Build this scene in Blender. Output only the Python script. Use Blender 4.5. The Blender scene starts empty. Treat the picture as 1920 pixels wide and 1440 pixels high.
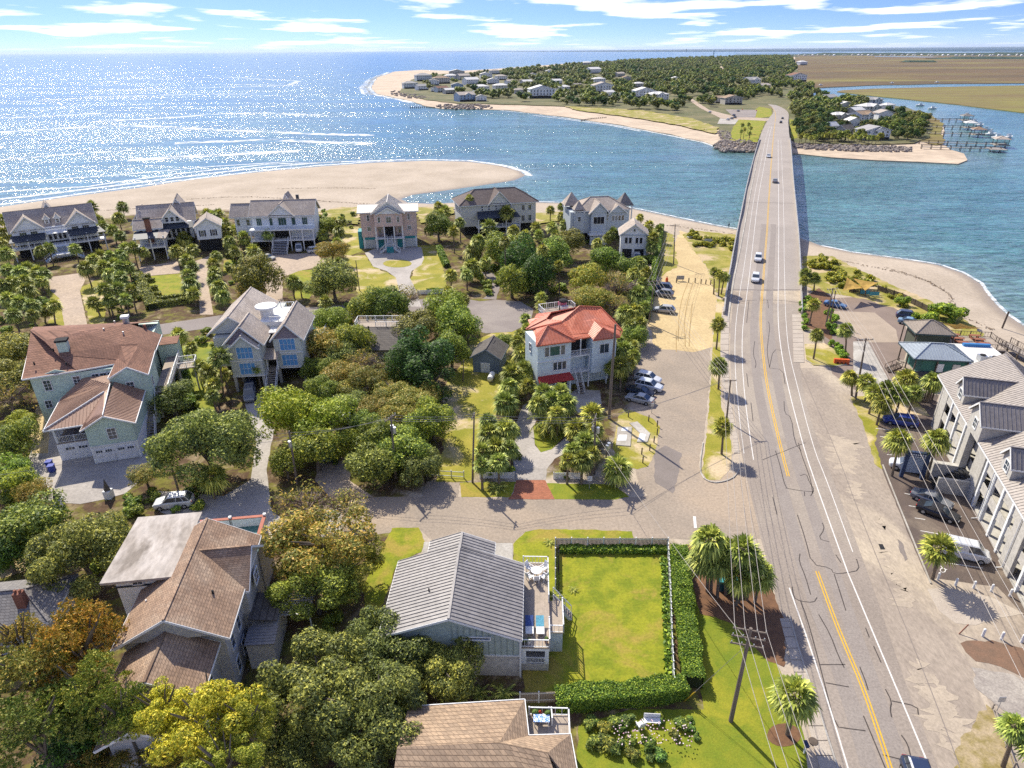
import bpy, math, random
import numpy as np
from mathutils import Vector, Matrix
from mathutils.geometry import tessellate_polygon
R = math.radians
rnd = random.Random(7)
nr = np.random.RandomState(11)
S = bpy.context.scene
COL = S.collection

# ---------------------------------------------------------------- camera
CAMH, FPX = 52.0, 1250.0
TH, RHO = math.atan(626.5 / FPX), R(0.45)
fw = Vector((0, math.cos(TH), -math.sin(TH)))
r0 = Vector((1, 0, 0)); u0 = r0.cross(fw)
cr = math.cos(RHO) * r0 - math.sin(RHO) * u0
cu = cr.cross(fw)
cam = bpy.data.cameras.new('camera'); camo = bpy.data.objects.new('camera', cam); COL.objects.link(camo)
camo.matrix_world = Matrix(((cr.x, cu.x, -fw.x, 0), (cr.y, cu.y, -fw.y, 0), (cr.z, cu.z, -fw.z, CAMH), (0, 0, 0, 1)))
cam.sensor_width = 36; cam.lens = FPX / 1920 * 36; cam.clip_start = 0.5; cam.clip_end = 200000
S.camera = camo
def P(x, y, z=0.0):
    """point of the place seen at photograph pixel x, y if it lies at height z"""
    d = (x - 960) * cr - (y - 720) * cu + FPX * fw
    t = (z - CAMH) / d.z
    return Vector((t * d.x, t * d.y, z))
def mpp(p):
    """metres per photograph pixel at a point"""
    return (p - Vector((0, 0, CAMH))).dot(fw) / FPX

# ---------------------------------------------------------------- light
SUN_AZ, SUN_EL = -30.0, 44.0        # azimuth from +Y towards +X
sd = Vector((math.sin(R(SUN_AZ)) * math.cos(R(SUN_EL)), math.cos(R(SUN_AZ)) * math.cos(R(SUN_EL)), math.sin(R(SUN_EL))))
sun = bpy.data.lights.new('sun', 'SUN'); sun.energy = 5.0; sun.angle = R(0.55); sun.color = (1.0, 0.93, 0.79)
so = bpy.data.objects.new('sun', sun); COL.objects.link(so)
so.rotation_euler = sd.to_track_quat('Z', 'Y').to_euler(); so.location = (0, 0, 100)
W = bpy.data.worlds.new('World'); S.world = W; W.use_nodes = True
nt = W.node_tree; nt.nodes.clear()
def N(nt, t, **k):
    n = nt.nodes.new(t)
    for a, b in k.items():
        if a == 'i':
            for kk, v in b.items(): n.inputs[kk].default_value = v
        else: setattr(n, a, b)
    return n
def L(nt, a, b): nt.links.new(a, b)
def ramp(nt, src, stops, interp='LINEAR'):
    n = nt.nodes.new('ShaderNodeValToRGB'); n.color_ramp.interpolation = interp
    e = n.color_ramp.elements
    while len(e) < len(stops): e.new(0.5)
    for q, (p, c) in zip(e, stops):
        q.position = p; q.color = (c[0], c[1], c[2], 1) if not isinstance(c, (int, float)) else (c, c, c, 1)
    L(nt, src, n.inputs[0]); return n.outputs[0]
def math_(nt, op, a, b=None, clamp=False):
    n = nt.nodes.new('ShaderNodeMath'); n.operation = op; n.use_clamp = clamp
    for i, q in enumerate((a, b)):
        if q is None: continue
        if isinstance(q, (int, float)): n.inputs[i].default_value = q
        else: L(nt, q, n.inputs[i])
    return n.outputs[0]
def mixc(nt, f, a, b, mode='MIX'):
    n = nt.nodes.new('ShaderNodeMix'); n.data_type = 'RGBA'; n.blend_type = mode
    for sck, q in ((n.inputs[0], f), (n.inputs[6], a), (n.inputs[7], b)):
        if isinstance(q, (int, float)): sck.default_value = q
        elif isinstance(q, (tuple, list)): sck.default_value = (q[0], q[1], q[2], 1)
        else: L(nt, q, sck)
    return n.outputs[2]
tc = N(nt, 'ShaderNodeTexCoord')
sx = N(nt, 'ShaderNodeSeparateXYZ'); L(nt, tc.outputs['Generated'], sx.inputs[0])
# deep clear-air blue: the sky model is looked up a little higher than the view
zz = math_(nt, 'MULTIPLY_ADD', sx.outputs[2], 2.6); nt.nodes[-1].inputs[2].default_value = 0.10
cx = N(nt, 'ShaderNodeCombineXYZ'); L(nt, sx.outputs[0], cx.inputs[0]); L(nt, sx.outputs[1], cx.inputs[1]); L(nt, zz, cx.inputs[2])
vn = N(nt, 'ShaderNodeVectorMath', operation='NORMALIZE'); L(nt, cx.outputs[0], vn.inputs[0])
sky = N(nt, 'ShaderNodeTexSky', sky_type='NISHITA', sun_disc=False, sun_elevation=R(SUN_EL), sun_rotation=R(SUN_AZ), air_density=1.1, dust_density=0.2, ozone_density=2.5)
L(nt, vn.outputs[0], sky.inputs[0])
skc = mixc(nt, 1.0, sky.outputs[0], (0.56, 0.635, 1.0), 'MULTIPLY')
# streaky clouds on a high layer
zc = math_(nt, 'ADD', math_(nt, 'MAXIMUM', sx.outputs[2], 0.0), 0.045)
px_ = math_(nt, 'DIVIDE', sx.outputs[0], zc); py_ = math_(nt, 'DIVIDE', sx.outputs[1], zc)
cc = N(nt, 'ShaderNodeCombineXYZ'); L(nt, px_, cc.inputs[0]); L(nt, py_, cc.inputs[1])
mp = N(nt, 'ShaderNodeMapping', i={'Scale': (0.50, 0.42, 1), 'Location': (2.3, 8.2, 0)}); L(nt, cc.outputs[0], mp.inputs[0])
n1 = N(nt, 'ShaderNodeTexNoise', i={'Scale': 1.0, 'Detail': 9, 'Roughness': 0.55, 'Distortion': 0.15}); L(nt, mp.outputs[0], n1.inputs[0])
cl = ramp(nt, n1.outputs[0], [(0.52, 0), (0.56, 0.45), (0.63, 1)])
hor = ramp(nt, sx.outputs[2], [(0.0, 0.42), (0.016, 0.10), (0.04, 0.0)])
mixh = mixc(nt, hor, skc, (4.9, 5.4, 6.4))
mixw = mixc(nt, math_(nt, 'MULTIPLY', cl, ramp(nt, sx.outputs[2], [(0.0, 0.4), (0.02, 1), (0.9, 1)])), mixh, (8.0, 8.0, 8.1))
bg = N(nt, 'ShaderNodeBackground', i={'Strength': 0.14}); L(nt, mixw, bg.inputs[0])
wo = N(nt, 'ShaderNodeOutputWorld'); L(nt, bg.outputs[0], wo.inputs[0])
S.view_settings.view_transform = 'Standard'; S.view_settings.look = 'None'; S.view_settings.gamma = 1
S.view_settings.use_curve_mapping = False; S.view_settings.exposure = 0.46
S.cycles.max_bounces = 5; S.cycles.diffuse_bounces = 2; S.cycles.glossy_bounces = 2; S.cycles.transmission_bounces = 2
S.cycles.transparent_max_bounces = 8; S.cycles.sample_clamp_indirect = 3; S.cycles.caustics_reflective = False; S.cycles.caustics_refractive = False
S.cycles.use_denoising = False; S.cycles.use_adaptive_sampling = False

# ---------------------------------------------------------------- materials
MATS = {}
def mat(name, c1, c2=None, scale=1.0, rough=0.8, bump=0.0, kind='noise', metal=0.0, spec=0.3, fine=8.0, c3=None, lo=0.35, hi=0.65, coords='Object', stretch=(1, 1, 1), objcol=False, trans=0.0):
    """procedural material: broad noise between c1 and c2, fine grain, optional c3 blotches"""
    if name in MATS: return MATS[name]
    m = bpy.data.materials.new(name); m.use_nodes = True; t = m.node_tree; t.nodes.clear()
    out = N(t, 'ShaderNodeOutputMaterial'); b = N(t, 'ShaderNodeBsdfPrincipled')
    b.inputs['Roughness'].default_value = rough; b.inputs['Metallic'].default_value = metal; b.inputs['Specular IOR Level'].default_value = spec
    tcn = N(t, 'ShaderNodeTexCoord'); mpn = N(t, 'ShaderNodeMapping', i={'Scale': stretch}); L(t, tcn.outputs[coords], mpn.inputs[0])
    vec = mpn.outputs[0]
    c2 = c2 or tuple(q * 0.82 for q in c1)
    n = N(t, 'ShaderNodeTexNoise', i={'Scale': scale, 'Detail': 5, 'Roughness': 0.6}); L(t, vec, n.inputs[0])
    f = N(t, 'ShaderNodeTexNoise', i={'Scale': scale * fine, 'Detail': 4, 'Roughness': 0.7}); L(t, vec, f.inputs[0])
    col = mixc(t, ramp(t, n.outputs[0], [(lo, 0), (hi, 1)]), c1, c2)
    if c3 is not None:
        n3 = N(t, 'ShaderNodeTexNoise', i={'Scale': scale * 0.37, 'Detail': 6, 'Roughness': 0.65, 'Distortion': 0.6}); L(t, vec, n3.inputs[0])
        col = mixc(t, ramp(t, n3.outputs[0], [(0.5, 0), (0.62, 1)]), col, c3)
    col = mixc(t, 1.0, col, ramp(t, f.outputs[0], [(0.25, 0.72), (0.75, 1.25)]), 'MULTIPLY')
    h = f.outputs[0]
    if kind == 'shingle':
        sp = N(t, 'ShaderNodeSeparateXYZ'); L(t, tcn.outputs['Object'], sp.inputs[0])
        u_ = math_(t, 'ADD', sp.outputs[0], sp.outputs[1]); v_ = math_(t, 'MULTIPLY', sp.outputs[2], 1.9)
        cb = N(t, 'ShaderNodeCombineXYZ'); L(t, u_, cb.inputs[0]); L(t, v_, cb.inputs[1])
        br = N(t, 'ShaderNodeTexBrick', i={'Scale': 1.0, 'Mortar Size': 0.022, 'Brick Width': 0.42, 'Row Height': 0.24, 'Color1': (1.12, 1.1, 1.08, 1), 'Color2': (0.8, 0.8, 0.82, 1), 'Mortar': (0.52, 0.5, 0.5, 1)})
        L(t, cb.outputs[0], br.inputs[0])
        col = mixc(t, 1.0, col, br.outputs[0], 'MULTIPLY'); h = br.outputs[1]
    if kind == 'siding':
        sp = N(t, 'ShaderNodeSeparateXYZ'); L(t, tcn.outputs['Object'], sp.inputs[0])
        w_ = math_(t, 'FRACT', math_(t, 'MULTIPLY', sp.outputs[2], 4.5))
        col = mixc(t, 1.0, col, ramp(t, w_, [(0.0, 0.78), (0.12, 1.0), (1.0, 1.0)]), 'MULTIPLY'); h = w_
    if kind == 'planks':
        sp = N(t, 'ShaderNodeSeparateXYZ'); L(t, tcn.outputs['Object'], sp.inputs[0])
        w_ = math_(t, 'FRACT', math_(t, 'MULTIPLY', sp.outputs[0], 6.0))
        col = mixc(t, 1.0, col, ramp(t, w_, [(0.0, 0.55), (0.1, 1.0), (1.0, 1.0)]), 'MULTIPLY')
    if kind == 'brick':
        br = N(t, 'ShaderNodeTexBrick', i={'Scale': 1.0, 'Mortar Size': 0.02, 'Brick Width': 0.5, 'Row Height': 0.25, 'Color1': (1.1, 1.1, 1.1, 1), 'Color2': (0.82, 0.82, 0.82, 1), 'Mortar': (0.7, 0.7, 0.7, 1)})
        L(t, tcn.outputs['Object'], br.inputs[0]); col = mixc(t, 1.0, col, br.outputs[0], 'MULTIPLY')
    if objcol:
        oi = N(t, 'ShaderNodeObjectInfo')
        col = mixc(t, 1.0, col, oi.outputs['Color'], 'MULTIPLY')
    L(t, col, b.inputs['Base Color'])
    if bump:
        bn = N(t, 'ShaderNodeBump', i={'Strength': bump, 'Distance': 0.05}); L(t, h, bn.inputs['Height']); L(t, bn.outputs[0], b.inputs['Normal'])
    sh = b.outputs[0]
    if trans:
        tr = N(t, 'ShaderNodeBsdfTranslucent'); L(t, col, tr.inputs[0]); mx = N(t, 'ShaderNodeMixShader', i={0: trans})
        L(t, b.outputs[0], mx.inputs[1]); L(t, tr.outputs[0], mx.inputs[2]); sh = mx.outputs[0]
    L(t, sh, out.inputs[0]); MATS[name] = m
    return m
GLASS = mat('window_glass', (0.035, 0.05, 0.07), (0.06, 0.08, 0.10), 0.5, 0.08, spec=0.9)
WHITE = mat('white_paint', (0.78, 0.78, 0.76), (0.70, 0.71, 0.71), 0.7, 0.55)
CREAM = mat('cream_siding', (0.66, 0.66, 0.60), (0.6, 0.6, 0.55), 0.6, 0.6, kind='siding')
CONC = mat('concrete', (0.42, 0.39, 0.34), (0.34, 0.31, 0.27), 0.4, 0.9, 0.1, c3=(0.48, 0.45, 0.40))
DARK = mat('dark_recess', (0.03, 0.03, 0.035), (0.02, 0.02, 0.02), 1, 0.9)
WOOD = mat('weathered_wood', (0.36, 0.31, 0.26), (0.26, 0.22, 0.19), 1.2, 0.85, 0.1, kind='planks')
DWOOD = mat('dark_wood', (0.13, 0.10, 0.08), (0.09, 0.07, 0.055), 1.0, 0.85)
POLEW = mat('pole_wood', (0.22, 0.18, 0.15), (0.15, 0.12, 0.10), 1.0, 0.9, stretch=(4, 4, .4))
METAL = mat('galvanised_metal', (0.5, 0.52, 0.54), (0.42, 0.44, 0.46), 1.0, 0.4, metal=0.6)
RUBBER = mat('rubber', (0.025, 0.025, 0.025), (0.02, 0.02, 0.02), 1, 0.8)

# ---------------------------------------------------------------- mesh helpers
class MB:
    def __init__(s): s.v = []; s.f = []
    def add(s, vs, fs):
        o = len(s.v); s.v += [tuple(q) for q in vs]; s.f += [tuple(i + o for i in q) for q in fs]; return s
    def box(s, x0, y0, z0, x1, y1, z1):
        x0, x1 = min(x0, x1), max(x0, x1); y0, y1 = min(y0, y1), max(y0, y1); z0, z1 = min(z0, z1), max(z0, z1)
        return s.add([(x0, y0, z0), (x1, y0, z0), (x1, y1, z0), (x0, y1, z0), (x0, y0, z1), (x1, y0, z1), (x1, y1, z1), (x0, y1, z1)],
                     [(3, 2, 1, 0), (4, 5, 6, 7), (0, 1, 5, 4), (1, 2, 6, 5), (2, 3, 7, 6), (3, 0, 4, 7)])
    def cbox(s, c, sz): return s.box(c[0] - sz[0] / 2, c[1] - sz[1] / 2, c[2] - sz[2] / 2, c[0] + sz[0] / 2, c[1] + sz[1] / 2, c[2] + sz[2] / 2)
    def ext(s, poly, off):
        """extrude a 3d polygon by a vector"""
        n = len(poly); off = Vector(off); a = [Vector(p) for p in poly]; b = [p + off for p in a]
        return s.add(a + b, [tuple(range(n)), tuple(range(2 * n - 1, n - 1, -1))] + [(i, n + i, n + (i + 1) % n, (i + 1) % n) for i in range(n)])
    def beam(s, a, b, w, h):
        a, b = Vector(a), Vector(b); d = (b - a).normalized(); up = Vector((0, 0, 1)) if abs(d.z) < .98 else Vector((0, 1, 0))
        sd_ = d.cross(up).normalized() * w / 2; u = sd_.cross(d).normalized() * h / 2
        return s.add([a - sd_ - u, a + sd_ - u, a + sd_ + u, a - sd_ + u, b - sd_ - u, b + sd_ - u, b + sd_ + u, b - sd_ + u],
                     [(0, 1, 2, 3), (7, 6, 5, 4), (0, 4, 5, 1), (1, 5, 6, 2), (2, 6, 7, 3), (3, 7, 4, 0)])
    def tube(s, pts, rad, n=6, cap=True):
        pts = [Vector(p) for p in pts]; m = len(pts)
        if isinstance(rad, (int, float)): rad = [rad] * m
        vs = []
        for i, p in enumerate(pts):
            d = (pts[min(i + 1, m - 1)] - pts[max(i - 1, 0)]).normalized(); a = Vector((1, 0, 0)) if abs(d.x) < .9 else Vector((0, 1, 0))
            u = d.cross(a).normalized(); w = d.cross(u)
            vs += [p + (u * math.cos(2 * math.pi * k / n) + w * math.sin(2 * math.pi * k / n)) * rad[i] for k in range(n)]
        fs = [(i * n + k, i * n + (k + 1) % n, (i + 1) * n + (k + 1) % n, (i + 1) * n + k) for i in range(m - 1) for k in range(n)]
        if cap: fs += [tuple(range(n))[::-1], tuple(range((m - 1) * n, m * n))]
        return s.add(vs, fs)
    def cyl(s, x, y, z0, z1, r, n=12, r1=None): return s.tube([(x, y, z0), (x, y, z1)], [r, r if r1 is None else r1], n)
    def ball(s, c, r, n=8, m=5, jit=0.0, sq=1.0, rr=None):
        vs = [(c[0], c[1], c[2] - r * sq)]
        for i in range(1, m):
            a = math.pi * i / m - math.pi / 2
            for k in range(n):
                q = r * (1 + (rr.uniform(-jit, jit) if rr else 0))
                vs.append((c[0] + q * math.cos(a) * math.cos(2 * math.pi * k / n), c[1] + q * math.cos(a) * math.sin(2 * math.pi * k / n), c[2] + q * sq * math.sin(a)))
        vs.append((c[0], c[1], c[2] + r * sq)); t = len(vs) - 1
        fs = [(0, 1 + (k + 1) % n, 1 + k) for k in range(n)]
        fs += [(1 + i * n + k, 1 + i * n + (k + 1) % n, 1 + (i + 1) * n + (k + 1) % n, 1 + (i + 1) * n + k) for i in range(m - 2) for k in range(n)]
        fs += [(t, t - n + k, t - n + (k + 1) % n) for k in range(n)]
        return s.add(vs, fs)
    def mesh(s, name, m):
        me = bpy.data.meshes.new(name); me.from_pydata(s.v, [], s.f); me.materials.append(m); me.update(); return me
    def build(s, name, m, parent=None, loc=(0, 0, 0), rz=0.0, smooth=False):
        me = s.mesh(name, m)
        if smooth: me.polygons.foreach_set('use_smooth', [True] * len(me.polygons))
        return link(name, me, parent, loc, rz)
def link(name, me, parent=None, loc=(0, 0, 0), rz=0.0):
    o = bpy.data.objects.new(name, me); COL.objects.link(o); o.parent = parent; o.location = loc; o.rotation_euler = (0, 0, rz); return o
def tag(o, label=None, cat=None, group=None, kind=None):
    if label: o['label'] = label
    if cat: o['category'] = cat
    if group: o['group'] = group
    if kind: o['kind'] = kind
    return o
def thing(name, label, cat, loc=(0, 0, 0), rz=0.0, group=None):
    return tag(link(name, None, None, loc, rz), label, cat, group)
def copy_tree(o, parent=None):
    c = o.copy(); COL.objects.link(c); c.parent = parent
    for ch in o.children: copy_tree(ch, c)
    return c
def npmesh(name, V, Fq, m, tri=False):
    """mesh from numpy verts (n,3) and quads/tris (k,4|3)"""
    me = bpy.data.meshes.new(name); k = Fq.shape[1]
    me.vertices.add(len(V)); me.vertices.foreach_set('co', np.asarray(V, np.float32).ravel())
    me.loops.add(Fq.size); me.loops.foreach_set('vertex_index', Fq.astype(np.int32).ravel())
    me.polygons.add(len(Fq)); me.polygons.foreach_set('loop_start', np.arange(0, Fq.size, k, dtype=np.int32))
    me.materials.append(m); me.update(calc_edges=True); return me
# ================================================================ setting
WZ = -1.4
def jag(pts, amp, step, seed=0):
    """subdivide a closed world polygon and make its edge uneven"""
    rr = random.Random(seed); out = []
    n = len(pts)
    for i in range(n):
        a, b = Vector(pts[i]), Vector(pts[(i + 1) % n]); d = b - a; k = max(1, min(60, int(d.length / step)))
        nn = Vector((-d.y, d.x, 0)); nn = nn.normalized() if nn.length > 0 else nn
        for j in range(k):
            p = a + d * (j / k) + nn * rr.uniform(-amp, amp) * (1 if j else .3); out.append(p)
    return out
ZU = {}
def sheet(name, pxs, z, m, amp=0.0, step=1.0, kind='structure', thick=0.0, world=False, seed=1, label=None, parent=None):
    k_ = round(z, 4); ZU[k_] = ZU.get(k_, 0) + 1; z += .0011 * (ZU[k_] - 1) if z < .1 else 0
    pts = [Vector((p[0], p[1], z)) for p in pxs] if world else [P(p[0], p[1], z) for p in pxs]
    if amp: pts = jag(pts, amp, step, seed)
    tr = tessellate_polygon([pts])
    mb = MB(); mb.add(pts, [])
    for t in tr:
        a, b, c = (pts[i] for i in t)
        if (b - a).cross(c - a).z < 0: t = (t[0], t[2], t[1])
        mb.f.append(tuple(t))
    if thick:
        n = len(pts); o = len(mb.v); mb.v += [(p.x, p.y, z - thick) for p in pts]
        mb.f += [(i, (i + 1) % n, o + (i + 1) % n, o + i) for i in range(n)]
    ob = mb.build(name, m, parent)
    if kind: ob['kind'] = kind
    if label: ob['label'] = label
    return ob
SHORE = [(-60, 395), (0, 388), (60, 379), (120, 370), (190, 361), (260, 352), (330, 341), (400, 332), (500, 321), (600, 312), (700, 305), (800, 301), (880, 303), (940, 311), (975, 321), (985, 329), (965, 338), (900, 348),
         (830, 358), (775, 365), (752, 373), (765, 380), (810, 382), (850, 380), (900, 378), (1000, 379), (1060, 381), (1120, 384), (1180, 390), (1220, 398), (1280, 411), (1340, 423), (1385, 431), (1450, 440), (1500, 446), (1540, 461),
         (1600, 474), (1700, 487), (1760, 497), (1805, 512), (1838, 532), (1852, 552), (1868, 572), (1890, 592), (1920, 612), (1990, 660), (2150, 730)]
shore_w = [P(x, y, WZ) for x, y in SHORE]
poly = [(p.x, p.y) for p in shore_w] + [(260, 60), (260, -60), (-420, -60), (-420, 150), (-260, 175)]
poly_np = np.array(poly)
def sdf(X, Y, pl):
    d = np.full(X.shape, 1e9); ins = np.zeros(X.shape, bool); n = len(pl)
    for i in range(n):
        ax, ay = pl[i]; bx, by = pl[(i + 1) % n]; ex, ey = bx - ax, by - ay; wx, wy = X - ax, Y - ay
        t = np.clip((wx * ex + wy * ey) / (ex * ex + ey * ey + 1e-9), 0, 1)
        d = np.minimum(d, (wx - t * ex) ** 2 + (wy - t * ey) ** 2)
        c = ((ay > Y) != (by > Y)) & (X < (bx - ax) * (Y - ay) / ((by - ay) if by != ay else 1e-9) + ax); ins ^= c
    return np.where(ins, 1, -1) * np.sqrt(d)
def ngrid(X, Y, s, seed):
    rs = np.random.RandomState(seed); out = np.zeros(X.shape)
    for k in range(6):
        a = rs.uniform(0, 6.28, 3); f = s * (1.6 ** k)
        out += np.sin(X * f * math.cos(a[0]) + Y * f * math.sin(a[0]) + a[1] + 1.5 * np.sin(Y * f * .7 + a[2])) / (1.5 ** k)
    return out / 2.4
# near land, its beach and sand spit: one terrain sheet
gx = np.arange(-300, 262, 1.5); gy = np.arange(-40, 420, 1.5)
X, Y = np.meshgrid(gx, gy); D = sdf(X, Y, poly_np)
spitlim = 208 + 0 * X
Zt = WZ + np.where(D > 0, 1.0 * (1 - np.exp(-D / 9.0)) * 1.0, D * 0.09)
inl = 1 / (1 + np.exp(-(D - 16) / 3.0)); west = (1 / (1 + np.exp((Y - 212 - 0.02 * X) / 3.0)))
Zt = Zt * (1 - inl * west) + (0.0) * inl * west
Zt += np.where((D > 2) & (west < .8), 0.10 * ngrid(X, Y, 0.12, 3), 0)
Zt = np.maximum(Zt, -6)
ny_, nx_ = X.shape
idx = np.arange(nx_ * ny_).reshape(ny_, nx_)
Q = np.stack([idx[:-1, :-1].ravel(), idx[:-1, 1:].ravel(), idx[1:, 1:].ravel(), idx[1:, :-1].ravel()], 1)
def sandmat():
    m = bpy.data.materials.new('beach_sand_and_soil'); m.use_nodes = True; t = m.node_tree; t.nodes.clear()
    out = N(t, 'ShaderNodeOutputMaterial'); b = N(t, 'ShaderNodeBsdfPrincipled', i={'Roughness': 0.95, 'Specular IOR Level': 0.1})
    g = N(t, 'ShaderNodeNewGeometry'); at = N(t, 'ShaderNodeAttribute', attribute_name='shore'); soil = N(t, 'ShaderNodeAttribute', attribute_name='inland')
    n1 = N(t, 'ShaderNodeTexNoise', i={'Scale': 0.06, 'Detail': 8, 'Roughness': 0.6}); L(t, g.outputs[0], n1.inputs[0])
    n2 = N(t, 'ShaderNodeTexNoise', i={'Scale': 1.3, 'Detail': 8, 'Roughness': 0.75}); L(t, g.outputs[0], n2.inputs[0])
    n3 = N(t, 'ShaderNodeTexNoise', i={'Scale': 0.22, 'Detail': 8, 'Roughness': 0.7, 'Distortion': 0.8}); L(t, g.outputs[0], n3.inputs[0])
    dry = mixc(t, ramp(t, n1.outputs[0], [(0.35, 0), (0.65, 1)]), (0.50, 0.42, 0.33), (0.41, 0.34, 0.26))
    dry = mixc(t, 1.0, dry, ramp(t, n2.outputs[0], [(0.3, 0.78), (0.7, 1.16)]), 'MULTIPLY')
    wetf = math_(t, 'ADD', at.outputs['Fac'], math_(t, 'MULTIPLY', n3.outputs[0], 3.0))
    wet = ramp(t, math_(t, 'DIVIDE', wetf, 10.0), [(0.16, 1.0), (0.30, 0.75), (0.52, 0.0)])
    sand = mixc(t, wet, dry, (0.31, 0.25, 0.185))
    n4 = N(t, 'ShaderNodeTexNoise', i={'Scale': 0.35, 'Detail': 9, 'Roughness': 0.75}); L(t, g.outputs[0], n4.inputs[0])
    mulch = mixc(t, ramp(t, n4.outputs[0], [(0.46, 0), (0.58, 1)]), (0.105, 0.066, 0.04), (0.17, 0.16, 0.035))
    mulch = mixc(t, ramp(t, n3.outputs[0], [(0.53, 0), (0.64, 1)]), mulch, (0.30, 0.23, 0.14))
    mulch = mixc(t, 1.0, mulch, ramp(t, n2.outputs[0], [(0.3, 0.6), (0.7, 1.35)]), 'MULTIPLY')
    inf = math_(t, 'ADD', soil.outputs['Fac'], math_(t, 'MULTIPLY', math_(t, 'SUBTRACT', n3.outputs[0], 0.5), 14.0))
    col = mixc(t, ramp(t, math_(t, 'DIVIDE', inf, 10.0), [(0.1, 0), (0.35, 1)]), sand, mulch)
    L(t, col, b.inputs['Base Color']); bp = N(t, 'ShaderNodeBump', i={'Strength': 0.5, 'Distance': 0.12}); L(t, n2.outputs[0], bp.inputs['Height']); L(t, bp.outputs[0], b.inputs['Normal'])
    L(t, ramp(t, wet, [(0, 0.95), (1, 0.35)]), b.inputs['Roughness'])
    L(t, b.outputs[0], out.inputs[0]); return m
SAND = sandmat()
land = npmesh('ground', np.stack([X.ravel(), Y.ravel(), Zt.ravel()], 1), Q, SAND)
veg_poly = [P(x, y) for x, y in [(-80, 470), (0, 440), (120, 415), (300, 392), (440, 390), (600, 395), (680, 397), (800, 392), (1000, 400), (1100, 400), (1200, 408), (1235, 440), (1230, 560), (1215, 700), (1200, 800), (1150, 900), (800, 930), (780, 1010), (1380, 1000), (1400, 1440), (1400, 1700), (-400, 1700)]]
vp_np = np.array([(p.x, p.y) for p in veg_poly])
a1 = land.attributes.new('shore', 'FLOAT', 'POINT'); a1.data.foreach_set('value', D.astype(np.float32).ravel())
a2 = land.attributes.new('inland', 'FLOAT', 'POINT'); a2.data.foreach_set('value', sdf(X, Y, vp_np).astype(np.float32).ravel())
land.polygons.foreach_set('use_smooth', [True] * len(land.polygons))
tag(link('ground', land), 'sandy ground of the near shore with beach and spit', kind='structure')
# far seabed/base under everything
FARS = mat('seabed', (0.16, 0.15, 0.12), None, 0.02, 0.95)
mbx = MB(); mbx.add([(-90000, -3000, -9), (90000, -3000, -9), (90000, 90000, -9), (-90000, 90000, -9)], [(0, 1, 2, 3)])
tag(mbx.build('seabed', FARS), kind='structure')

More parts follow.
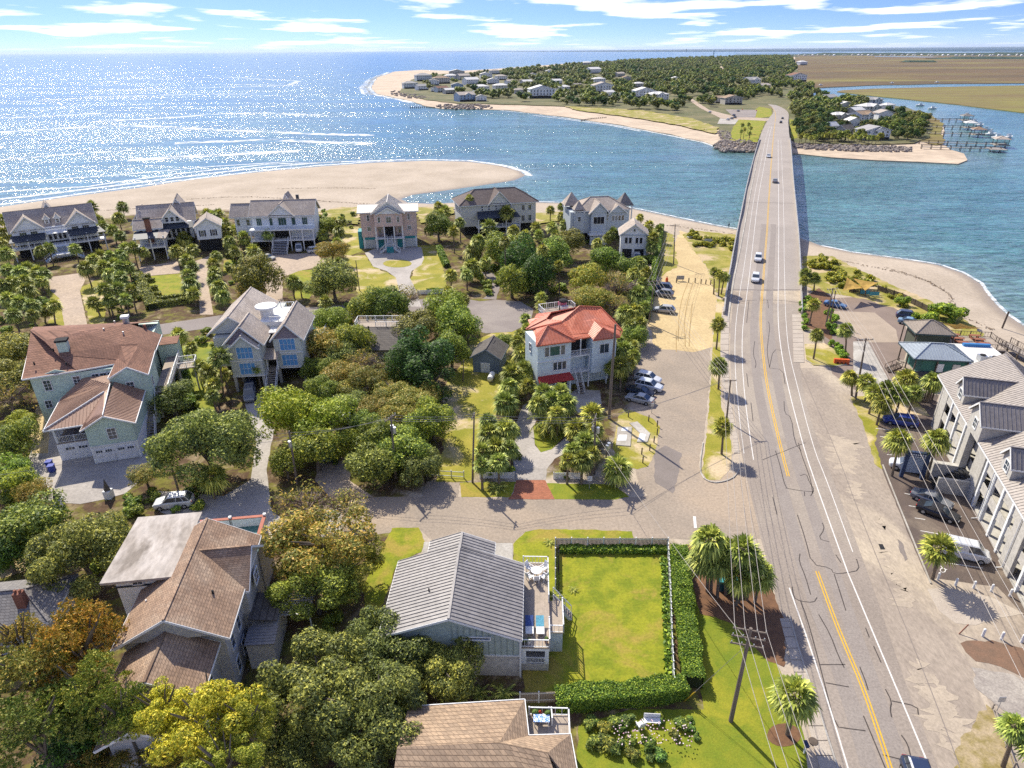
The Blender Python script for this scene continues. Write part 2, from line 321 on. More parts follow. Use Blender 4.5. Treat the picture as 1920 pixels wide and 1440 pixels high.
def watermat():
    m = bpy.data.materials.new('sea_water'); m.use_nodes = True; t = m.node_tree; t.nodes.clear()
    out = N(t, 'ShaderNodeOutputMaterial'); b = N(t, 'ShaderNodeBsdfPrincipled', i={'Roughness': 0.17, 'Specular IOR Level': 0.5, 'IOR': 1.33})
    g = N(t, 'ShaderNodeNewGeometry')
    n1 = N(t, 'ShaderNodeTexNoise', i={'Scale': 0.006, 'Detail': 6, 'Roughness': 0.6}); L(t, g.outputs[0], n1.inputs[0])
    n2 = N(t, 'ShaderNodeTexNoise', i={'Scale': 0.05, 'Detail': 6, 'Roughness': 0.65}); L(t, g.outputs[0], n2.inputs[0])
    col = mixc(t, ramp(t, n1.outputs[0], [(0.35, 0), (0.65, 1)]), (0.05, 0.145, 0.15), (0.085, 0.19, 0.18))
    col = mixc(t, 1.0, col, ramp(t, n2.outputs[0], [(0.3, 0.85), (0.7, 1.15)]), 'MULTIPLY')
    sa = N(t, 'ShaderNodeAttribute', attribute_name='shore')
    sf = math_(t, 'ADD', sa.outputs['Fac'], math_(t, 'MULTIPLY', n2.outputs[0], 6.0))
    col = mixc(t, ramp(t, math_(t, 'DIVIDE', sf, 30.0), [(0.10, 1.0), (0.3, 0.55), (1.0, 0.0)]), col, (0.13, 0.20, 0.19))
    L(t, col, b.inputs['Base Color'])
    def wv(sc, det, st):
        mp_ = N(t, 'ShaderNodeMapping', i={'Scale': (sc * 0.42, sc, sc), 'Rotation': (0, 0, R(20))}); L(t, g.outputs[0], mp_.inputs[0])
        n = N(t, 'ShaderNodeTexNoise', i={'Scale': 1, 'Detail': det, 'Roughness': 0.6, 'Distortion': 0.4}); L(t, mp_.outputs[0], n.inputs[0])
        return math_(t, 'MULTIPLY', n.outputs[0], st)
    h = math_(t, 'ADD', math_(t, 'ADD', wv(0.55, 2, 0.9), wv(0.13, 2, 1.8)), wv(1.7, 1, 0.16))
    mq = N(t, 'ShaderNodeMapping', i={'Scale': (0.62, 0.13, 1), 'Rotation': (0, 0, R(-6))}); L(t, g.outputs[0], mq.inputs[0])
    nq = N(t, 'ShaderNodeTexNoise', i={'Scale': 1, 'Detail': 2, 'Roughness': 0.6}); L(t, mq.outputs[0], nq.inputs[0])
    h = math_(t, 'ADD', h, math_(t, 'MULTIPLY', nq.outputs[0], 0.9))
    def cv(sx_, sy, lo_, hi_):
        m5 = N(t, 'ShaderNodeMapping', i={'Scale': (sx_, sy, 1), 'Rotation': (0, 0, R(8))}); L(t, g.outputs[0], m5.inputs[0])
        n5 = N(t, 'ShaderNodeTexNoise', i={'Scale': 1, 'Detail': 3, 'Roughness': 0.7, 'Distortion': 0.3}); L(t, m5.outputs[0], n5.inputs[0]); return ramp(t, n5.outputs[0], [(0.3, lo_), (0.7, hi_)])
    col = mixc(t, 1.0, mixc(t, 1.0, col, cv(0.22, 0.85, .45, 1.6), 'MULTIPLY'), cv(0.03, 0.16, .75, 1.3), 'MULTIPLY'); L(t, col, b.inputs['Base Color'])  # light and dark of the ripples put into the water's base colour
    bp = N(t, 'ShaderNodeBump', i={'Strength': 1.0, 'Distance': 1.0}); L(t, h, bp.inputs['Height']); L(t, bp.outputs[0], b.inputs['Normal'])
    # broad calm and ruffled lanes
    mp3 = N(t, 'ShaderNodeMapping', i={'Scale': (0.0045, 0.02, 1)}); L(t, g.outputs[0], mp3.inputs[0])
    n3 = N(t, 'ShaderNodeTexNoise', i={'Scale': 1, 'Detail': 5, 'Roughness': 0.6, 'Distortion': 1.0}); L(t, mp3.outputs[0], n3.inputs[0])
    L(t, ramp(t, n3.outputs[0], [(0.38, 0.35), (0.58, 1.0)]), bp.inputs['Strength'])
    L(t, b.outputs[0], out.inputs[0]); return m
WATER = watermat()
wx = np.concatenate([[-90000, -20000, -5000, -1500, -600], np.arange(-400, 900, 12.0), [1500, 5000, 20000, 90000]])
wy = np.concatenate([[-3000, 0], np.arange(90, 1500, 12.0), [2500, 5000, 12000, 30000, 90000]])
WX, WY = np.meshgrid(wx, wy)
FSH = [(1300, 108), (1210, 112), (1100, 116), (1000, 124), (930, 129), (860, 133), (790, 131), (740, 134), (708, 145), (696, 163), (705, 175), (735, 182), (775, 190), (800, 199), (830, 204), (870, 204), (950, 206), (1010, 213), (1080, 222), (1150, 232), (1210, 243),
       (1260, 252), (1320, 265), (1342, 273), (1352, 281), (1400, 285), (1440, 284), (1495, 288), (1560, 295), (1640, 300), (1720, 303), (1795, 307), (1815, 300), (1808, 288), (1780, 280), (1760, 268), (1772, 250), (1765, 232), (1742, 215), (1700, 203),
       (1645, 195), (1600, 188), (1560, 182), (1530, 183), (1505, 179), (1500, 171), (1527, 165), (1628, 160), (1771, 157), (1920, 156), (2200, 154), (2300, 99), (1500, 99.5)]
fpoly = np.array([(p.x, p.y) for p in (P(x, y, WZ) for x, y in FSH)])
WD = np.minimum(-sdf(WX, WY, poly_np), -sdf(WX, WY, fpoly))
wi = np.arange(WX.size).reshape(WX.shape)
WQ = np.stack([wi[:-1, :-1].ravel(), wi[:-1, 1:].ravel(), wi[1:, 1:].ravel(), wi[1:, :-1].ravel()], 1)
wm = npmesh('sea', np.stack([WX.ravel(), WY.ravel(), np.full(WX.size, WZ)], 1), WQ, WATER)
aw = wm.attributes.new('shore', 'FLOAT', 'POINT'); aw.data.foreach_set('value', WD.astype(np.float32).ravel())
tag(link('sea', wm), kind='structure')

# surf: broken white foam lines lying on the water
def foammat(name, thr, sc=(0.05, 0.35, 1)):
    m = bpy.data.materials.new(name); m.use_nodes = True; t = m.node_tree; t.nodes.clear()
    out = N(t, 'ShaderNodeOutputMaterial'); b = N(t, 'ShaderNodeBsdfPrincipled', i={'Roughness': 0.8, 'Base Color': (0.82, 0.84, 0.84, 1)})
    tr = N(t, 'ShaderNodeBsdfTransparent'); g = N(t, 'ShaderNodeNewGeometry'); uv = N(t, 'ShaderNodeAttribute', attribute_name='across')
    n = N(t, 'ShaderNodeTexNoise', i={'Scale': sc[0], 'Detail': 9, 'Roughness': 0.75, 'Distortion': 0.5}); L(t, g.outputs[0], n.inputs[0])
    f = math_(t, 'ADD', n.outputs[0], math_(t, 'MULTIPLY', uv.outputs['Fac'], 0.45))
    a = ramp(t, f, [(thr, 0), (thr + 0.2, 0.85)])
    mx = N(t, 'ShaderNodeMixShader'); L(t, a, mx.inputs[0]); L(t, tr.outputs[0], mx.inputs[1]); L(t, b.outputs[0], mx.inputs[2]); L(t, mx.outputs[0], out.inputs[0]); return m
FOAM = foammat('surf_foam', 0.80, (0.5,))
FOAMF = foammat('breaker_foam', 0.88, (0.07,))
def foam(pxs, w, m=FOAM, z=WZ + .05, off=0.0):
    pts = [P(x, y, z) for x, y in pxs]; V = []; A = []; F = []
    fine = []
    for a, b in zip(pts, pts[1:]):
        k = max(1, int((b - a).length / 6))
        fine += [a + (b - a) * j / k for j in range(k)]
    fine.append(pts[-1])
    rr = random.Random(len(pxs))
    for i, p in enumerate(fine):
        d = fine[min(i + 1, len(fine) - 1)] - fine[max(i - 1, 0)]; nn = Vector((-d.y, d.x, 0)).normalized()
        o_ = off + rr.uniform(-.12, .12) * w
        for q, a in ((-1, 0.0), (-.35, 1.0), (.35, 1.0), (1, 0.0)):
            V.append(p + nn * (q * w + o_)); A.append(a)
    k = len(fine)
    F = np.array([(i * 4 + j, i * 4 + j + 1, i * 4 + j + 5, i * 4 + j + 4) for i in range(k - 1) for j in range(3)])
    me = npmesh('surf_foam', np.array([tuple(v) for v in V]), F, m)
    at = me.attributes.new('across', 'FLOAT', 'POINT'); at.data.foreach_set('value', np.array(A, np.float32))
    return tag(link('surf_foam', me), kind='stuff')
foam([(-40, 389), (60, 376), (190, 358), (330, 339), (500, 319), (600, 310), (700, 303), (800, 299), (880, 301), (945, 310), (985, 322), (993, 330)], 3.2)
foam([(-40, 378), (120, 360), (300, 337), (480, 315), (600, 305), (760, 299)], 4.0)
foam([(-40, 362), (160, 350), (330, 326), (500, 308), (640, 303)], 3.0)
foam([(-40, 344), (200, 330), (400, 312), (560, 302)], 2.4)
foam([(850, 378.5), (1000, 377.5), (1060, 379.5), (1120, 382.5), (1180, 388), (1220, 396), (1280, 409), (1340, 421), (1385, 429)], 1.1)
foam([(1540, 460), (1600, 472.5), (1700, 485.5), (1760, 495), (1805, 510), (1840, 530), (1855, 551), (1872, 571), (1894, 591), (1922, 610)], 0.9)
foam([(730, 135), (703, 145), (690, 163), (700, 176), (735, 184), (775, 192)], 12, FOAMF)
foam([(720, 140), (694, 150), (682, 165), (690, 178)], 16, FOAMF)
foam([(930, 206), (1010, 214), (1080, 224), (1150, 234), (1210, 245), (1260, 255), (1320, 267), (1340, 275)], 2.6, FOAM)
foam([(1000, 216), (1080, 226), (1150, 236), (1200, 246)], 2.4, FOAM)
0 and foam([(1490, 300), (1560, 312), (1640, 322), (1720, 330), (1800, 336)], 0.8, FOAM)
for k, pl in enumerate([[(180, 228), (300, 222), (420, 213), (500, 212), (600, 216)], [(0, 248), (120, 240), (260, 236), (420, 244), (560, 250), (700, 254)], [(280, 150), (420, 144), (560, 152), (540, 160), (440, 158)], [(210, 170), (330, 166), (470, 162), (560, 160)],
                        [(160, 182), (320, 178), (480, 176)], [(0, 222), (100, 217), (200, 212)], [(0, 192), (90, 188), (150, 184)], [(330, 268), (500, 262), (700, 270)], [(240, 300), (420, 290), (560, 284)], 
                        [(0, 300), (120, 290), (240, 282)], [(880, 133), (1000, 122), (1090, 114)], [(850, 102), (1000, 101.5), (1150, 101)]]):
    foam(pl, 13 if k < 9 else 5, FOAMF)

# ---- surface materials
LAWN = mat('lawn_grass', (0.27, 0.275, 0.018), (0.17, 0.205, 0.012), 0.5, 0.95, 0.8, fine=7, c3=(0.32, 0.25, 0.045), lo=.42, hi=.6)
LAWNG = mat('green_lawn', (0.14, 0.19, 0.012), (0.22, 0.235, 0.016), 0.5, 0.9, 0.5, fine=14, c3=(0.28, 0.27, 0.02))
DRYG = mat('dry_sandy_grass', (0.34, 0.29, 0.045), (0.22, 0.22, 0.02), 0.28, 0.95, 0.5, fine=11, c3=(0.55, 0.43, 0.27))
DUNE = mat('dune_grass', (0.20, 0.20, 0.02), (0.34, 0.29, 0.07), 0.3, 0.95, 0.7, fine=9, c3=(0.50, 0.38, 0.23))
ASPH = mat('faded_asphalt', (0.310, 0.262, 0.220), (0.265, 0.222, 0.185), 0.09, 0.92, 0.15, fine=45, c3=(0.35, 0.30, 0.245))
SHOUL = mat('worn_shoulder', (0.36, 0.30, 0.24), (0.29, 0.24, 0.195), 0.22, 0.95, 0.3, fine=14, c3=(0.46, 0.385, 0.29), stretch=(1, .45, 1))
DECKM = mat('bridge_concrete', (0.36, 0.315, 0.275), (0.31, 0.27, 0.235), 0.1, 0.9, 0.1, fine=40)
LOT = mat('dark_parking_asphalt', (0.135, 0.10, 0.082), (0.105, 0.082, 0.070), 0.3, 0.92, 0.1, fine=20, c3=(0.19, 0.15, 0.115))
LOT2 = mat('parking_lot_paving', (0.25, 0.19, 0.155), (0.21, 0.16, 0.13), 0.3, 0.92, 0.1, fine=20)
SANDR = mat('yellow_sand_track', (0.55, 0.42, 0.22), (0.47, 0.35, 0.18), 0.16, 0.95, 0.5, fine=12, c3=(0.60, 0.46, 0.24))
OLDASP = mat('old_lane_asphalt', (0.35, 0.285, 0.22), (0.285, 0.235, 0.185), 0.12, 0.95, 0.2, fine=25, c3=(0.38, 0.30, 0.22))
CULD = mat('cul_de_sac_asphalt', (0.26, 0.225, 0.205), (0.23, 0.195, 0.18), 0.14, 0.95, 0.1, fine=30, c3=(0.31, 0.27, 0.24))
DRIVE = mat('paver_drive', (0.50, 0.39, 0.29), (0.42, 0.33, 0.25), 0.2, 0.9, 0.1, kind='brick')
DRIVEC = mat('pale_drive', (0.44, 0.40, 0.36), (0.38, 0.345, 0.31), 0.3, 0.9, 0.1, c3=(0.33, 0.30, 0.27))
REDBR = mat('red_brick_apron', (0.40, 0.155, 0.085), (0.32, 0.12, 0.07), 0.5, 0.9, 0.1, kind='brick')
YEL = mat('yellow_road_paint', (0.72, 0.42, 0.02), (0.60, 0.36, 0.03), 1.5, 0.7, fine=8)
LINE = mat('white_road_paint', (0.72, 0.70, 0.66), (0.60, 0.57, 0.53), 1.2, 0.7, fine=8)
TAR = mat('tar_seal', (0.055, 0.045, 0.04), (0.08, 0.065, 0.055), 1.0, 0.6)
MULCH = mat('mulch', (0.20, 0.105, 0.055), (0.13, 0.07, 0.04), 1.2, 0.95, 0.5)
SIDEW = mat('sidewalk_concrete', (0.46, 0.40, 0.33), (0.40, 0.34, 0.28), 0.5, 0.9, 0.1, fine=18)
PATCH = mat('asphalt_patch', (0.235, 0.20, 0.18), (0.20, 0.17, 0.15), 0.4, 0.95, 0.1, fine=20)
SEAL = mat('pale_sand_drift', (0.45, 0.375, 0.285), (0.36, 0.30, 0.235), 0.5, 0.95, 0.2)

# ---- bridge deck height along the road
RP = [(60, 0), (110, 0), (132, 0.0), (165, 0.9), (215, 2.9), (262, 4.6), (330, 6.0), (400, 6.0), (455, 4.8), (500, 3.0), (545, 1.0), (600, 0.2), (3000, 0.2)]
def zdeck(y):
    if y <= 132: return 0.0
    for (a, za), (b, zb) in zip(RP, RP[1:]):
        if a <= y <= b:
            t = (y - a) / (b - a); t = t * t * (3 - 2 * t); return za + (zb - za) * t
    return 0.0
def PD(x, y, dz=0.0):
    z = 0
    for _ in range(25):
        p = P(x, y, z + dz); z = 0.5 * z + 0.5 * zdeck(p.y)
    return P(x, y, z + dz)
def resample(pts, step):
    out = []
    for a, b in zip(pts, pts[1:]):
        k = max(1, int((b - a).length / step)); out += [a + (b - a) * j / k for j in range(k)]
    return out + [pts[-1]]
def smooth(pts, it=2):
    for _ in range(it):
        q = [pts[0]]
        for a, b in zip(pts, pts[1:]): q += [a * .75 + b * .25, a * .25 + b * .75]
        pts = q + [pts[-1]]
    return pts
def ribbon(name, left, right, m, dz, thick=0, n=120, kind='structure', deck=True):
    f = (lambda x, y: PD(x, y, dz)) if deck else (lambda x, y: P(x, y, dz))
    A = smooth([f(*p) for p in left]); B = smooth([f(*p) for p in right])
    def at(pl, t):
        ls = [0]
        for a, b in zip(pl, pl[1:]): ls.append(ls[-1] + (b - a).length)
        s_ = t * ls[-1]
        for i in range(len(pl) - 1):
            if ls[i + 1] >= s_: return pl[i] + (pl[i + 1] - pl[i]) * ((s_ - ls[i]) / max(1e-6, ls[i + 1] - ls[i]))
        return pl[-1]
    mb = MB(); vs = []
    for i in range(n + 1):
        a, b = at(A, i / n), at(B, i / n)
        if deck: a.z = zdeck(a.y) + dz; b.z = zdeck(b.y) + dz
        vs += [a, b]
    fs = [(2 * i, 2 * i + 1, 2 * i + 3, 2 * i + 2) for i in range(n)]
    if thick:
        o = len(vs); vs += [v - Vector((0, 0, thick)) for v in vs]
        fs += [(2 * i + o, 2 * i + 2 + o, 2 * i + 3 + o, 2 * i + 1 + o) for i in range(n)]
        fs += [(2 * i, 2 * i + 2, 2 * i + 2 + o, 2 * i + o) for i in range(n)] + [(2 * i + 1, 2 * i + 1 + o, 2 * i + 3 + o, 2 * i + 3) for i in range(n)]
    mb.add(vs, fs); o = mb.build(name, m)
    if kind: o['kind'] = kind
    return o
def stripe(pxs, w, m, dz, name='road_marking', parent=None, deck=True, sm=2, off=0.0, step=3.0, broken=0):
    pts = [PD(x, y, dz) if deck else P(x, y, dz) for x, y in pxs]
    pts = resample(smooth(pts, sm) if sm else pts, step); mb = MB(); vs = []
    for i, p in enumerate(pts):
        d = pts[min(i + 1, len(pts) - 1)] - pts[max(i - 1, 0)]; d.z = 0; nn = Vector((-d.y, d.x, 0)).normalized()
        z = (zdeck(p.y) if deck else 0) + dz
        for q in (-w / 2, w / 2):
            v = p + nn * (q + off); v.z = z; vs.append(v)
    mb.add(vs, [(2 * i + 1, 2 * i, 2 * i + 2, 2 * i + 3) for i in range(len(pts) - 1)])
    return mb.build(name, m, parent)

WRK = mat('wrack', (.16, .11, .07), (.26, .19, .13), 2, .95)
def wrack(pxs, z=0):
    rr = random.Random(4); mb = MB()
    for p in resample(smooth([P(x, y, z) for x, y in pxs]), .8):
        d = int(np.argmin((X.ravel() - p.x) ** 2 + (Y.ravel() - p.y) ** 2)); zt = Zt.ravel()[d]
        for _ in range(2):
            a = rr.uniform(0, 3); l_ = rr.uniform(.1, .5); q = Vector((p.x + rr.gauss(0, .35), p.y + rr.gauss(0, .35), zt + .09)); u = Vector((math.cos(a), math.sin(a), 0)) * l_; mb.beam(q - u, q + u, .12, .05)
    tag(mb.build('wrack_line', WRK), kind='stuff')
wrack([(1660, 500), (1730, 520), (1780, 545), (1790, 565), (1780, 580), (1830, 600), (1860, 612)]); wrack([(1560, 482), (1660, 505), (1740, 522), (1772, 540)]); wrack([(350, 372), (450, 366), (560, 372), (640, 378), (700, 380)]); wrack([(120, 398), (260, 388), (400, 382)]); wrack([(520, 352), (620, 350), (700, 352)]); wrack([(1240, 418), (1300, 424), (1370, 434)])
# road surface on land (near part), bridge deck, far road
ROADL = [(1620, 1560), (1560, 1440), (1500, 1290), (1452, 1110), (1415, 960), (1392, 860), (1374, 760), (1370, 700), (1368, 640), (1374, 570)]
ROADR = [(1800, 1560), (1760, 1440), (1700, 1290), (1640, 1110), (1600, 1000), (1555, 880), (1520, 790), (1503, 720), (1497, 640), (1498, 570)]
sheet('worn_road_shoulder', [(1620, 1560), (1560, 1440), (1500, 1290), (1452, 1110), (1415, 960), (1400, 880), (1440, 700), (1470, 640), (1500, 660), (1497, 690), (1590, 690), (1625, 800), (1650, 870), (1690, 960), (1730, 1060), (1742, 1100), (1760, 1150), (1800, 1170), (1810, 1230), (1850, 1330), (1840, 1440), (1860, 1600)], 0.012, SHOUL, 0.15, 1.5)
road = ribbon('road', ROADL, ROADR, ASPH, 0.02)
BL = [(1362, 545), (1378, 455), (1389.5, 400), (1402, 340), (1418, 280), (1428, 248), (1440, 222), (1452, 210), (1448, 200), (1440, 195)]
BR = [(1502, 545), (1498, 455), (1493, 400), (1487, 340), (1483, 280), (1479, 248), (1478, 226), (1480, 212), (1470, 203), (1455, 197)]
ribbon('bridge_deck', BL[:5] + [(1424, 262)], BR[:5] + [(1481, 262)], DECKM, 0.012, thick=1.1, n=90)
ribbon('far_road', [(1424, 262)] + BL[5:], [(1481, 262)] + BR[5:], DECKM, 0.016, thick=0.6, n=50)
ribbon('bridge_approach', [(1362, 545), (1357, 575), (1352, 640)], [(1502, 545), (1503, 575), (1505, 640)], SHOUL, 0.008, n=20)
M1 = link('road_markings', None); M1['kind'] = 'structure'
YL = [(1444, 200), (1452, 206), (1455, 217), (1452, 237), (1449.5, 262), (1446, 305), (1442.5, 360), (1439, 422), (1434, 485), (1430, 540), (1427, 575), (1426, 610), (1430, 660), (1437, 715), (1447, 765), (1464, 840), (1478, 893)]
for o_ in (-.14, .14):
    stripe(YL, 0.12, YEL, 0.034, 'yellow_line', M1, off=o_)
    stripe([(1532, 1071), (1565, 1162), (1590, 1222), (1620, 1292), (1670, 1440), (1700, 1540)], 0.12, YEL, 0.034, 'yellow_line', M1, off=o_)
stripe([(1447, 237), (1441, 262), (1434, 305), (1421, 372), (1406, 510), (1402, 540), (1392.5, 610), (1391, 660), (1394, 720), (1402, 790), (1413, 862)], 0.12, LINE, 0.034, 'white_line', M1)
stripe([(1443, 237), (1435, 262), (1427, 305), (1413, 372), (1394, 510), (1388, 540), (1379, 610), (1377.5, 660), (1380, 720), (1387, 790), (1395, 850)], 0.1, LINE, 0.034, 'white_line', M1)
stripe([(1459, 262), (1459, 305), (1460, 372), (1460, 510), (1459, 540), (1459, 610), (1465, 660), (1476, 720), (1507, 840), (1527, 900), (1590, 1075), (1592.5, 1080), (1626, 1160), (1744, 1440), (1800, 1580)], 0.14, LINE, 0.034, 'white_line', M1)
stripe([(1464, 262), (1466, 305), (1469, 372), (1471, 510), (1471.5, 540), (1474, 610), (1479, 660), (1494, 720), (1525, 840), (1550, 900), (1599, 1035)], 0.1, LINE, 0.034, 'white_line', M1)
stripe([(1480, 1102), (1520, 1215), (1560, 1340), (1590, 1440), (1630, 1570)], 0.14, LINE, 0.034, 'white_line', M1)
stripe([(1302, 968), (1304, 990)], 0.35, LINE, 0.034, 'stop_line', M1, deck=False)
# darker wheel paths and the seam beside the shoulder
WEAR = mat('wheel_wear', (0.262, 0.225, 0.198), (0.285, 0.248, 0.218), 0.5, .9, fine=10)
for pl in ([(1432, 420), (1424, 500), (1419, 545), (1413, 600), (1414, 650), (1420, 720), (1434, 790), (1452, 860), (1470, 930), (1500, 1040), (1535, 1150), (1590, 1300), (1632, 1440)], [(1450, 420), (1446, 500), (1443, 545), (1442, 600), (1448, 660), (1458, 720), (1483, 830), (1505, 900), (1562, 1072), (1592, 1160), (1690, 1440)]): stripe(pl, 1.5, WEAR, 0.025, 'wheel_wear', M1)
stripe([(1500, 690), (1530, 760), (1570, 850), (1610, 960), (1650, 1060), (1700, 1180), (1760, 1330), (1800, 1440)], 0.08, PATCH, 0.031, 'pavement_line', M1, deck=False)
for i in range(5): stripe([(1386 + i * 9 + 2, 900), (1402 + i * 13, 1000), (1424 + i * 19, 1110), (1455 + i * 26, 1230)], 0.05, PATCH, 0.027, 'pavement_line', M1, deck=False)  # five thin darker lines fanning out along the left of the road
# tar-sealed cracks in the road
CR = [[(1404, 565), (1400, 605)], [(1439, 562), (1441, 578)], [(1437, 597), (1444, 610), (1440, 640), (1438, 660), (1443, 690)], [(1415, 640), (1412, 665), (1418, 680), (1416, 690)], [(1443, 688), (1450, 655), (1467, 657)], [(1443, 690), (1468, 693), (1472, 720)],
      [(1400, 700), (1403, 725)], [(1470, 752), (1471, 775), (1484, 782), (1490, 830), (1502, 845)], [(1497, 830), (1502, 850), (1513, 880), (1520, 900), (1524, 925)], [(1500, 892), (1512, 888), (1518, 905), (1527, 918), (1520, 930)], [(1473, 915), (1500, 920), (1524, 922)], [(1508, 922), (1509, 930)],
      [(1454, 845), (1462, 870), (1470, 905), (1475, 915)], [(1449, 932), (1457, 965)], [(1542, 980), (1546, 992), (1534, 1010), (1555, 1016)], [(1495, 965), (1510, 1010), (1522, 1058), (1558, 1065), (1563, 1076), (1587, 1074), (1612, 1069), (1606, 1048)], [(1564, 1076), (1575, 1110), (1586, 1145)],
      [(1500, 1038), (1498, 1052), (1510, 1080), (1520, 1115)], [(1485, 1100), (1488, 1120), (1500, 1127), (1526, 1130), (1532, 1120)], [(1501, 1127), (1512, 1155), (1530, 1220), (1548, 1290), (1566, 1362), (1590, 1366), (1623, 1370)], [(1535, 1152), (1557, 1190), (1572, 1230), (1583, 1252)], [(1538, 1246), (1585, 1246)], [(1548, 1280), (1575, 1285), (1592, 1288)],
      [(1623, 1177), (1630, 1195)], [(1638, 1211), (1652, 1242)], [(1612, 1250), (1622, 1275), (1628, 1294)], [(1660, 1292), (1672, 1315), (1669, 1330), (1672, 1345)], [(1672, 1314), (1720, 1324), (1722, 1340)], [(1619, 1342), (1635, 1380), (1660, 1440)], [(1690, 1378), (1702, 1395), (1708, 1420)], [(1655, 1415), (1690, 1424)],
      [(1567, 1040), (1577, 1055)], [(1408, 755), (1412, 790)], [(1380, 567), (1410, 562), (1470, 563), (1502, 568)], [(1510, 830), (1430, 862)], [(1420, 545), (1460, 545)]]
for c in CR: stripe(c, 0.11, TAR, 0.030, 'crack_seal', road, sm=1, step=2.0)
stripe([(1375, 379), (1492, 381)], 0.12, TAR, 0.03, 'expansion_joint', M1, sm=0); stripe([(1412, 303), (1484, 304)], 0.12, TAR, 0.03, 'expansion_joint', M1, sm=0)
stripe([(1362, 543), (1502, 543)], 0.5, PATCH, 0.028, 'expansion_joint', M1, sm=0)
for px4 in [((1690, 1018), (1652, 1030))]: pass
sheet('storm_drain', [(1647, 1020), (1655, 1020), (1660, 1030), (1651, 1030)], 0.03, DARK)
# shoulder patches and drifted sand
for i, (cx_, cy_, rx, ry) in enumerate([(1580, 850, 26, 34), (1600, 835, 14, 10), (1590, 870, 8, 8), (1605, 925, 10, 24), (1665, 1060, 7, 30), (1690, 1115, 12, 26), (1725, 1270, 18, 34), (1760, 1330, 34, 60), (1800, 1390, 30, 60), (1650, 980, 6, 14)]):
    sheet('sand_drift', [(cx_ + rx * math.cos(a) + ry * .25 * math.sin(a), cy_ + ry * math.sin(a)) for a in [k * .52 for k in range(12)]], 0.0165, SEAL, 1.1, .3, seed=i, kind='stuff')
sheet('wet_patch', [(1683, 1010), (1692, 1018), (1702, 1048), (1697, 1052), (1686, 1030)], 0.022, PATCH, 0.08, .5)

# lane at the front, its drive aprons, parking track on the left of the bridge
sheet('lane', [(560, 1008), (640, 940), (700, 932), (800, 931), (1000, 935), (1100, 936), (1210, 930), (1290, 905), (1320, 890), (1400, 885), (1425, 900), (1440, 1010), (1300, 1012), (1250, 1008), (1180, 1008), (1100, 993), (1010, 992), (985, 996), (960, 1018), (820, 1018), (795, 1000), (785, 990), (720, 1000), (640, 1010)], 0.010, OLDASP, 0.12, 1.2)
sheet('parking_lane', [(1215, 930), (1200, 910), (1180, 850), (1195, 790), (1180, 750), (1190, 700), (1215, 640), (1240, 632), (1330, 640), (1332, 700), (1322, 800), (1310, 870), (1320, 900), (1330, 930)], 0.014, OLDASP, 0.15, 1.2, seed=3)
sheet('sand_track', [(1222, 640), (1217, 600), (1225, 560), (1236, 520), (1250, 480), (1268, 450), (1275, 432), (1300, 440), (1305, 470), (1325, 500), (1338, 530), (1345, 570), (1340, 600), (1336, 650), (1300, 660), (1240, 655)], 0.018, SANDR, 0.35, 1.3, seed=4)
for pl in [[(1272, 640), (1272, 600), (1278, 560), (1290, 530)], [(1285, 650), (1283, 600), (1290, 560), (1300, 530)], [(1268, 660), (1268, 620)], [(1292, 650), (1294, 610), (1298, 570)]]:
    stripe(pl, 0.16, mat('tyre_rut', (0.38, 0.26, 0.11), None, 1, .95), 0.022, 'tyre_rut', None, deck=False)['kind'] = 'stuff'
sheet('asphalt_patch', [(1225, 850), (1248, 835), (1278, 850), (1272, 890), (1262, 925), (1245, 915), (1228, 905)], 0.02, PATCH, 0.15, .8)
sheet('grass_verge', [(1345, 560), (1358, 560), (1352, 640), (1350, 700), (1352, 760), (1366, 800), (1374, 850), (1368, 880), (1350, 900), (1325, 900), (1316, 885), (1322, 840), (1328, 780), (1334, 700), (1338, 620)], 0.024, DRYG, 0.1, .8, seed=5)
sheet('bridge_bank', [(1280, 440), (1300, 432), (1380, 440), (1374, 500), (1366, 545), (1352, 560), (1338, 540), (1325, 500), (1300, 470)], 0.03, DUNE, 0.4, 1.2, seed=6)
sheet('grass_plot', [(1160, 778), (1180, 768), (1225, 785), (1238, 800), (1228, 850), (1215, 875), (1195, 880), (1165, 870), (1148, 840)], 0.022, DRYG, 0.1, .8, seed=7)
for q in [[(1158, 800), (1185, 800), (1182, 836), (1155, 834)], [(1180, 793), (1195, 790), (1219, 812), (1214, 828), (1194, 828), (1200, 812)]]:
    o = sheet('concrete_pad', q, 0.14, CONC, 0, thick=.14); 
for q in [[(1160, 815), (1176, 815), (1174, 826), (1157, 826)], [(1166, 802), (1178, 802), (1177, 808), (1165, 808)], [(1200, 812), (1211, 814), (1208, 826), (1196, 824)]]: sheet('hatch_cover', q, 0.16, WHITE, 0)
# lawns
sheet('vacant_lot_grass', [(842, 705), (860, 690), (880, 640), (960, 610), (985, 640), (990, 680), (940, 720), (930, 760), (935, 800), (900, 830), (888, 900), (815, 905), (828, 850), (835, 800), (828, 750)], 0.016, DRYG, 0.3, 1.2, seed=8)
sheet('verge_lawn', [(862, 905), (968, 903), (958, 932), (865, 932)], 0.026, LAWN, 0.08, .6)
sheet('verge_lawn', [(1024, 906), (1150, 908), (1180, 932), (1145, 937), (1040, 936)], 0.026, LAWNG, 0.08, .6)
sheet('front_lawn', [(962, 1020), (985, 997), (1012, 992), (1100, 993), (1185, 996), (1190, 1012), (1045, 1012), (1050, 1300), (985, 1300), (962, 1100)], 0.022, LAWN, 0.08, .6)
sheet('side_lawn', [(735, 990), (785, 989), (797, 1015), (790, 1035), (745, 1055), (720, 1130), (690, 1170), (680, 1100)], 0.022, LAWN, 0.1, .6)
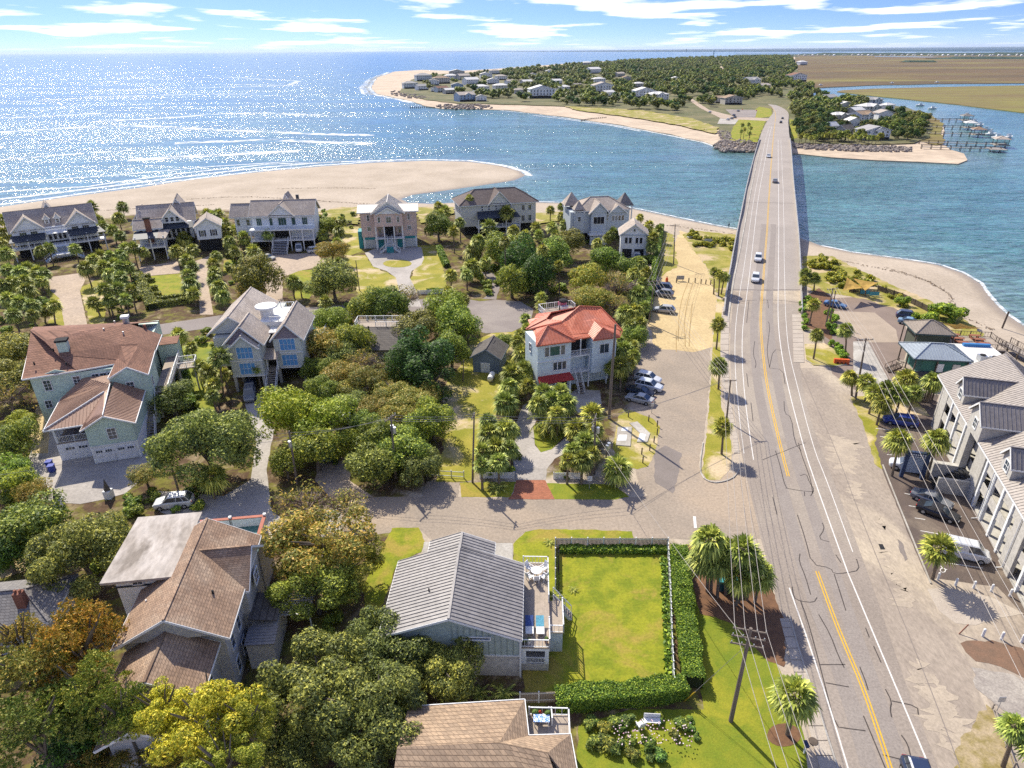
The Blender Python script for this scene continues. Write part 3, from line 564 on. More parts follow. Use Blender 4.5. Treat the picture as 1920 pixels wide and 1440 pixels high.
sheet('fenced_lawn', [(1048, 1036), (1252, 1036), (1262, 1300), (1010, 1302), (1050, 1200)], 0.028, LAWN, 0.0)
sheet('corner_lawn', [(1255, 1030), (1290, 1020), (1300, 1060), (1330, 1150), (1400, 1180), (1450, 1230), (1480, 1300), (1508, 1380), (1520, 1470), (1080, 1480), (1085, 1360), (1180, 1330), (1320, 1330), (1290, 1150)], 0.02, LAWNG, 0.08, .6, seed=9)
sheet('mulch_bed', [(1288, 1020), (1330, 1040), (1400, 1060), (1440, 1090), (1475, 1170), (1470, 1250), (1440, 1240), (1380, 1170), (1312, 1150), (1298, 1090)], 0.032, MULCH, 0.12, .5)
sheet('mulch_ring', [(1470 + 32 * math.cos(a), 1378 + 22 * math.sin(a)) for a in [k * .4 for k in range(16)]], 0.034, MULCH, 0.05, .4)
sheet('right_sand_lot', [(1735, 1100), (1760, 1080), (1920, 1100), (2100, 1150), (2100, 1500), (1960, 1520), (1860, 1500), (1850, 1400), (1860, 1330), (1810, 1230), (1770, 1160)], 0.008, SHOUL, 0.25, 1.2, seed=12)
sheet('concrete_apron', [(1738, 1104), (1780, 1102), (1860, 1120), (1920, 1150), (1870, 1160), (1830, 1172), (1790, 1168), (1760, 1145)], 0.020, SIDEW, 0.05, .8)
sheet('brown_gravel_patch', [(1800, 1205), (1860, 1200), (1960, 1230), (2000, 1300), (1900, 1260), (1830, 1240)], 0.02, mat('brown_gravel', (0.22, 0.13, 0.085), (0.17, 0.11, 0.075), 1, .95, .3), 0.25, .8)
sheet('grey_gravel_patch', [(1820, 1250), (1900, 1265), (1990, 1310), (1980, 1380), (1880, 1330), (1830, 1290)], 0.024, mat('grey_gravel', (0.27, 0.235, 0.21), (0.40, 0.36, 0.31), 0.6, .95, .3), 0.3, .8, seed=3)
sheet('dry_verge', [(1800, 1395), (1850, 1320), (1870, 1345), (1900, 1440), (1930, 1500), (1780, 1500)], 0.028, mat('dirt_and_grass', (.42, .33, .21), (.24, .19, .06), .9, .95, .5, fine=6), 0.3, .6)
# hotel and restaurant parking
sheet('hotel_parking', [(1612, 775), (1640, 745), (1700, 740), (1760, 740), (1745, 800), (1905, 1090), (1925, 1160), (1870, 1100), (1760, 1085), (1740, 1085), (1715, 1030), (1670, 920), (1650, 870)], 0.018, LOT, 0.05, 1)
sheet('sand_strip', [(1595, 745), (1640, 740), (1720, 755), (1745, 780), (1700, 775), (1650, 790), (1640, 830), (1655, 880), (1640, 870), (1620, 800)], 0.024, DRYG, 0.15, .7)
sheet('restaurant_parking', [(1545, 560), (1640, 555), (1690, 580), (1705, 640), (1690, 690), (1680, 720), (1655, 740), (1600, 730), (1560, 700), (1545, 640)], 0.016, LOT2, 0.05, 1)
sheet('pale_parking_bay', [(1562, 583), (1640, 586), (1680, 618), (1685, 642), (1625, 642), (1580, 622), (1565, 600)], 0.022, mat('pale_asphalt', (0.40, 0.32, 0.24), (0.35, 0.28, 0.21), .4, .9, fine=20), 0.03, 1)
sheet('pale_side_drive', [(1600, 640), (1628, 640), (1665, 710), (1650, 735), (1600, 700)], 0.026, CONC, 0.03, 1)
isl = sheet('grass_island', [(1509, 645), (1545, 643), (1590, 670), (1590, 682), (1560, 687), (1525, 684), (1512, 672)], 0.12, DRYG, 0, thick=.12)
sheet('planting_strip', [(1504, 560), (1535, 540), (1565, 560), (1560, 640), (1530, 620), (1508, 612)], 0.024, MULCH, 0.1, .6)
sheet('right_dune', [(1506, 480), (1560, 480), (1620, 510), (1700, 545), (1800, 590), (1860, 640), (1830, 650), (1740, 600), (1620, 560), (1520, 545), (1506, 520)], 0.02, DUNE, 0.6, 1.3, seed=14)
for x0, y0, x1, y1 in [(1642, 803, 1668, 806), (1650, 818, 1674, 821), (1663, 852, 1674, 853), (1696, 925, 1712, 928), (1704, 948, 1722, 951), (1715, 971, 1735, 974), (1726, 995, 1760, 1001), (1785, 1005, 1817, 1010), (1772, 1055, 1843, 1065)]:
    stripe([(x0, y0), (x1, y1)], 0.12, LINE, 0.03, 'parking_line', M1, deck=False, sm=0)
for a in range(10):   # wheelchair mark: a ring and a back stroke
    t0, t1 = a * .62, a * .62 + .63
    stripe([(1768 + 5 * math.cos(t0), 1069 + 4 * math.sin(t0)), (1768 + 5 * math.cos(t1), 1069 + 4 * math.sin(t1))], 0.09, LINE, 0.031, 'parking_symbol', M1, deck=False, sm=0, step=.5)
stripe([(1764, 1061), (1768, 1066), (1776, 1068)], 0.1, LINE, 0.032, 'parking_symbol', M1, deck=False, sm=0)
# near left house drives
sheet('paver_forecourt', [(60, 840), (100, 800), (290, 820), (300, 850), (270, 895), (235, 925), (200, 935), (150, 945), (80, 940), (40, 900)], 0.02, DRIVEC, 0.03, 1)
sheet('side_path', [(70, 760), (95, 780), (90, 850), (60, 850), (55, 800)], 0.024, SANDR, 0.05, .6)
sheet('shaded_drive', [(455, 740), (490, 742), (505, 790), (515, 800), (500, 880), (510, 960), (560, 990), (640, 940), (640, 1010), (430, 1010), (300, 960), (290, 920), (420, 930), (470, 900), (480, 830)], 0.014, DRIVEC, 0.06, 1)
sheet('thicket_drive', [(600, 865), (640, 850), (660, 880), (655, 900), (700, 932), (620, 935), (590, 900)], 0.018, DRIVE, 0.05, .8)
sheet('curved_drive', [(968, 903), (960, 850), (965, 800), (980, 760), (1010, 745), (1070, 760), (1085, 740), (1070, 775), (1010, 780), (1000, 800), (1003, 835), (1015, 848), (1035, 842), (1060, 820), (1075, 840), (1040, 860), (1025, 880), (1023, 903)], 0.018, DRIVEC, 0.06, .8)
sheet('round_bed', [(1000, 800), (1015, 780), (1060, 775), (1065, 810), (1035, 842), (1014, 848), (1003, 832)], 0.03, LAWNG, 0.04, .5)
sheet('brick_apron', [(968, 900), (1022, 900), (1040, 936), (952, 936), (962, 925)], 0.03, REDBR, 0.03, .6)
sheet('garage_court', [(1060, 745), (1080, 730), (1125, 732), (1128, 758), (1085, 775)], 0.026, CONC, 0)
sheet('apron', [(800, 903), (862, 905), (858, 932), (790, 932)], 0.02, OLDASP, 0.1, .6)
sheet('concrete_walk', [(795, 1016), (812, 1016), (805, 1040), (792, 1038)], 0.03, CONC); sheet('concrete_walk', [(920, 1018), (961, 1018), (962, 1062), (921, 1052)], 0.03, CONC)
# beach-row lots
sheet('long_paver_drive', [(90, 520), (150, 512), (160, 525), (150, 545), (172, 650), (128, 650), (112, 560), (95, 545)], 0.02, DRIVE, 0.05, 1)
sheet('dry_lawn', [(80, 535), (112, 545), (128, 612), (90, 605), (100, 570)], 0.016, DRYG, 0.2, .8); sheet('dry_lawn', [(150, 540), (190, 520), (200, 560), (195, 605), (170, 612)], 0.016, DRYG, 0.2, .8)
sheet('hedged_lawn', [(278, 518), (338, 513), (346, 555), (345, 562), (292, 572), (272, 540)], 0.022, LAWN, 0.04, .8)
sheet('forecourt', [(262, 500), (335, 490), (338, 512), (280, 517), (262, 530)], 0.02, DRIVE, 0.05, 1)
sheet('lane_drive', [(365, 490), (392, 480), (388, 520), (395, 560), (400, 590), (375, 590), (372, 540)], 0.02, DRIVE, 0.05, 1)
sheet('hedged_lawn', [(420, 488), (445, 485), (440, 510), (418, 512)], 0.022, LAWN, 0.04, .8)
sheet('motor_court', [(470, 485), (500, 478), (590, 474), (612, 492), (600, 500), (560, 508), (530, 520), (530, 560), (545, 590), (490, 600), (500, 545), (480, 505)], 0.02, DRIVE, 0.05, 1)
sheet('curved_lawn', [(540, 513), (565, 507), (596, 505), (590, 540), (580, 560), (550, 558), (560, 530)], 0.024, LAWN, 0.04, .8)
sheet('residential_street', [(160, 625), (300, 608), (420, 590), (520, 580), (600, 575), (720, 568), (800, 560), (870, 560), (900, 565), (930, 562), (975, 565), (1000, 580), (995, 605), (960, 622), (910, 625), (880, 615), (870, 600), (780, 585), (600, 592), (430, 610), (300, 628), (180, 645)], 0.022, CULD, 0.05, 1)
sheet('scrub_lawn', [(660, 480), (685, 478), (700, 500), (745, 520), (752, 545), (755, 552), (672, 552), (640, 470), (655, 440)], 0.018, DRYG, 0.3, 1)
sheet('scrub_lawn', [(640, 425), (672, 425), (680, 470), (660, 478), (640, 460)], 0.018, DRYG, 0.3, 1); sheet('scrub_lawn', [(775, 508), (790, 490), (782, 460), (820, 460), (838, 530), (835, 548), (782, 548), (768, 525)], 0.018, DRYG, 0.3, 1, seed=5)
sheet('keyhole_drive', [(684, 474), (705, 465), (790, 463), (795, 485), (790, 496), (772, 508), (768, 520), (780, 545), (790, 575), (755, 575), (750, 550), (742, 520), (725, 508), (700, 500)], 0.024, DRIVEC, 0.03, 1)
sheet('oval_bed', [(745 + 27 * math.cos(a), 494 + 7.5 * math.sin(a)) for a in [k * .35 for k in range(18)]], 0.05, DRYG, 0)
sheet('garden_drive', [(903, 510), (925, 512), (938, 535), (930, 562), (905, 560), (925, 545), (915, 525)], 0.024, CULD, 0.05, 1)
sheet('garden_lawn', [(915, 510), (945, 508), (970, 530), (950, 533)], 0.026, LAWNG, 0.1, .8)
sheet('dune_scrub', [(585, 400), (640, 388), (680, 388), (672, 420), (620, 418)], 0.02, DUNE, 0.6, 1.5, seed=21); sheet('dune_scrub', [(775, 388), (850, 388), (850, 400), (790, 418)], 0.02, DUNE, 0.5, 1.5, seed=22)
sheet('dune_scrub', [(998, 400), (1060, 396), (1060, 412), (1000, 420)], 0.02, DUNE, 0.5, 1.5, seed=23); sheet('dune_scrub', [(1205, 420), (1262, 440), (1270, 500), (1235, 520), (1230, 470)], 0.02, DUNE, 0.4, 1.2, seed=24)
sheet('lower_left_yard', [(0, 1060), (60, 1045), (65, 1065), (0, 1085)], 0.02, SANDR, 0.1, .6)
sheet('side_garden', [(330, 650), (400, 640), (400, 780), (345, 790)], 0.018, LAWNG, 0.2, .8)

# sidewalk slabs, both sides of the road
def slabs(pl_l, pl_r, label, n, m=SIDEW):
    g = link('sidewalk', None); g['kind'] = 'structure'; g['label'] = label
    A = [P(*p) for p in pl_l]; B = [P(*p) for p in pl_r]
    A = smooth(A); B = smooth(B)
    def at(pl, t):
        i = t * (len(pl) - 1); k = min(int(i), len(pl) - 2); return pl[k] + (pl[k + 1] - pl[k]) * (i - k)
    for i in range(n):
        t0, t1 = (i + .03) / n, (i + .97) / n; mb = MB(); h = .07 + rnd.uniform(-.006, .006)
        q = [at(A, t0), at(B, t0), at(B, t1), at(A, t1)]
        mb.ext([v + Vector((0, 0, h)) for v in q], (0, 0, -.12)); mb.build('slab', m, g)
slabs([(1354, 575), (1350, 640), (1352, 700), (1358, 760), (1372, 810), (1376, 850)], [(1369, 575), (1366, 640), (1366, 700), (1371, 760), (1381, 810), (1387, 850)], 'concrete sidewalk left of the road leading to the bridge', 34)
slabs([(1484, 560), (1486, 610), (1488, 680)], [(1502, 560), (1505, 610), (1508, 680)], 'concrete sidewalk right of the road at the bridge end', 22)
slabs([(1462, 1160), (1480, 1230), (1502, 1310), (1525, 1400), (1555, 1500)], [(1480, 1160), (1500, 1230), (1528, 1310), (1556, 1400), (1590, 1500)], 'concrete sidewalk between the corner lawn and road', 16)
def kerb(pxs, label, h=.13, w=.16, m=CONC, sm=1):
    pts = smooth([P(*p) for p in pxs], sm); mb = MB()
    for a, b in zip(pts, pts[1:]): mb.beam(a + Vector((0, 0, h / 2)), b + Vector((0, 0, h / 2)), w, h)
    return tag(mb.build('kerb', m), label, kind='structure')
kerb([(1390, 870), (1380, 893), (1360, 903), (1335, 906), (1315, 895), (1312, 870), (1318, 830)], 'rounded kerb at the end of the grass verge')
kerb([(1511, 676), (1528, 685), (1560, 688), (1588, 684)], 'kerb round the planted island')
kerb([(1480, 1155), (1500, 1228), (1528, 1308), (1556, 1398), (1590, 1500)], 'kerb along the corner lawn')
kerb([(1655, 872), (1668, 905), (1690, 960), (1735, 1070), (1745, 1095)], 'low kerb of the hotel parking lot')

# bridge barriers and bents
def barrier(pxs, label, rail=True):
    pts = smooth([PD(x, y) for x, y in pxs], 1); t = thing('bridge_parapet', label, 'parapet', (0, 0, 0)); mb = MB(); mr = MB()
    for a, b in zip(pts, pts[1:]):
        mb.beam(a + Vector((0, 0, .4)), b + Vector((0, 0, .4)), .35, .8); mr.beam(a + Vector((0, 0, 1.1)), b + Vector((0, 0, 1.1)), .1, .1)
    for p in resample(pts, 3.0): mr.beam(p + Vector((0, 0, .8)), p + Vector((0, 0, 1.1)), .1, .1)
    mb.build('parapet_wall', CONC, t); mr.build('hand_rail', METAL, t)
barrier([(1357, 590)] + BL[:5] + [(1424, 262)], 'concrete parapet with rail on the left of the bridge')
barrier([(1503, 590)] + BR[:5] + [(1481, 262)], 'concrete parapet with rail on the right of the bridge')
stripe([(1365, 600), (1368, 575), (1376, 520), (1390, 455), (1400, 400), (1411, 340), (1425, 280)], 0.35, CONC, 0.12, 'walkway_edge', M1)
for i in range(15):
    y = 158 + i * 21.0
    # centre line of the bridge at that distance
    a0, b0 = PD(1362, 545), PD(1502, 545); a1_, b1_ = PD(1424, 262), PD(1481, 262)
    t = (y - (a0.y + b0.y) / 2) / ((a1_.y + b1_.y) / 2 - (a0.y + b0.y) / 2)
    L_ = a0.lerp(a1_, t); R__ = b0.lerp(b1_, t); zt = zdeck(y) - 1.09
    if zt < -.3: continue
    mb = MB(); d = (R__ - L_); d.z = 0; ang = math.atan2(d.y, d.x)
    w = d.length; mb.box(-w / 2, -.5, zt - .8, w / 2, .5, zt)
    for k in range(5): mb.cyl(-w / 2 + 1 + k * (w - 2) / 4, 0, -8, zt - .8, .4, 8)
    mid = (L_ + R__) / 2
    o = mb.build('bridge_bent', CONC, None, (mid.x, mid.y, 0), ang); tag(o, 'concrete pile bent carrying the bridge over the inlet', 'bridge support', 'pile bents under the bridge')
# ================================================================ buildings
def seamed(poly, m, parent, name='roof', th=.14, seam=None, rib=.05, panels=False, trimmat=None):
    """a planar roof face with thickness and (for metal roofs) raised seams running down the slope; or separate panels"""
    pts = [Vector(p) for p in poly]; n = Vector((0, 0, 0))
    for i in range(1, len(pts) - 1): n += (pts[i] - pts[0]).cross(pts[i + 1] - pts[0])
    n.normalize()
    if n.z < 0: n = -n; pts = pts[::-1]
    mb = MB(); 
    if not panels: mb.ext([p for p in pts], -n * th)
    if seam:
        up = Vector((0, 0, 1)); s_ = (up - n * up.dot(n)); s_ = s_.normalized() if s_.length > 1e-3 else Vector((0, 1, 0)); t = s_.cross(n).normalized()
        ts = [p.dot(t) for p in pts]; t0, t1 = min(ts), max(ts); k = max(1, round((t1 - t0) / seam)); st = (t1 - t0) / k
        def clip(v):
            xs = []
            for a, b in zip(pts, pts[1:] + pts[:1]):
                ta, tb = a.dot(t) - v, b.dot(t) - v
                if (ta > 0) != (tb > 0): xs.append(a + (b - a) * (ta / (ta - tb)))
            return (xs[0], xs[1]) if len(xs) >= 2 else None
        for i in range(k if panels else k + 1):
            v = t0 + st * i; v = min(max(v, t0 + 1e-3), t1 - 1e-3)
            if panels:
                a, b = clip(v + 1e-4), clip(min(v + st, t1 - 1e-3) - 1e-4)
                if a and b:
                    if a[0].dot(s_) > a[1].dot(s_): a = (a[1], a[0])
                    if b[0].dot(s_) > b[1].dot(s_): b = (b[1], b[0])
                    pm = MB(); pm.ext([a[0], b[0], b[1], a[1]][::-1] if (b[0] - a[0]).cross(a[1] - a[0]).dot(n) < 0 else [a[0], b[0], b[1], a[1]], -n * th)
                    pm.beam(a[0] + n * rib * .5, a[1] + n * rib * .5, .05, rib * 1.6); pm.build('roof_panel', m, parent)
            else:
                a = clip(v)
                if a and (a[1] - a[0]).length > .1: mb.beam(a[0] + n * rib * .4, a[1] + n * rib * .4, .05, rib)
    if not panels: mb.build(name, m, parent)
def block(par, x0, y0, x1, y1, z0, z1, m, name='wall'):
    return MB().box(x0, y0, z0, x1, y1, z1).build(name, m, par)
def gable(par, x0, x1, y0, y1, z, rise, m, axis='y', ov=.45, wallm=None, trim=WHITE, seam=None, panels=False, ends=(1, 1), gz=0.0, ridge=None, capm=None):
    """gable roof over the rectangle; ridge along axis. eaves at height z on the wall line; ends: build the end wall triangles"""
    def T(u, v, w): return (v, u, w) if axis == 'y' else (u, v, w)      # u along ridge, v across
    u0, u1, v0, v1 = (y0, y1, x0, x1) if axis == 'y' else (x0, x1, y0, y1)
    vm = (v0 + v1) / 2 if ridge is None else ridge
    sl0 = rise / (vm - v0); sl1 = rise / (v1 - vm); th = .16
    for vs, sl, sg in ((v0, sl0, -1), (v1, sl1, 1)):
        ve = vs + sg * ov; ze = z - ov * sl + .03 + th
        seamed([T(u0 - ov, ve, ze), T(u1 + ov, ve, ze), T(u1 + ov, vm, z + rise + .03 + th), T(u0 - ov, vm, z + rise + .03 + th)], m, par, seam=seam, panels=panels, th=th)
        mb = MB(); mb.beam(T(u0 - ov, ve + sg * .03, ze - .14), T(u1 + ov, ve + sg * .03, ze - .14), .05, .2)
        for ue in (u0 - ov - .03, u1 + ov + .03): mb.beam(T(ue, ve, ze - .13), T(ue, vm, z + rise + .06), .05, .22)
        mb.build('fascia', trim, par)
    MB().beam(T(u0 - ov, vm, z + rise + .05 + th), T(u1 + ov, vm, z + rise + .05 + th), .22, .07).build('ridge_cap', capm or m, par)
    for k, ue in enumerate((u0, u1)):
        if ends[k]:
            d = .12 if k == 0 else -.12
            MB().ext([T(ue, v0, z - gz), T(ue, v1, z - gz), T(ue, v1, z), T(ue, vm, z + rise), T(ue, v0, z)], (Vector(T(ue + d, 0, 0)) - Vector(T(ue, 0, 0)))).build('gable_wall', wallm or trim, par)
def hip(par, x0, x1, y0, y1, z, rise, m, ov=.5, seam=None, trim=WHITE, inset=None):
    x0 -= ov; x1 += ov; y0 -= ov; y1 += ov; zt = z + rise; lx, ly = x1 - x0, y1 - y0; th = .14
    q = min(lx, ly) / 2 if inset is None else inset
    if lx >= ly: a, b = (x0 + q, (y0 + y1) / 2, zt), (x1 - q, (y0 + y1) / 2, zt)
    else: a, b = ((x0 + x1) / 2, y0 + q, zt), ((x0 + x1) / 2, y1 - q, zt)
    A, B, C_, D_ = (x0, y0, z), (x1, y0, z), (x1, y1, z), (x0, y1, z)
    if abs(lx - ly) < .05: F = [[A, B, a], [B, C_, a], [C_, D_, a], [D_, A, a]]
    elif lx > ly: F = [[A, B, b, a], [B, C_, b], [C_, D_, a, b], [D_, A, a]]
    else: F = [[A, B, a], [B, C_, b, a], [C_, D_, b], [D_, A, a, b]]
    up = Vector((0, 0, .12))
    for f in F: seamed([Vector(p) + up for p in f], m, par, seam=seam, th=.08)
    mb = MB(); mb.box(x0, y0, z - .14, x1, y0 + .08, z + .06); mb.box(x0, y1 - .08, z - .14, x1, y1, z + .06); mb.box(x0, y0, z - .14, x0 + .08, y1, z + .06); mb.box(x1 - .08, y0, z - .14, x1, y1, z + .06)
    mb.box(x0 + .1, y0 + .1, z - .1, x1 - .1, y1 - .1, z - .03); mb.build('fascia', trim, par)
    mb = MB()
    for p_, q_ in ((A, a), (D_, a if lx >= ly else b), (B, b if lx >= ly else a), (C_, b), (a, b)):
        p_, q_ = Vector(p_) + up * 1.6, Vector(q_) + up * 1.6
        if (p_ - q_).length > .2: mb.beam(p_, q_, .2, .07)
    mb.build('ridge_cap', m, par)
WC = {}
def win(par, x, y, z, w, h, face='f', div=(2, 2), fm=None, shutter=None, glass=None, trim=.11):
    """window centred at x (or y) on a wall; face f/b/l/r says which way it looks"""
    fm = fm or WHITE; key = (w, h, div, fm.name, shutter.name if shutter else '', glass.name if glass else '', trim)
    if key not in WC:
        f = MB(); t = trim
        f.box(-w / 2 - t, -.09, -t, -w / 2, .0, h + t); f.box(w / 2, -.09, -t, w / 2 + t, .0, h + t); f.box(-w / 2, -.09, h, w / 2, 0, h + t); f.box(-w / 2, -.12, -t, w / 2, 0, 0)
        for i in range(1, div[0]): q = -w / 2 + w * i / div[0]; f.box(q - .025, -.06, 0, q + .025, -.02, h)
        for i in range(1, div[1]): q = h * i / div[1]; f.box(-w / 2, -.062, q - .025, w / 2, -.022, q + .025)
        g = MB().box(-w / 2, -.03, 0, w / 2, -.005, h); sh = None
        if shutter:
            sh = []
            for sg in (-1, 1):
                s_ = MB(); c = sg * (w / 2 + t + .04 + w * .22); s_.box(c - w * .22, -.07, -.05, c + w * .22, -.01, h + .05)
                for k in range(5): s_.box(c - w * .17, -.09, h * (k + .1) / 5, c + w * .17, -.07, h * (k + .75) / 5)
                sh.append(s_.mesh('shutter', shutter))
        WC[key] = (f.mesh('window', fm), g.mesh('pane', glass or GLASS), sh)
    f, g, sh = WC[key]; o = link('window', f, par, (x, y, z), {'f': 0, 'r': R(90), 'b': R(180), 'l': R(-90)}.get(face, face if isinstance(face, (int, float)) else 0))
    link('pane', g, o)
    if sh:
        for s_ in sh: link('shutter', s_, o)
    return o
def door(par, x, y, z, w, h, face='f', m=None, name='door', rows=4):
    f = MB().box(-w / 2, -.06, 0, w / 2, 0, h)
    for k in range(rows):
        f.box(-w / 2 + .08, -.085, h * (k + .12) / rows, w / 2 - .08, -.06, h * (k + .88) / rows)
    o = f.build(name, m or WHITE, par, (x, y, z), {'f': 0, 'r': R(90), 'b': R(180), 'l': R(-90)}.get(face, 0)); return o
def rail(par, pts, z, h=1.0, m=WHITE, sp=.35, post=1.8, name='railing', n=None):
    mb = MB()
    for (x0, y0), (x1, y1) in zip(pts, pts[1:]):
        a, b = Vector((x0, y0, z)), Vector((x1, y1, z)); ln = (b - a).length
        mb.beam(a + Vector((0, 0, h)), b + Vector((0, 0, h)), .1, .06); mb.beam(a + Vector((0, 0, .12)), b + Vector((0, 0, .12)), .06, .05)
        k = max(1, round(ln / post))
        for i in range(k + 1): p = a + (b - a) * i / k; mb.box(p.x - .06, p.y - .06, z, p.x + .06, p.y + .06, z + h + .08)
        k = max(1, int(ln / sp))
        for i in range(1, k): p = a + (b - a) * i / k; mb.box(p.x - .02, p.y - .02, z + .1, p.x + .02, p.y + .02, z + h)
    return mb.build(name, m, par)
def stairs(par, x0, x1, y0, y1, z0, z1, n, m=WOOD, side=WHITE, axis='y', rails=True):
    """flight from (y0,z0) up to (y1,z1), every tread its own step"""
    for i in range(n):
        t = (i + .5) / n; z = z0 + (z1 - z0) * (i + 1) / n - .05; y = y0 + (y1 - y0) * t; d = abs(y1 - y0) / n * .55
        mb = MB().box(x0, -d, -.03, x1, d, .03) if axis == 'y' else MB().box(-d, x0, -.03, d, x1, .03)
        mb.build('step', m, par, (0, y, z) if axis == 'y' else (y, 0, z))
    mb = MB()
    for q in (x0, x1):
        for dz, hh_ in ((-.12, .28), (.95, .08)):
            if dz > 0 and not rails: continue
            a, b = (q, y0, z0 + dz), (q, y1, z1 + dz)
            if axis == 'x': a, b = (y0, q, z0 + dz), (y1, q, z1 + dz)
            mb.beam(a, b, .08, hh_)
        if rails:
            for i in range(max(3, n // 2)):
                t = i / (max(3, n // 2) - 1); yy = y0 + (y1 - y0) * t; z = z0 + (z1 - z0) * t
                c = (q, yy) if axis == 'y' else (yy, q); mb.box(c[0] - .035, c[1] - .035, z, c[0] + .035, c[1] + .035, z + .95)
    mb.build('stair_rail', side, par)
def posts(par, pl, z0, z1, w=.25, m=WHITE, name='column'):
    for x, y in pl: MB().box(-w / 2, -w / 2, 0, w / 2, w / 2, z1 - z0).build(name, m, par, (x, y, z0))
def house(name, label, x, y, deg, cat='house', group=None): return thing(name, label, cat, (x, y, 0), R(deg), group)
GREYM = mat('grey_metal_roof', (0.30, 0.28, 0.265), (0.255, 0.24, 0.23), .25, .55, metal=.1, c3=(.325, .305, .29))
SHB = mat('brown_shingles', (0.37, 0.255, 0.175), (0.30, 0.20, 0.135), .5, .95, .5, kind='shingle', c3=(0.42, 0.31, 0.22))
SHR = mat('red_brown_shingles', (0.285, 0.155, 0.105), (0.24, 0.13, 0.09), .4, .95, .4, kind='shingle', c3=(0.31, 0.17, 0.12))
SHT = mat('tan_shingles', (0.41, 0.30, 0.20), (0.34, 0.245, 0.165), .5, .95, .4, kind='shingle')
SHP = mat('pale_taupe_shingles', (0.50, 0.43, 0.36), (0.42, 0.36, 0.305), .4, .95, .3, kind='shingle', c3=(.55, .48, .41))
SHC = mat('charcoal_shingles', (0.155, 0.14, 0.125), (0.125, 0.112, 0.10), .5, .95, .4, kind='shingle')
SHG = mat('grey_shingles', (0.26, 0.245, 0.23), (0.215, 0.205, 0.195), .4, .95, .4, kind='shingle')
COPM = mat('pinkish_metal_roof', (0.36, 0.225, 0.16), (0.32, 0.20, 0.145), .5, .5, metal=.15)
CORAL = mat('coral_metal_roof', (0.64, 0.215, 0.125), (0.55, 0.175, 0.10), .5, .5, fine=5, c3=(.62, .24, .16))
MINT = mat('mint_siding', (0.54, 0.67, 0.57), (0.50, 0.62, 0.53), .4, .7, kind='siding')
SAGE = mat('sage_siding', (0.62, 0.64, 0.58), (0.57, 0.59, 0.54), .4, .7, kind='siding')
PALEB = mat('pale_blue_siding', (0.66, 0.75, 0.77), (0.61, 0.70, 0.72), .4, .7, kind='siding')
PALEG = mat('pale_green_board', (0.40, 0.47, 0.42), (0.37, 0.43, 0.39), .4, .7)
WSID = mat('white_siding', (0.84, 0.86, 0.86), (0.79, 0.81, 0.82), .4, .65, kind='siding')
GSID = mat('grey_siding', (0.52, 0.57, 0.60), (0.48, 0.53, 0.56), .4, .7, kind='siding')
PINK = mat('dusty_pink_siding', (0.66, 0.50, 0.44), (0.62, 0.47, 0.41), .4, .7, kind='siding')
TEAL = mat('teal_paint', (0.04, 0.30, 0.33), None, 1, .6)
BLUESH = mat('bright_blue_shutters', (0.13, 0.36, 0.66), (0.11, 0.31, 0.60), 1, .6)
NAVY = mat('dark_shutters', (0.04, 0.05, 0.07), None, 1, .6)
MAUVE = mat('mauve_gable_board', (0.30, 0.245, 0.28), (0.26, 0.21, 0.245), 1, .7)
STUC = mat('pale_stucco', (0.52, 0.50, 0.46), (0.47, 0.45, 0.42), .3, .85, .1)
HOTW = mat('hotel_wall', (0.50, 0.475, 0.43), (0.46, 0.44, 0.40), .3, .8)
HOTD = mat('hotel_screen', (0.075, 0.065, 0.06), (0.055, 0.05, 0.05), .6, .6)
BRICK = mat('red_brick', (0.30, 0.13, 0.085), (0.22, 0.095, 0.065), 1, .9, .2, kind='brick')
FLATR = mat('stained_flat_roof', (0.52, 0.47, 0.42), (0.34, 0.295, 0.25), .5, .9, .1, fine=5, c3=(.24, .205, .17), stretch=(1, .4, 1))
DKW = mat('deck_planks', (0.42, 0.35, 0.28), (0.33, 0.27, 0.215), .5, .9, .1, kind='planks')
BLUEM = mat('blue_grey_metal_roof', (0.40, 0.45, 0.48), (0.36, 0.40, 0.43), .5, .4, metal=.2)
TANM = mat('tan_metal_roof', (0.34, 0.285, 0.23), (0.28, 0.235, 0.19), .5, .5, metal=.1)
HOTR = mat('hotel_metal_roof', (0.35, 0.31, 0.275), (0.31, 0.275, 0.245), .3, .45, metal=.15)

# --- B1: grey metal roofed house in the foreground
h = house('metal_roof_house', 'house with ribbed light grey metal gable roof and long side deck', 0.6, 42.5, -2.1)
block(h, -12.2, .7, -.1, 9.6, 0, 2.7, STUC); block(h, -12.25, .66, -.05, 9.6, 2.7, 5.15, PALEG, 'upper_wall')
gable(h, -12.35, -.35, .7, 9.7, 5.1, 2.25, GREYM, 'y', .45, wallm=PALEG, seam=.43, panels=True)
block(h, -9.1, 9.7, -3.4, 11.6, 0, 5.6, PALEG); gable(h, -9.4, -3.2, 9.75, 11.7, 6.15, 1.18, GREYM, 'y', .3, wallm=PALEG, seam=.43, panels=True, ends=(0, 1))
mb = MB()
for i in range(11): x = -6.2 + i * .55; mb.box(x, .6, 2.75, x + .04, .66, 5.1 + min((x + 12.35), (-.35 - x)) * .2)
mb.build('batten', mat('batten_shadow', (0.30, 0.36, 0.32), None, 1, .7), h)
block(h, -12.3, .58, -.02, .66, 2.62, 2.76, WHITE, 'belt_trim'); win(h, -4.0, .64, 4.7, 2.4, .22, 'f', (1, 1)); win(h, -5.6, .69, 1.0, 1.1, 1.3, 'f', (1, 2)); block(h, -.14, .55, .02, .8, 0, 5.1, WHITE, 'corner_board')
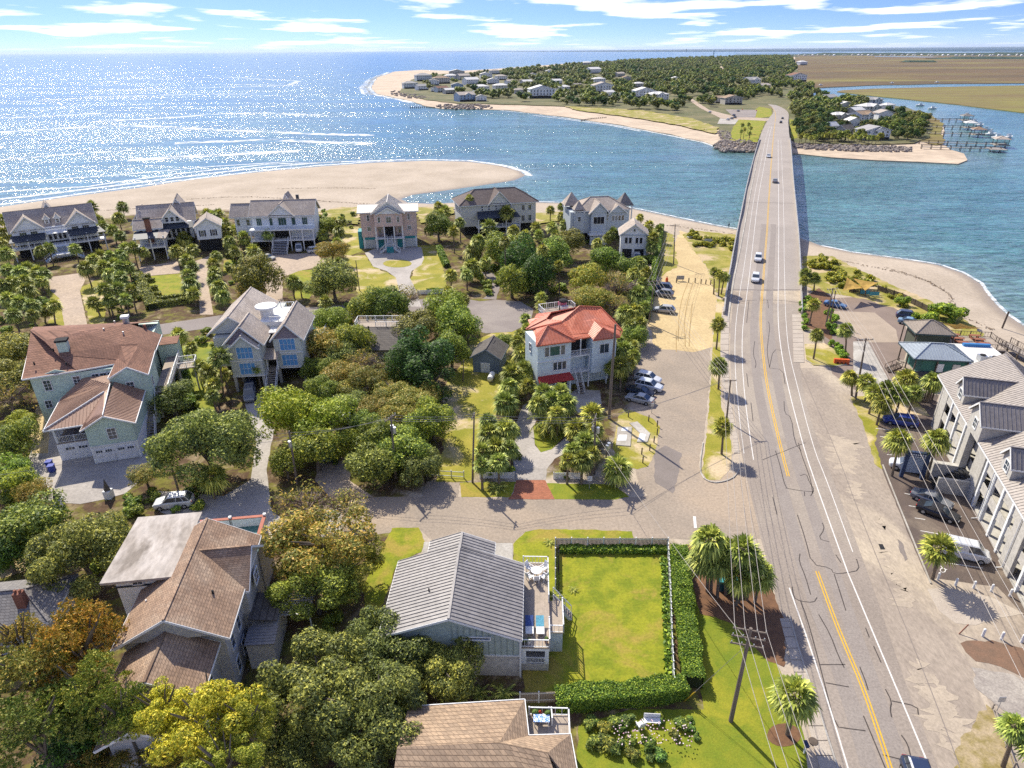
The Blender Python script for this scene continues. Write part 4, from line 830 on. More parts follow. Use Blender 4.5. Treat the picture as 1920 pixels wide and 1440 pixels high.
block(h, 0, 1.35, 2.55, 3.6, 0, .9, STUC, 'porch_wall'); block(h, 0, 1.35, .45, 3.6, .9, 2.95, WSID, 'porch_wall'); block(h, 2.2, 1.35, 2.55, 3.6, .9, 2.95, WSID, 'porch_wall'); block(h, .45, 3.4, 2.2, 3.6, .9, 2.95, DARK, 'porch_wall'); block(h, 0, 1.3, 2.6, 3.6, 2.6, 3.0, WSID, 'porch_beam')
rail(h, [(.45, 1.4), (2.2, 1.4)], .9, .75, sp=.14, name='porch_railing')
block(h, 0, 3.6, 2.5, 12.2, 0, 2.95, WSID, 'deck_base'); block(h, 0, 1.2, 2.65, 12.5, 3.0, 3.14, DKW, 'deck')
rail(h, [(0.0, 1.25), (2.6, 1.25), (2.6, 4.0)], 3.14, .95, sp=.3, name='deck_railing'); rail(h, [(2.6, 6.9), (2.6, 12.4), (0.0, 12.4)], 3.14, .95, sp=.3, name='deck_railing')
block(h, 2.65, 3.6, 3.9, 5.4, 0, 2.5, GSID, 'stair_closet'); block(h, 2.65, 3.5, 3.95, 7.6, 2.5, 2.62, DKW, 'landing'); rail(h, [(3.95, 3.5), (3.95, 7.0)], 2.62, .95, name='deck_railing'); rail(h, [(2.65, 3.5), (3.95, 3.5)], 2.62, .95, name='deck_railing')
stairs(h, 7.6, 8.6, 5.0, 3.1, 0, 2.5, 9, WOOD, WHITE, 'x')
MB().cyl(-8.7, 4.4, 6.4, 7.0, .07).build('vent_pipe', DARK, h)
HB1 = h

# --- B2: brown shingle house with stained flat roof
h = house('brown_shingle_house', 'tall house with brown shingle gables and a stained flat roofed block at lower left', -24.1, 40.9, 7.6)
block(h, -9.0, 1.2, -.9, 13.4, 0, 7.3, STUC); gable(h, -9.1, -.5, .6, 13.2, 7.6, 2.5, SHB, 'y', .45, wallm=STUC)
block(h, -8.4, -4.0, -1.9, 1.2, 0, 6.1, STUC); gable(h, -8.6, -1.7, -4.0, .55, 6.35, 2.0, SHB, 'y', .45, wallm=STUC, ends=(1, 0))
block(h, -8.2, -6.2, -3.4, -4.0, 0, 4.4, STUC); gable(h, -8.5, -3.2, -6.5, -4.2, 4.6, 1.5, SHB, 'y', .4, wallm=STUC, ends=(1, 0))
gable(h, -4.6, .0, 6.2, 12.0, 7.45, 2.35, SHB, 'x', .35, wallm=STUC, ends=(0, 1)); block(h, -2, 6.5, -.2, 11.7, 0, 7.5, STUC)
block(h, -11.5, 7.2, -6.2, 15.2, 0, 9.2, WSID); MB().box(-12.3, 6.3, 9.25, -6.0, 15.9, 9.5).build('flat_roof', FLATR, h)
win(h, -9.6, 7.2, 8.3, .8, .6, 'f', (2, 1)); block(h, -11.6, 7.1, -8.0, 7.2, 8.05, 8.2, NAVY, 'trim_band')
block(h, -8.6, 13.4, -.6, 18.0, 0, 5.6, STUC); block(h, -8.6, 13.4, -.6, 18.0, 5.6, 5.7, mat('teal_deck_floor', (.10, .22, .20), None, 1, .7), 'terrace_floor')
mb = MB(); mb.box(-8.7, 17.8, 5.7, -.5, 18.05, 6.8); mb.box(-.75, 14.2, 5.7, -.5, 18.05, 6.8); mb.build('parapet', WSID, h)
mb = MB(); mb.box(-8.75, 17.7, 6.8, -.45, 18.1, 6.88); mb.box(-.8, 14.1, 6.8, -.42, 17.69, 6.88); mb.build('parapet_cap', mat('red_cap', (.42, .13, .08), None, 1, .7), h)
posts(h, [(-4.2, 17.95), (-.6, 17.95), (-.6, 14.2)], 5.7, 7.1, .3)
for y in (2.6, 4.8): 
    for z in (.9, 3.9): win(h, -.9, y, z, .8, 1.6, 'r', (1, 2))
win(h, -.9, 7.0, 4.2, .8, 1.5, 'r', (1, 2)); win(h, .12, 9.1, 5.6, 1.2, 1.3, 'r', (2, 2)); win(h, -1.9, -1.2, 3.4, .9, 1.4, 'r', (1, 2)); win(h, -1.9, -3.2, .9, .9, 1.4, 'r', (1, 2)); win(h, -3.0, -6, 2.4, .9, 1.4, 'r', (1, 2))
seamed([(-.3, 3.2, 3.3), (2.4, 3.2, 3.1), (2.4, 5.4, 3.1), (-.3, 5.4, 3.3)], GREYM, h, 'porch_roof', seam=.35); seamed([(-.3, 5.6, 4.1), (2.3, 5.6, 3.6), (2.3, 9.2, 3.6), (-.3, 9.2, 4.1)], SHC, h, 'porch_roof')
block(h, -.2, 3.4, 2.2, 9.0, 0, 3.0, STUC, 'porch_wall'); MB().cyl(-2.2, 4.4, 8.2, 9.1, .1).build('vent_pipe', DARK, h); MB().cyl(-8.0, 4.6, 7.8, 8.6, .07).build('vent_pipe', WHITE, h)

# --- B3: tan hip roof with a small deck at the bottom edge
h = house('tan_roof_house', 'tan shingle roofed house with a small white railed deck at the bottom edge', 0.7, 37.0, -2)
block(h, -9.0, -8, .1, -.9, 0, 4.1, STUC); block(h, .1, -8, 3.3, -3.2, 0, 4.1, STUC); 
for f in ([(-9.3, -.6, 4.3), (0.1, .3, 4.3), (0.0, -3.1, 4.3), (-1.6, -4.4, 5.6), (-9.3, -5.0, 5.6)],): seamed(f, SHT, h)
seamed([(.1, .3, 4.31), (.45, -2.9, 4.3), (-1.7, -4.5, 5.7)], SHT, h); seamed([(.45, -2.9, 4.3), (3.7, -2.7, 4.3), (1.9, -5.2, 5.7), (-1.7, -4.5, 5.7)], SHT, h); seamed([(3.7, -2.7, 4.3), (4.3, -7.5, 4.2), (1.9, -5.2, 5.7)], SHT, h)
seamed([(-9.3, -5.0, 5.6), (-1.7, -4.5, 5.7), (1.9, -5.2, 5.7), (3.4, -9.0, 4.2), (-9.3, -9.0, 4.2)], SHT, h)
mb = MB(); mb.beam((-9.3, -.55, 4.25), (.12, .36, 4.25), .07, .2); mb.beam((.14, .36, 4.25), (.5, -2.85, 4.25), .07, .2); mb.beam((.5, -2.84, 4.24), (3.76, -2.64, 4.24), .07, .2); mb.beam((3.76, -2.6, 4.22), (4.36, -7.5, 4.12), .07, .2); mb.build('fascia', WHITE, h)
block(h, .5, -2.6, 3.5, -.3, 0, 3.2, STUC, 'deck_base'); block(h, .45, -2.6, 3.75, -.25, 3.2, 3.3, DKW, 'deck'); rail(h, [(.5, -.3), (3.7, -.3), (3.7, -2.6)], 3.3, .9, sp=.5, post=1.6, name='deck_railing'); rail(h, [(2.3, -.3), (2.35, -1.2)], 3.3, .9, sp=.5, name='deck_railing')
HB3 = h
t = thing('patio_table', 'small deck table under a blue and white patterned cloth', 'table', tuple(h.matrix_basis @ Vector((1.5, -1.1, 3.3))), R(-2)); MB().box(-.65, -.35, .66, .65, .35, .7).build('table_top', mat('patterned_cloth', (.05, .22, .62), (.75, .8, .85), 9, .7, lo=.48, hi=.52), t); mb = MB(); [mb.box(x - .03, y - .03, 0, x + .03, y + .03, .66) for x in (-.55, .55) for y in (-.28, .28)]; mb.build('legs', WHITE, t)
for x, c, nm in ((1.0, (.10, .16, .03), 'leafy green'), (2.0, (.16, .18, .05), 'yellowish')):
    t = thing('potted_plant', '%s potted plant on the small bottom deck' % nm, 'plant', tuple(h.matrix_basis @ Vector((x, -.55, 3.3)))); MB().cyl(0, 0, 0, .3, .16, 10, .22).build('pot', BRICK, t); c_ = link('foliage', CM_LATE, t) if False else MB().ball((0, 0, .55), .32, 9, 6, .25, 1, rnd).build('foliage', mat('pot_leaves', c, None, 8, .8), t)
t = thing('potted_flower', 'red flowering pot on the small bottom deck', 'plant', tuple(h.matrix_basis @ Vector((1.35, -.5, 3.3)))); MB().cyl(0, 0, 0, .28, .14, 10, .2).build('pot', BRICK, t); MB().ball((0, 0, .45), .2, 8, 5, .3, 1, rnd).build('flowers', mat('red_flowers', (.5, .05, .02), None, 8, .8), t)

# --- B4: grey roof with brick chimney at the left edge
p4 = P(42, 1135, 4.5); h = house('grey_roof_house', 'grey shingle roofed house with a brick chimney cut by the left edge', p4.x, p4.y, 8)
block(h, -8, -1.6, 2.6, 3.4, 0, 4.0, STUC); hip(h, -8, 2.9, -1.9, 3.7, 4.1, 1.5, SHG, .4)
c = MB().box(.1, -.9, 4.5, .9, -.2, 6.6).build('chimney', BRICK, h); MB().cyl(.3, -.55, 6.6, 6.9, .13, 8).build('chimney_pot', BRICK, c); MB().cyl(.7, -.55, 6.6, 6.9, .13, 8).build('chimney_pot', BRICK, c)

# --- B5: big mint house
h = house('mint_house', 'large mint green house with a red brown roof and pinkish metal garage wing', -72.5, 88.8, 17.6)
block(h, .6, .8, 12.4, 21, 0, 8.6, MINT); block(h, 11.9, -2.9, 17.0, 4, 0, 8.4, MINT); block(h, 6, 10, 15.6, 21, 0, 8.6, MINT)
def rf(*p, m=SHR): seamed(p, m, h)
# main hip faces with the sunken dark hip in the middle
rf((0, -.1, 9), (7, .7, 9), (1.5, 8.2, 11.6), (-2.0, 14, 11.6), (-4.7, 23.4, 9)); rf((-4.7, 23.4, 9), (-2, 14, 11.6), (6.8, 9.6, 12.0), (13, 12, 11.6), (16, 19.5, 9))
rf((-2, 14, 11.6), (1.5, 8.2, 11.6), (6.8, 9.5, 12.02)); rf((1.5, 8.2, 11.62), (3.9, 4.6, 10.4), (12.2, 2.4, 9.3), (12.6, 5.3, 10.6), (6.8, 9.5, 12.03)); rf((3.9, 4.6, 10.35), (7, .7, 9), (12.2, 1.6, 9), (12.2, 2.4, 9.25))
rf((12.6, 5.3, 10.62), (12.2, 2.4, 9.3), (12.0, -3.4, 8.8), (14.6, -2.6, 9.9), (15.2, 5.5, 10.3)); rf((14.6, -2.6, 9.92), (17.4, -3.5, 8.7), (17.1, 5.4, 8.9), (15.2, 5.5, 10.3)); rf((6.8, 9.5, 12.0), (12.6, 5.3, 10.6), (15.2, 5.5, 10.3), (17.1, 5.4, 8.9), (17.2, 12.5, 8.9), (13, 12, 11.6))
mb = MB(); 
for a, b in (((0, -.16, 8.87), (7, .64, 8.87)), ((7, .64, 8.87), (12.1, 1.55, 8.87)), ((11.95, 1.5, 8.75), (11.95, -3.45, 8.7)), ((12.0, -3.46, 8.65), (14.6, -2.66, 9.8)), ((14.6, -2.66, 9.8), (17.45, -3.56, 8.55)), ((17.46, -3.5, 8.6), (17.2, 5.4, 8.8)), ((-.05, -.1, 8.87), (-4.76, 23.4, 8.87)), ((17.3, 5.5, 8.8), (17.3, 12.5, 8.8))): mb.beam(a, b, .08, .22)
mb.build('fascia', WHITE, h); MB().ext([(1.2, .75, 8.5), (7, .75, 8.5), (4.2, .75, 9.5)], (0, .1, 0)).build('gable_wall', MINT, h); MB().ext([(12.0, -2.9, 8.4), (17, -2.9, 8.4), (14.5, -2.9, 9.7)], (0, .1, 0)).build('gable_wall', MINT, h)
win(h, 2.6, .8, 6.3, .9, 1.6, 'f', (2, 3)); win(h, 6.6, .8, 6.5, .9, 1.5, 'f', (2, 3)); 
for x in (9.5, 10.6, 11.7): win(h, x - .3, .8, 7.0, .85, 1.0, 'f', (2, 2))
win(h, 14.5, -2.9, 5.9, .95, 1.6, 'f', (2, 3)); win(h, 1.9, .8, 3.4, .8, 1.2, 'f', (2, 2)); win(h, 17.0, -.5, 5.5, .9, 1.4, 'r', (2, 3))
# garage wing
block(h, 5.3, -9.0, 10, .8, 0, 2.8, WSID); block(h, 10, -12.9, 16.0, .8, 0, 2.7, WSID); block(h, 10.05, -12.85, 15.95, -.2, 2.7, 5.7, MINT, 'upper_wall'); block(h, 5.6, -1.5, 10, .8, 2.8, 5.7, MINT, 'upper_wall'); block(h, 5.3, -10.6, 10.05, -1.5, 2.7, 2.85, DKW, 'porch_floor'); block(h, 5.3, -10.6, 10.0, -9.0, 0, 2.7, WSID)
block(h, 5.8, -5.0, 10.0, -4.8, 2.85, 5.6, DARK, 'porch_wall'); posts(h, [(5.5, -10.4), (5.5, -6)], 2.85, 5.7, .3); rail(h, [(5.45, -10.45), (9.9, -10.45)], 2.85, 1.0, sp=.2, name='porch_railing'); rail(h, [(5.4, -10.4), (5.4, -2)], 2.85, 1.0, sp=.3, name='porch_railing')
def rg(*p): seamed(p, COPM, h, seam=.42, rib=.06)
rg((4.9, -11.8, 5.8), (4.6, -1.8, 5.8), (7.5, 1.0, 7.6), (12.0, -3.4, 8.0), (11.9, -6.5, 8.0)) ; rg((4.9, -11.8, 5.8), (9.7, -11.6, 5.8), (11.9, -6.5, 8.0)); rg((9.7, -13.5, 5.8), (12.9, -13.3, 7.5), (12.2, -4.0, 8.02), (11.9, -6.5, 8.0), (9.7, -11.5, 5.8)); rg((12.9, -13.3, 7.5), (16.5, -13.3, 5.8), (16.2, -1.0, 5.9), (12.4, -.6, 8.0)); rg((12.1, -4.0, 8.0), (12.4, -.6, 8.0), (7.5, 1.0, 7.6))
mb = MB()
for a, b in (((4.85, -11.86, 5.68), (9.68, -11.66, 5.68)), ((9.66, -11.6, 5.66), (9.66, -13.5, 5.66)), ((9.7, -13.56, 5.68), (12.9, -13.36, 7.38)), ((12.9, -13.36, 7.38), (16.52, -13.36, 5.68)), ((16.55, -13.3, 5.68), (16.28, -1, 5.78)), ((4.83, -11.8, 5.68), (4.53, -1.8, 5.68)), ((4.9, -11.8, 5.87), (11.9, -6.5, 8.08)), ((12.9, -13.3, 7.6), (12.2, -4, 8.1))): mb.beam(a, b, .1, .2)
mb.build('fascia', WHITE, h); MB().ext([(10.1, -12.86, 5.65), (15.9, -12.86, 5.65), (12.95, -12.86, 7.2)], (0, .1, 0)).build('gable_wall', MINT, h)
win(h, 13.2, -12.86, 3.6, 1.0, 1.6, 'f', (2, 3)); block(h, 9.9, -12.95, 16.05, -12.86, 2.62, 2.8, WHITE, 'belt_trim')
gd = mat('garage_door_white', (.84, .85, .87), None, .8, .6)
for x in (7.7, 11.6, 14.4):
    y = -10.6 if x < 10 else -12.92; w = 3.4 if x < 10 else 2.5
    d = door(h, x, y, .1, w, 2.1, 'f', gd, 'garage_door', 3)
    mb = MB()
    for sg in (-1, 1):
        for k in range(3): mb.box(sg * w * .24 - w * .17 + k * w * .115, -.10, 1.6, sg * w * .24 - w * .17 + k * w * .115 + w * .09, -.086, 1.95)
    mb.build('pane', GLASS, d)
# side stairs, decks, chimney, roof vents
stairs(h, 15.2, 17.2, -8.2, -5.6, 0, 2.0, 7); block(h, 15.1, -5.6, 17.3, -4.4, 1.9, 2.05, DKW, 'landing'); stairs(h, 15.2, 17.2, -4.4, -1.2, 2.05, 4.4, 9); block(h, 17.0, -1.2, 19.2, 13, 4.3, 4.5, DKW, 'deck'); block(h, 15.1, -1.2, 17.0, 0.5, 4.3, 4.5, DKW, 'deck')
posts(h, [(17.3, -1.1), (19, -1.1), (19, 4), (19, 9), (17.3, 4)], 0, 4.3, .3, STUC); rail(h, [(19.1, -1.1), (19.1, 13)], 4.5, 1.0, WSID, .25, name='deck_railing'); block(h, 16.0, 13, 19, 16.5, 0, 6.8, MINT); block(h, 16, 12.9, 19.2, 16.6, 6.8, 6.9, SHR, 'roof')
block(h, 19.2, 8, 22, 11, 3.9, 4.1, DKW, 'lower_deck'); rail(h, [(19.3, 8), (22, 8), (22, 11), (19.3, 11)], 4.1, 1.0, WSID, .25, name='deck_railing'); posts(h, [(19.4, 8.2), (21.8, 8.2), (21.8, 10.8)], 0, 3.9, .25, STUC)
c = MB().box(4.0, 5.0, 9.6, 5.4, 6.2, 12.2).build('chimney', MINT, h); MB().box(3.85, 4.85, 12.2, 5.55, 6.35, 12.5).build('chimney_cap', DARK, c)
c = MB().cyl(12.2, 13.5, 10.8, 12.2, .5, 10).build('roof_turbine', METAL, h); MB().box(11.6, 12.9, 12.2, 12.8, 14.1, 12.6).build('turbine_top', WHITE, c); MB().cyl(15, 12.5, 9.6, 11, .25, 10).build('vent_pipe', BRICK, h)
for x, y, z in ((3.2, 5.6, 10.6), (9.6, 10, 11.5), (10.5, 13.5, 11.4), (1.2, 2.6, 9.9), (5.5, 2.0, 9.5), (12.6, 8.5, 11.1)): MB().cyl(x, y, z, z + .5, .12, 8).build('vent_pipe', METAL if x > 9 else DARK, h)
HB5 = h

# --- B6: sage house with bright blue shutters
h = house('blue_shutter_house', 'sage house with bright blue shuttered windows, twin gables and roof terrace', -47.3, 100.7, 5.5)
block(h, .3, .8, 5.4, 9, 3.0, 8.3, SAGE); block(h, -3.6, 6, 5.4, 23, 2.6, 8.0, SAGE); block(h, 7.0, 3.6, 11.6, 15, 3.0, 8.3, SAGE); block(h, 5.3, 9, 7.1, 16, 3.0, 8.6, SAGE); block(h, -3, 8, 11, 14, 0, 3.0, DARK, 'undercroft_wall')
posts(h, [(.5, 1), (5.2, 1), (5.2, 4.5), (7.2, 3.8), (11.4, 3.8), (11.4, 8), (.5, 5)], 0, 3.0, .45, STUC); block(h, .2, .7, 5.5, 6, 2.8, 3.05, WHITE, 'floor_band'); block(h, 6.9, 3.5, 11.7, 8, 2.8, 3.05, WHITE, 'floor_band'); block(h, .2, .7, 5.5, .8, 5.6, 5.8, WHITE, 'belt_trim'); block(h, 6.9, 3.5, 11.7, 3.6, 5.6, 5.8, WHITE, 'belt_trim')
gable(h, -.6, 5.6, 2.0, 8, 8.3, 3.1, SHP, 'y', .35, wallm=MAUVE, ends=(1, 0)); gable(h, .7, 5.0, .6, 2.6, 8.2, 2.0, SHP, 'y', .35, wallm=SAGE, ends=(1, 0)); gable(h, -4.6, 3.6, 7.5, 23, 8.2, 3.0, SHP, 'y', .35, wallm=SAGE, ridge=-.8)
gable(h, 6.9, 11.8, 3.6, 14.5, 8.3, 2.6, SHP, 'y', .4, wallm=MAUVE)
for x, y, z in ((2.9, .8, 6.2), (2.9, .8, 3.3), (9.3, 3.6, 6.2), (9.3, 3.6, 3.3)): win(h, x, y, z, 2.5, 2.0, 'f', (4, 2), glass=BLUESH, trim=.12)
mb = MB(); mb.cyl(4.4, 12.4, 8, 11.0, 1.15, 16); mb.build('tower', WHITE, h); MB().cyl(4.4, 12.4, 11.0, 11.3, 1.9, 18).build('tower_roof', WHITE, h)
block(h, 3.7, 9.0, 8.6, 16.5, 8.6, 9.4, WHITE, 'terrace'); rail(h, [(6, 16.4), (8.5, 16.4), (8.5, 11)], 9.4, 1.0, sp=.5, name='terrace_railing'); rail(h, [(5.6, 9.1), (8.5, 9.1)], 9.4, .9, sp=.5, name='terrace_railing'); block(h, 5.5, 6.5, 7.2, 9, 8.2, 8.4, WHITE, 'terrace_step')
stairs(h, 5.7, 7.3, -1.6, 2.4, 0, 3.0, 12); block(h, 5.4, 2.4, 7.5, 4.5, 2.9, 3.05, DKW, 'landing'); posts(h, [(5.7, 2.5), (7.4, 2.5)], 3.0, 5.6, .2); block(h, 5.5, 4.5, 7.0, 4.6, 3, 5.6, DARK, 'entry_recess')
seamed([(5.4, 1.6, 5.5), (7.7, 1.6, 5.4), (7.7, 4.6, 6.3), (5.4, 4.6, 6.3)], SHP, h, 'entry_roof', seam=.4); seamed([(5.4, 4.6, 6.6), (7.0, 4.6, 6.6), (7.0, 9, 8.4), (5.4, 9, 8.4)], SHC, h)
block(h, 8.6, 16.5, 13.2, 20.5, 0, 3.6, WHITE, 'pool_deck_base'); MB().box(9.4, 17, 3.6, 12.2, 20, 3.66).build('pool_water', mat('pool_water', (.02, .5, .55), None, 1, .1), h); rail(h, [(8.7, 20.4), (13.1, 20.4), (13.1, 16.6)], 3.6, 1.0, sp=.4, name='pool_railing')

# --- B7: low charcoal roof among the trees
h = house('charcoal_roof_house', 'low house with a plain charcoal shingle roof sunk among the trees', -32, 114.6, 0)
block(h, 0, 0, 11, 8, 0, 2.4, STUC); seamed([(-.4, -1.2, 2.4), (11.4, -1.2, 2.4), (11.0, 6.4, 3.8), (.6, 6.6, 3.8)], SHC, h); seamed([(.6, 6.6, 3.8), (11, 6.4, 3.8), (11.4, 10, 3.0), (0, 10, 3.0)], SHC, h)
block(h, 1.4, 7.0, 11.6, 10.4, 3.6, 3.8, DKW, 'roof_deck'); rail(h, [(1.4, 10.4), (11.6, 10.4), (11.6, 7), (5.5, 7)], 3.8, 1.0, WSID, .3, name='deck_railing'); rail(h, [(1.4, 7.2), (1.4, 10.4)], 3.8, 1.0, WSID, .3, name='deck_railing'); MB().cyl(4.4, 5.3, 3.5, 4.6, .16, 8).build('vent_pipe', DARK, h)
# --- shed with tank
h = house('shed', 'small blue grey shed with a charcoal gable roof in the vacant lot', -7.0, 108.8, -12, 'shed')
block(h, 0, 0, 4.9, 5.8, 0, 3.1, mat('slate_blue_siding', (.20, .25, .30), (.17, .215, .26), .4, .8, kind='siding')); gable(h, 0, 4.9, 0, 5.8, 3.1, 1.5, SHC, 'y', .4, wallm=MATS['slate_blue_siding'], trim=MATS['slate_blue_siding'])
door(h, 2.3, 0, .1, 1.7, 1.9, 'f', WHITE, 'double_door', 3); MB().box(2.9, 3.2, 4.25, 3.1, 4.9, 4.45).build('ridge_vent', DARK, h)
t = thing('gas_tank', 'white horizontal gas tank on saddles beside the shed', 'tank', tuple(P(921, 713)), R(80)); mb = MB(); mb.tube([(-1.25, 0, .75), (-1.1, 0, .75), (1.1, 0, .75), (1.25, 0, .75)], [.25, .5, .5, .25], 14); mb.build('tank_body', WHITE, t, smooth=False); mb = MB(); mb.box(-.8, -.45, 0, -.6, .45, .4); mb.box(.6, -.45, 0, .8, .45, .4); mb.build('saddle', CONC, t); MB().cyl(0, 0, 1.2, 1.45, .18, 10).build('valve_cap', WHITE, t)
t = thing('white_cabinet', 'white service cabinet beside the shed door', 'cabinet', tuple(P(927, 690)), R(-12)); MB().box(-.5, -.3, 0, .5, .3, 1.3).build('cabinet_body', WHITE, t); MB().box(-.52, -.32, 1.3, .52, .32, 1.36).build('lid', METAL, t)

# --- B9: coral roofed house
h = house('coral_roof_house', 'pale blue three storey house with a coral red standing seam roof', 4.0, 98.7, 18.1)
block(h, .4, .5, 6.3, 6.6, 0, 9.3, PALEB); block(h, 4.2, 6.6, 6.3, 11, 0, 9.2, PALEB); block(h, 6.3, 2.6, 14.5, 12, 0, 9.1, PALEB); block(h, 10.0, .2, 14.4, 4, 2.8, 9.0, PALEB)
def rc(*p): seamed(p, CORAL, h, seam=.5, rib=.06)
MB().add([(.6, .6, 9.3), (15.6, 2.4, 9.2), (16, 12.6, 9.2), (2.6, 11.6, 9.3), (5.4, 5.2, 10.3), (10.4, 7.2, 12.0), (14.2, 7.6, 11.3)], [(0, 1, 6, 5, 4), (1, 2, 6), (2, 3, 4, 5, 6), (3, 0, 4)]).build('inner_roof', CORAL, h)
rc((0, 0, 9.4), (6.7, -.1, 9.4), (3.0, 3.0, 11.3)); rc((0, 0, 9.4), (3.0, 3.0, 11.3), (6.5, 5.4, 10.6), (2.2, 6.6, 9.5)); rc((6.7, -.1, 9.4), (6.9, 4.0, 10.2), (6.5, 5.4, 10.6), (3.0, 3.0, 11.3))
rc((.6, 6.9, 9.5), (2.2, 6.6, 9.5), (7, 5.6, 10.8), (4.5, 7.6, 10.6)); rc((.6, 7.0, 9.5), (4.5, 7.6, 10.6), (6, 9, 11.2), (3.2, 10.6, 9.4)); rc((3.2, 10.6, 9.4), (6, 9, 11.2), (10.5, 7.3, 12.3), (10.0, 12.6, 9.4), (5, 13.6, 9.4))
rc((6.7, 2.3, 9.5), (10.0, 2.1, 9.5), (12, 4.0, 10.7), (16.0, 1.4, 9.3), (14.6, 7.4, 11.6), (10.5, 7.2, 12.3), (6.5, 5.4, 10.7)); rc((10.5, 7.3, 12.3), (14.6, 7.4, 11.6), (16.2, 13, 9.3), (10, 12.6, 9.4)); rc((14.6, 7.4, 11.6), (16.0, 1.4, 9.3), (17.0, 7, 9.3), (16.2, 13, 9.3))
rc((9.8, -.4, 9.2), (12.0, .9, 10.5), (12.0, 4.2, 10.75), (9.9, 2.4, 9.4)); rc((12.0, .9, 10.5), (14.6, -.5, 9.2), (15.6, 1.5, 9.3), (12.0, 4.2, 10.72)); rc((9.8, -.4, 9.2), (14.6, -.5, 9.2), (12.0, .9, 10.5)); rc((6.7, 1.2, 9.1), (10.0, 1.2, 9.1), (10.0, 2.6, 9.6), (6.7, 2.6, 9.6))
mb = MB()
for a, b in (((0, -.06, 9.28), (6.75, -.16, 9.28)), ((-.06, 0, 9.28), (2.2, 6.6, 9.38)), ((9.78, -.46, 9.08), (14.65, -.56, 9.08)), ((6.7, 1.14, 8.98), (10, 1.14, 8.98)), ((16.04, 1.3, 9.18), (17.05, 7, 9.18)), ((14.6, -.5, 9.08), (16.0, 1.4, 9.18))): mb.beam(a, b, .08, .18)
for a, b in (((0, 0, 9.5), (3, 3, 11.42)), ((6.7, -.1, 9.5), (3, 3, 11.42)), ((3, 3, 11.42), (6.5, 5.4, 10.75)), ((6.5, 5.4, 10.75), (10.5, 7.25, 12.42)), ((10.5, 7.25, 12.42), (14.6, 7.4, 11.72)), ((14.6, 7.4, 11.72), (16, 1.4, 9.42)), ((12, .9, 10.62), (12, 4.1, 10.84)), ((9.8, -.4, 9.32), (12, .9, 10.62)), ((14.6, -.5, 9.32), (12, .9, 10.62)), ((4.5, 7.6, 10.7), (.6, 7, 9.6))): mb.beam(a, b, .16, .08)
mb.build('roof_trim', mat('darker_coral_trim', (.50, .13, .07), None, 1, .5), h)
win(h, 3.4, .5, 7.0, 1.7, 1.6, 'f', (1, 1), glass=mat('green_glass', (.04, .12, .09), None, 1, .1)); win(h, 2.0, .5, 7.0, .7, 1.6, 'f', (1, 1)); win(h, 4.8, .5, 7.0, .7, 1.6, 'f', (1, 1)); 
for x in (3.5, 4.3, 5.1): win(h, x, .5, 4.3, .65, 1.4, 'f', (1, 1))
block(h, .3, .38, 6.4, .5, 6.0, 6.15, WHITE, 'belt_trim'); win(h, 12.2, .2, 6.3, 1.6, 1.6, 'f', (2, 1)); win(h, 14.5, 6, 6.5, .8, 1.4, 'r', (1, 2)); win(h, 14.5, 9, 6.5, .8, 1.4, 'r', (1, 2)); win(h, .4, 4, 6.7, .8, 1.4, 'l', (1, 2))
block(h, 6.3, .9, 10.0, 2.6, 5.9, 6.1, WHITE, 'balcony_floor'); rail(h, [(6.4, .95), (10, .95)], 6.1, 1.0, sp=.25, name='balcony_railing'); block(h, 6.4, 2.45, 9.9, 2.6, 6.1, 9.0, DARK, 'balcony_wall'); posts(h, [(8.2, 1.0)], 6.1, 9.0, .16); block(h, 6.3, .9, 13.5, 2.6, 2.9, 3.1, WHITE, 'balcony_floor'); block(h, 6.4, 2.4, 9.9, 2.6, 3.1, 5.9, PALEB, 'balcony_wall'); posts(h, [(9.9, 1), (13.3, 1)], 0, 5.9, .22)
seamed([(.3, -.9, 2.7), (6.5, -.9, 2.7), (6.2, .5, 3.5), (.5, .5, 3.5)], mat('red_metal_awning', (.45, .05, .04), None, 1, .5), h, 'awning', seam=.4); block(h, 3.4, .3, 5.7, .5, .1, 2.3, DARK, 'garage_opening'); posts(h, [(5.8, -.6), (3.2, -.6)], 0, 2.7, .3, PALEB); stairs(h, 7.2, 8.2, -1.5, .9, 0, 3.0, 9)
MB().cyl(8.6, 11.5, 10, 11.2, .12, 8).build('vent_pipe', DARK, h)
t = thing('roof_terrace_furniture', 'pink canopied daybed on the rear terrace behind the coral roof', 'daybed', tuple(P(1056, 578, 9)), R(18)); MB().box(-.8, -.6, 0, .8, .6, .5).build('base', WHITE, t); MB().box(-.8, .4, .5, .8, .7, 1.2).build('backrest', mat('pink_fabric', (.6, .2, .28), None, 1, .8), t); MB().ball((0, 0, 1.5), .9, 10, 5, sq=.4).build('canopy', DARK, t); posts(t, [(-.7, 0), (.7, 0)], .5, 1.5, .06)
t = thing('rear_terrace', 'white railed rear terrace behind the coral roof', 'terrace', tuple(P(1045, 585, 8.6)), R(18)); MB().box(-3, -1.5, -.1, 3.5, 2, .1).build('terrace_floor', DKW, t); rail(t, [(-3, -1.5), (-3, 2), (3.5, 2), (3.5, 0)], .1, 1.1, sp=.4); posts(t, [(-2.8, -1.3), (-2.8, 1.8), (3.3, 1.8)], -8.6, -.1, .25)

# --- beach row
def shingle_house(name, label, x, y, deg): return house(name, label, x, y, deg, group='beach houses along the sand')
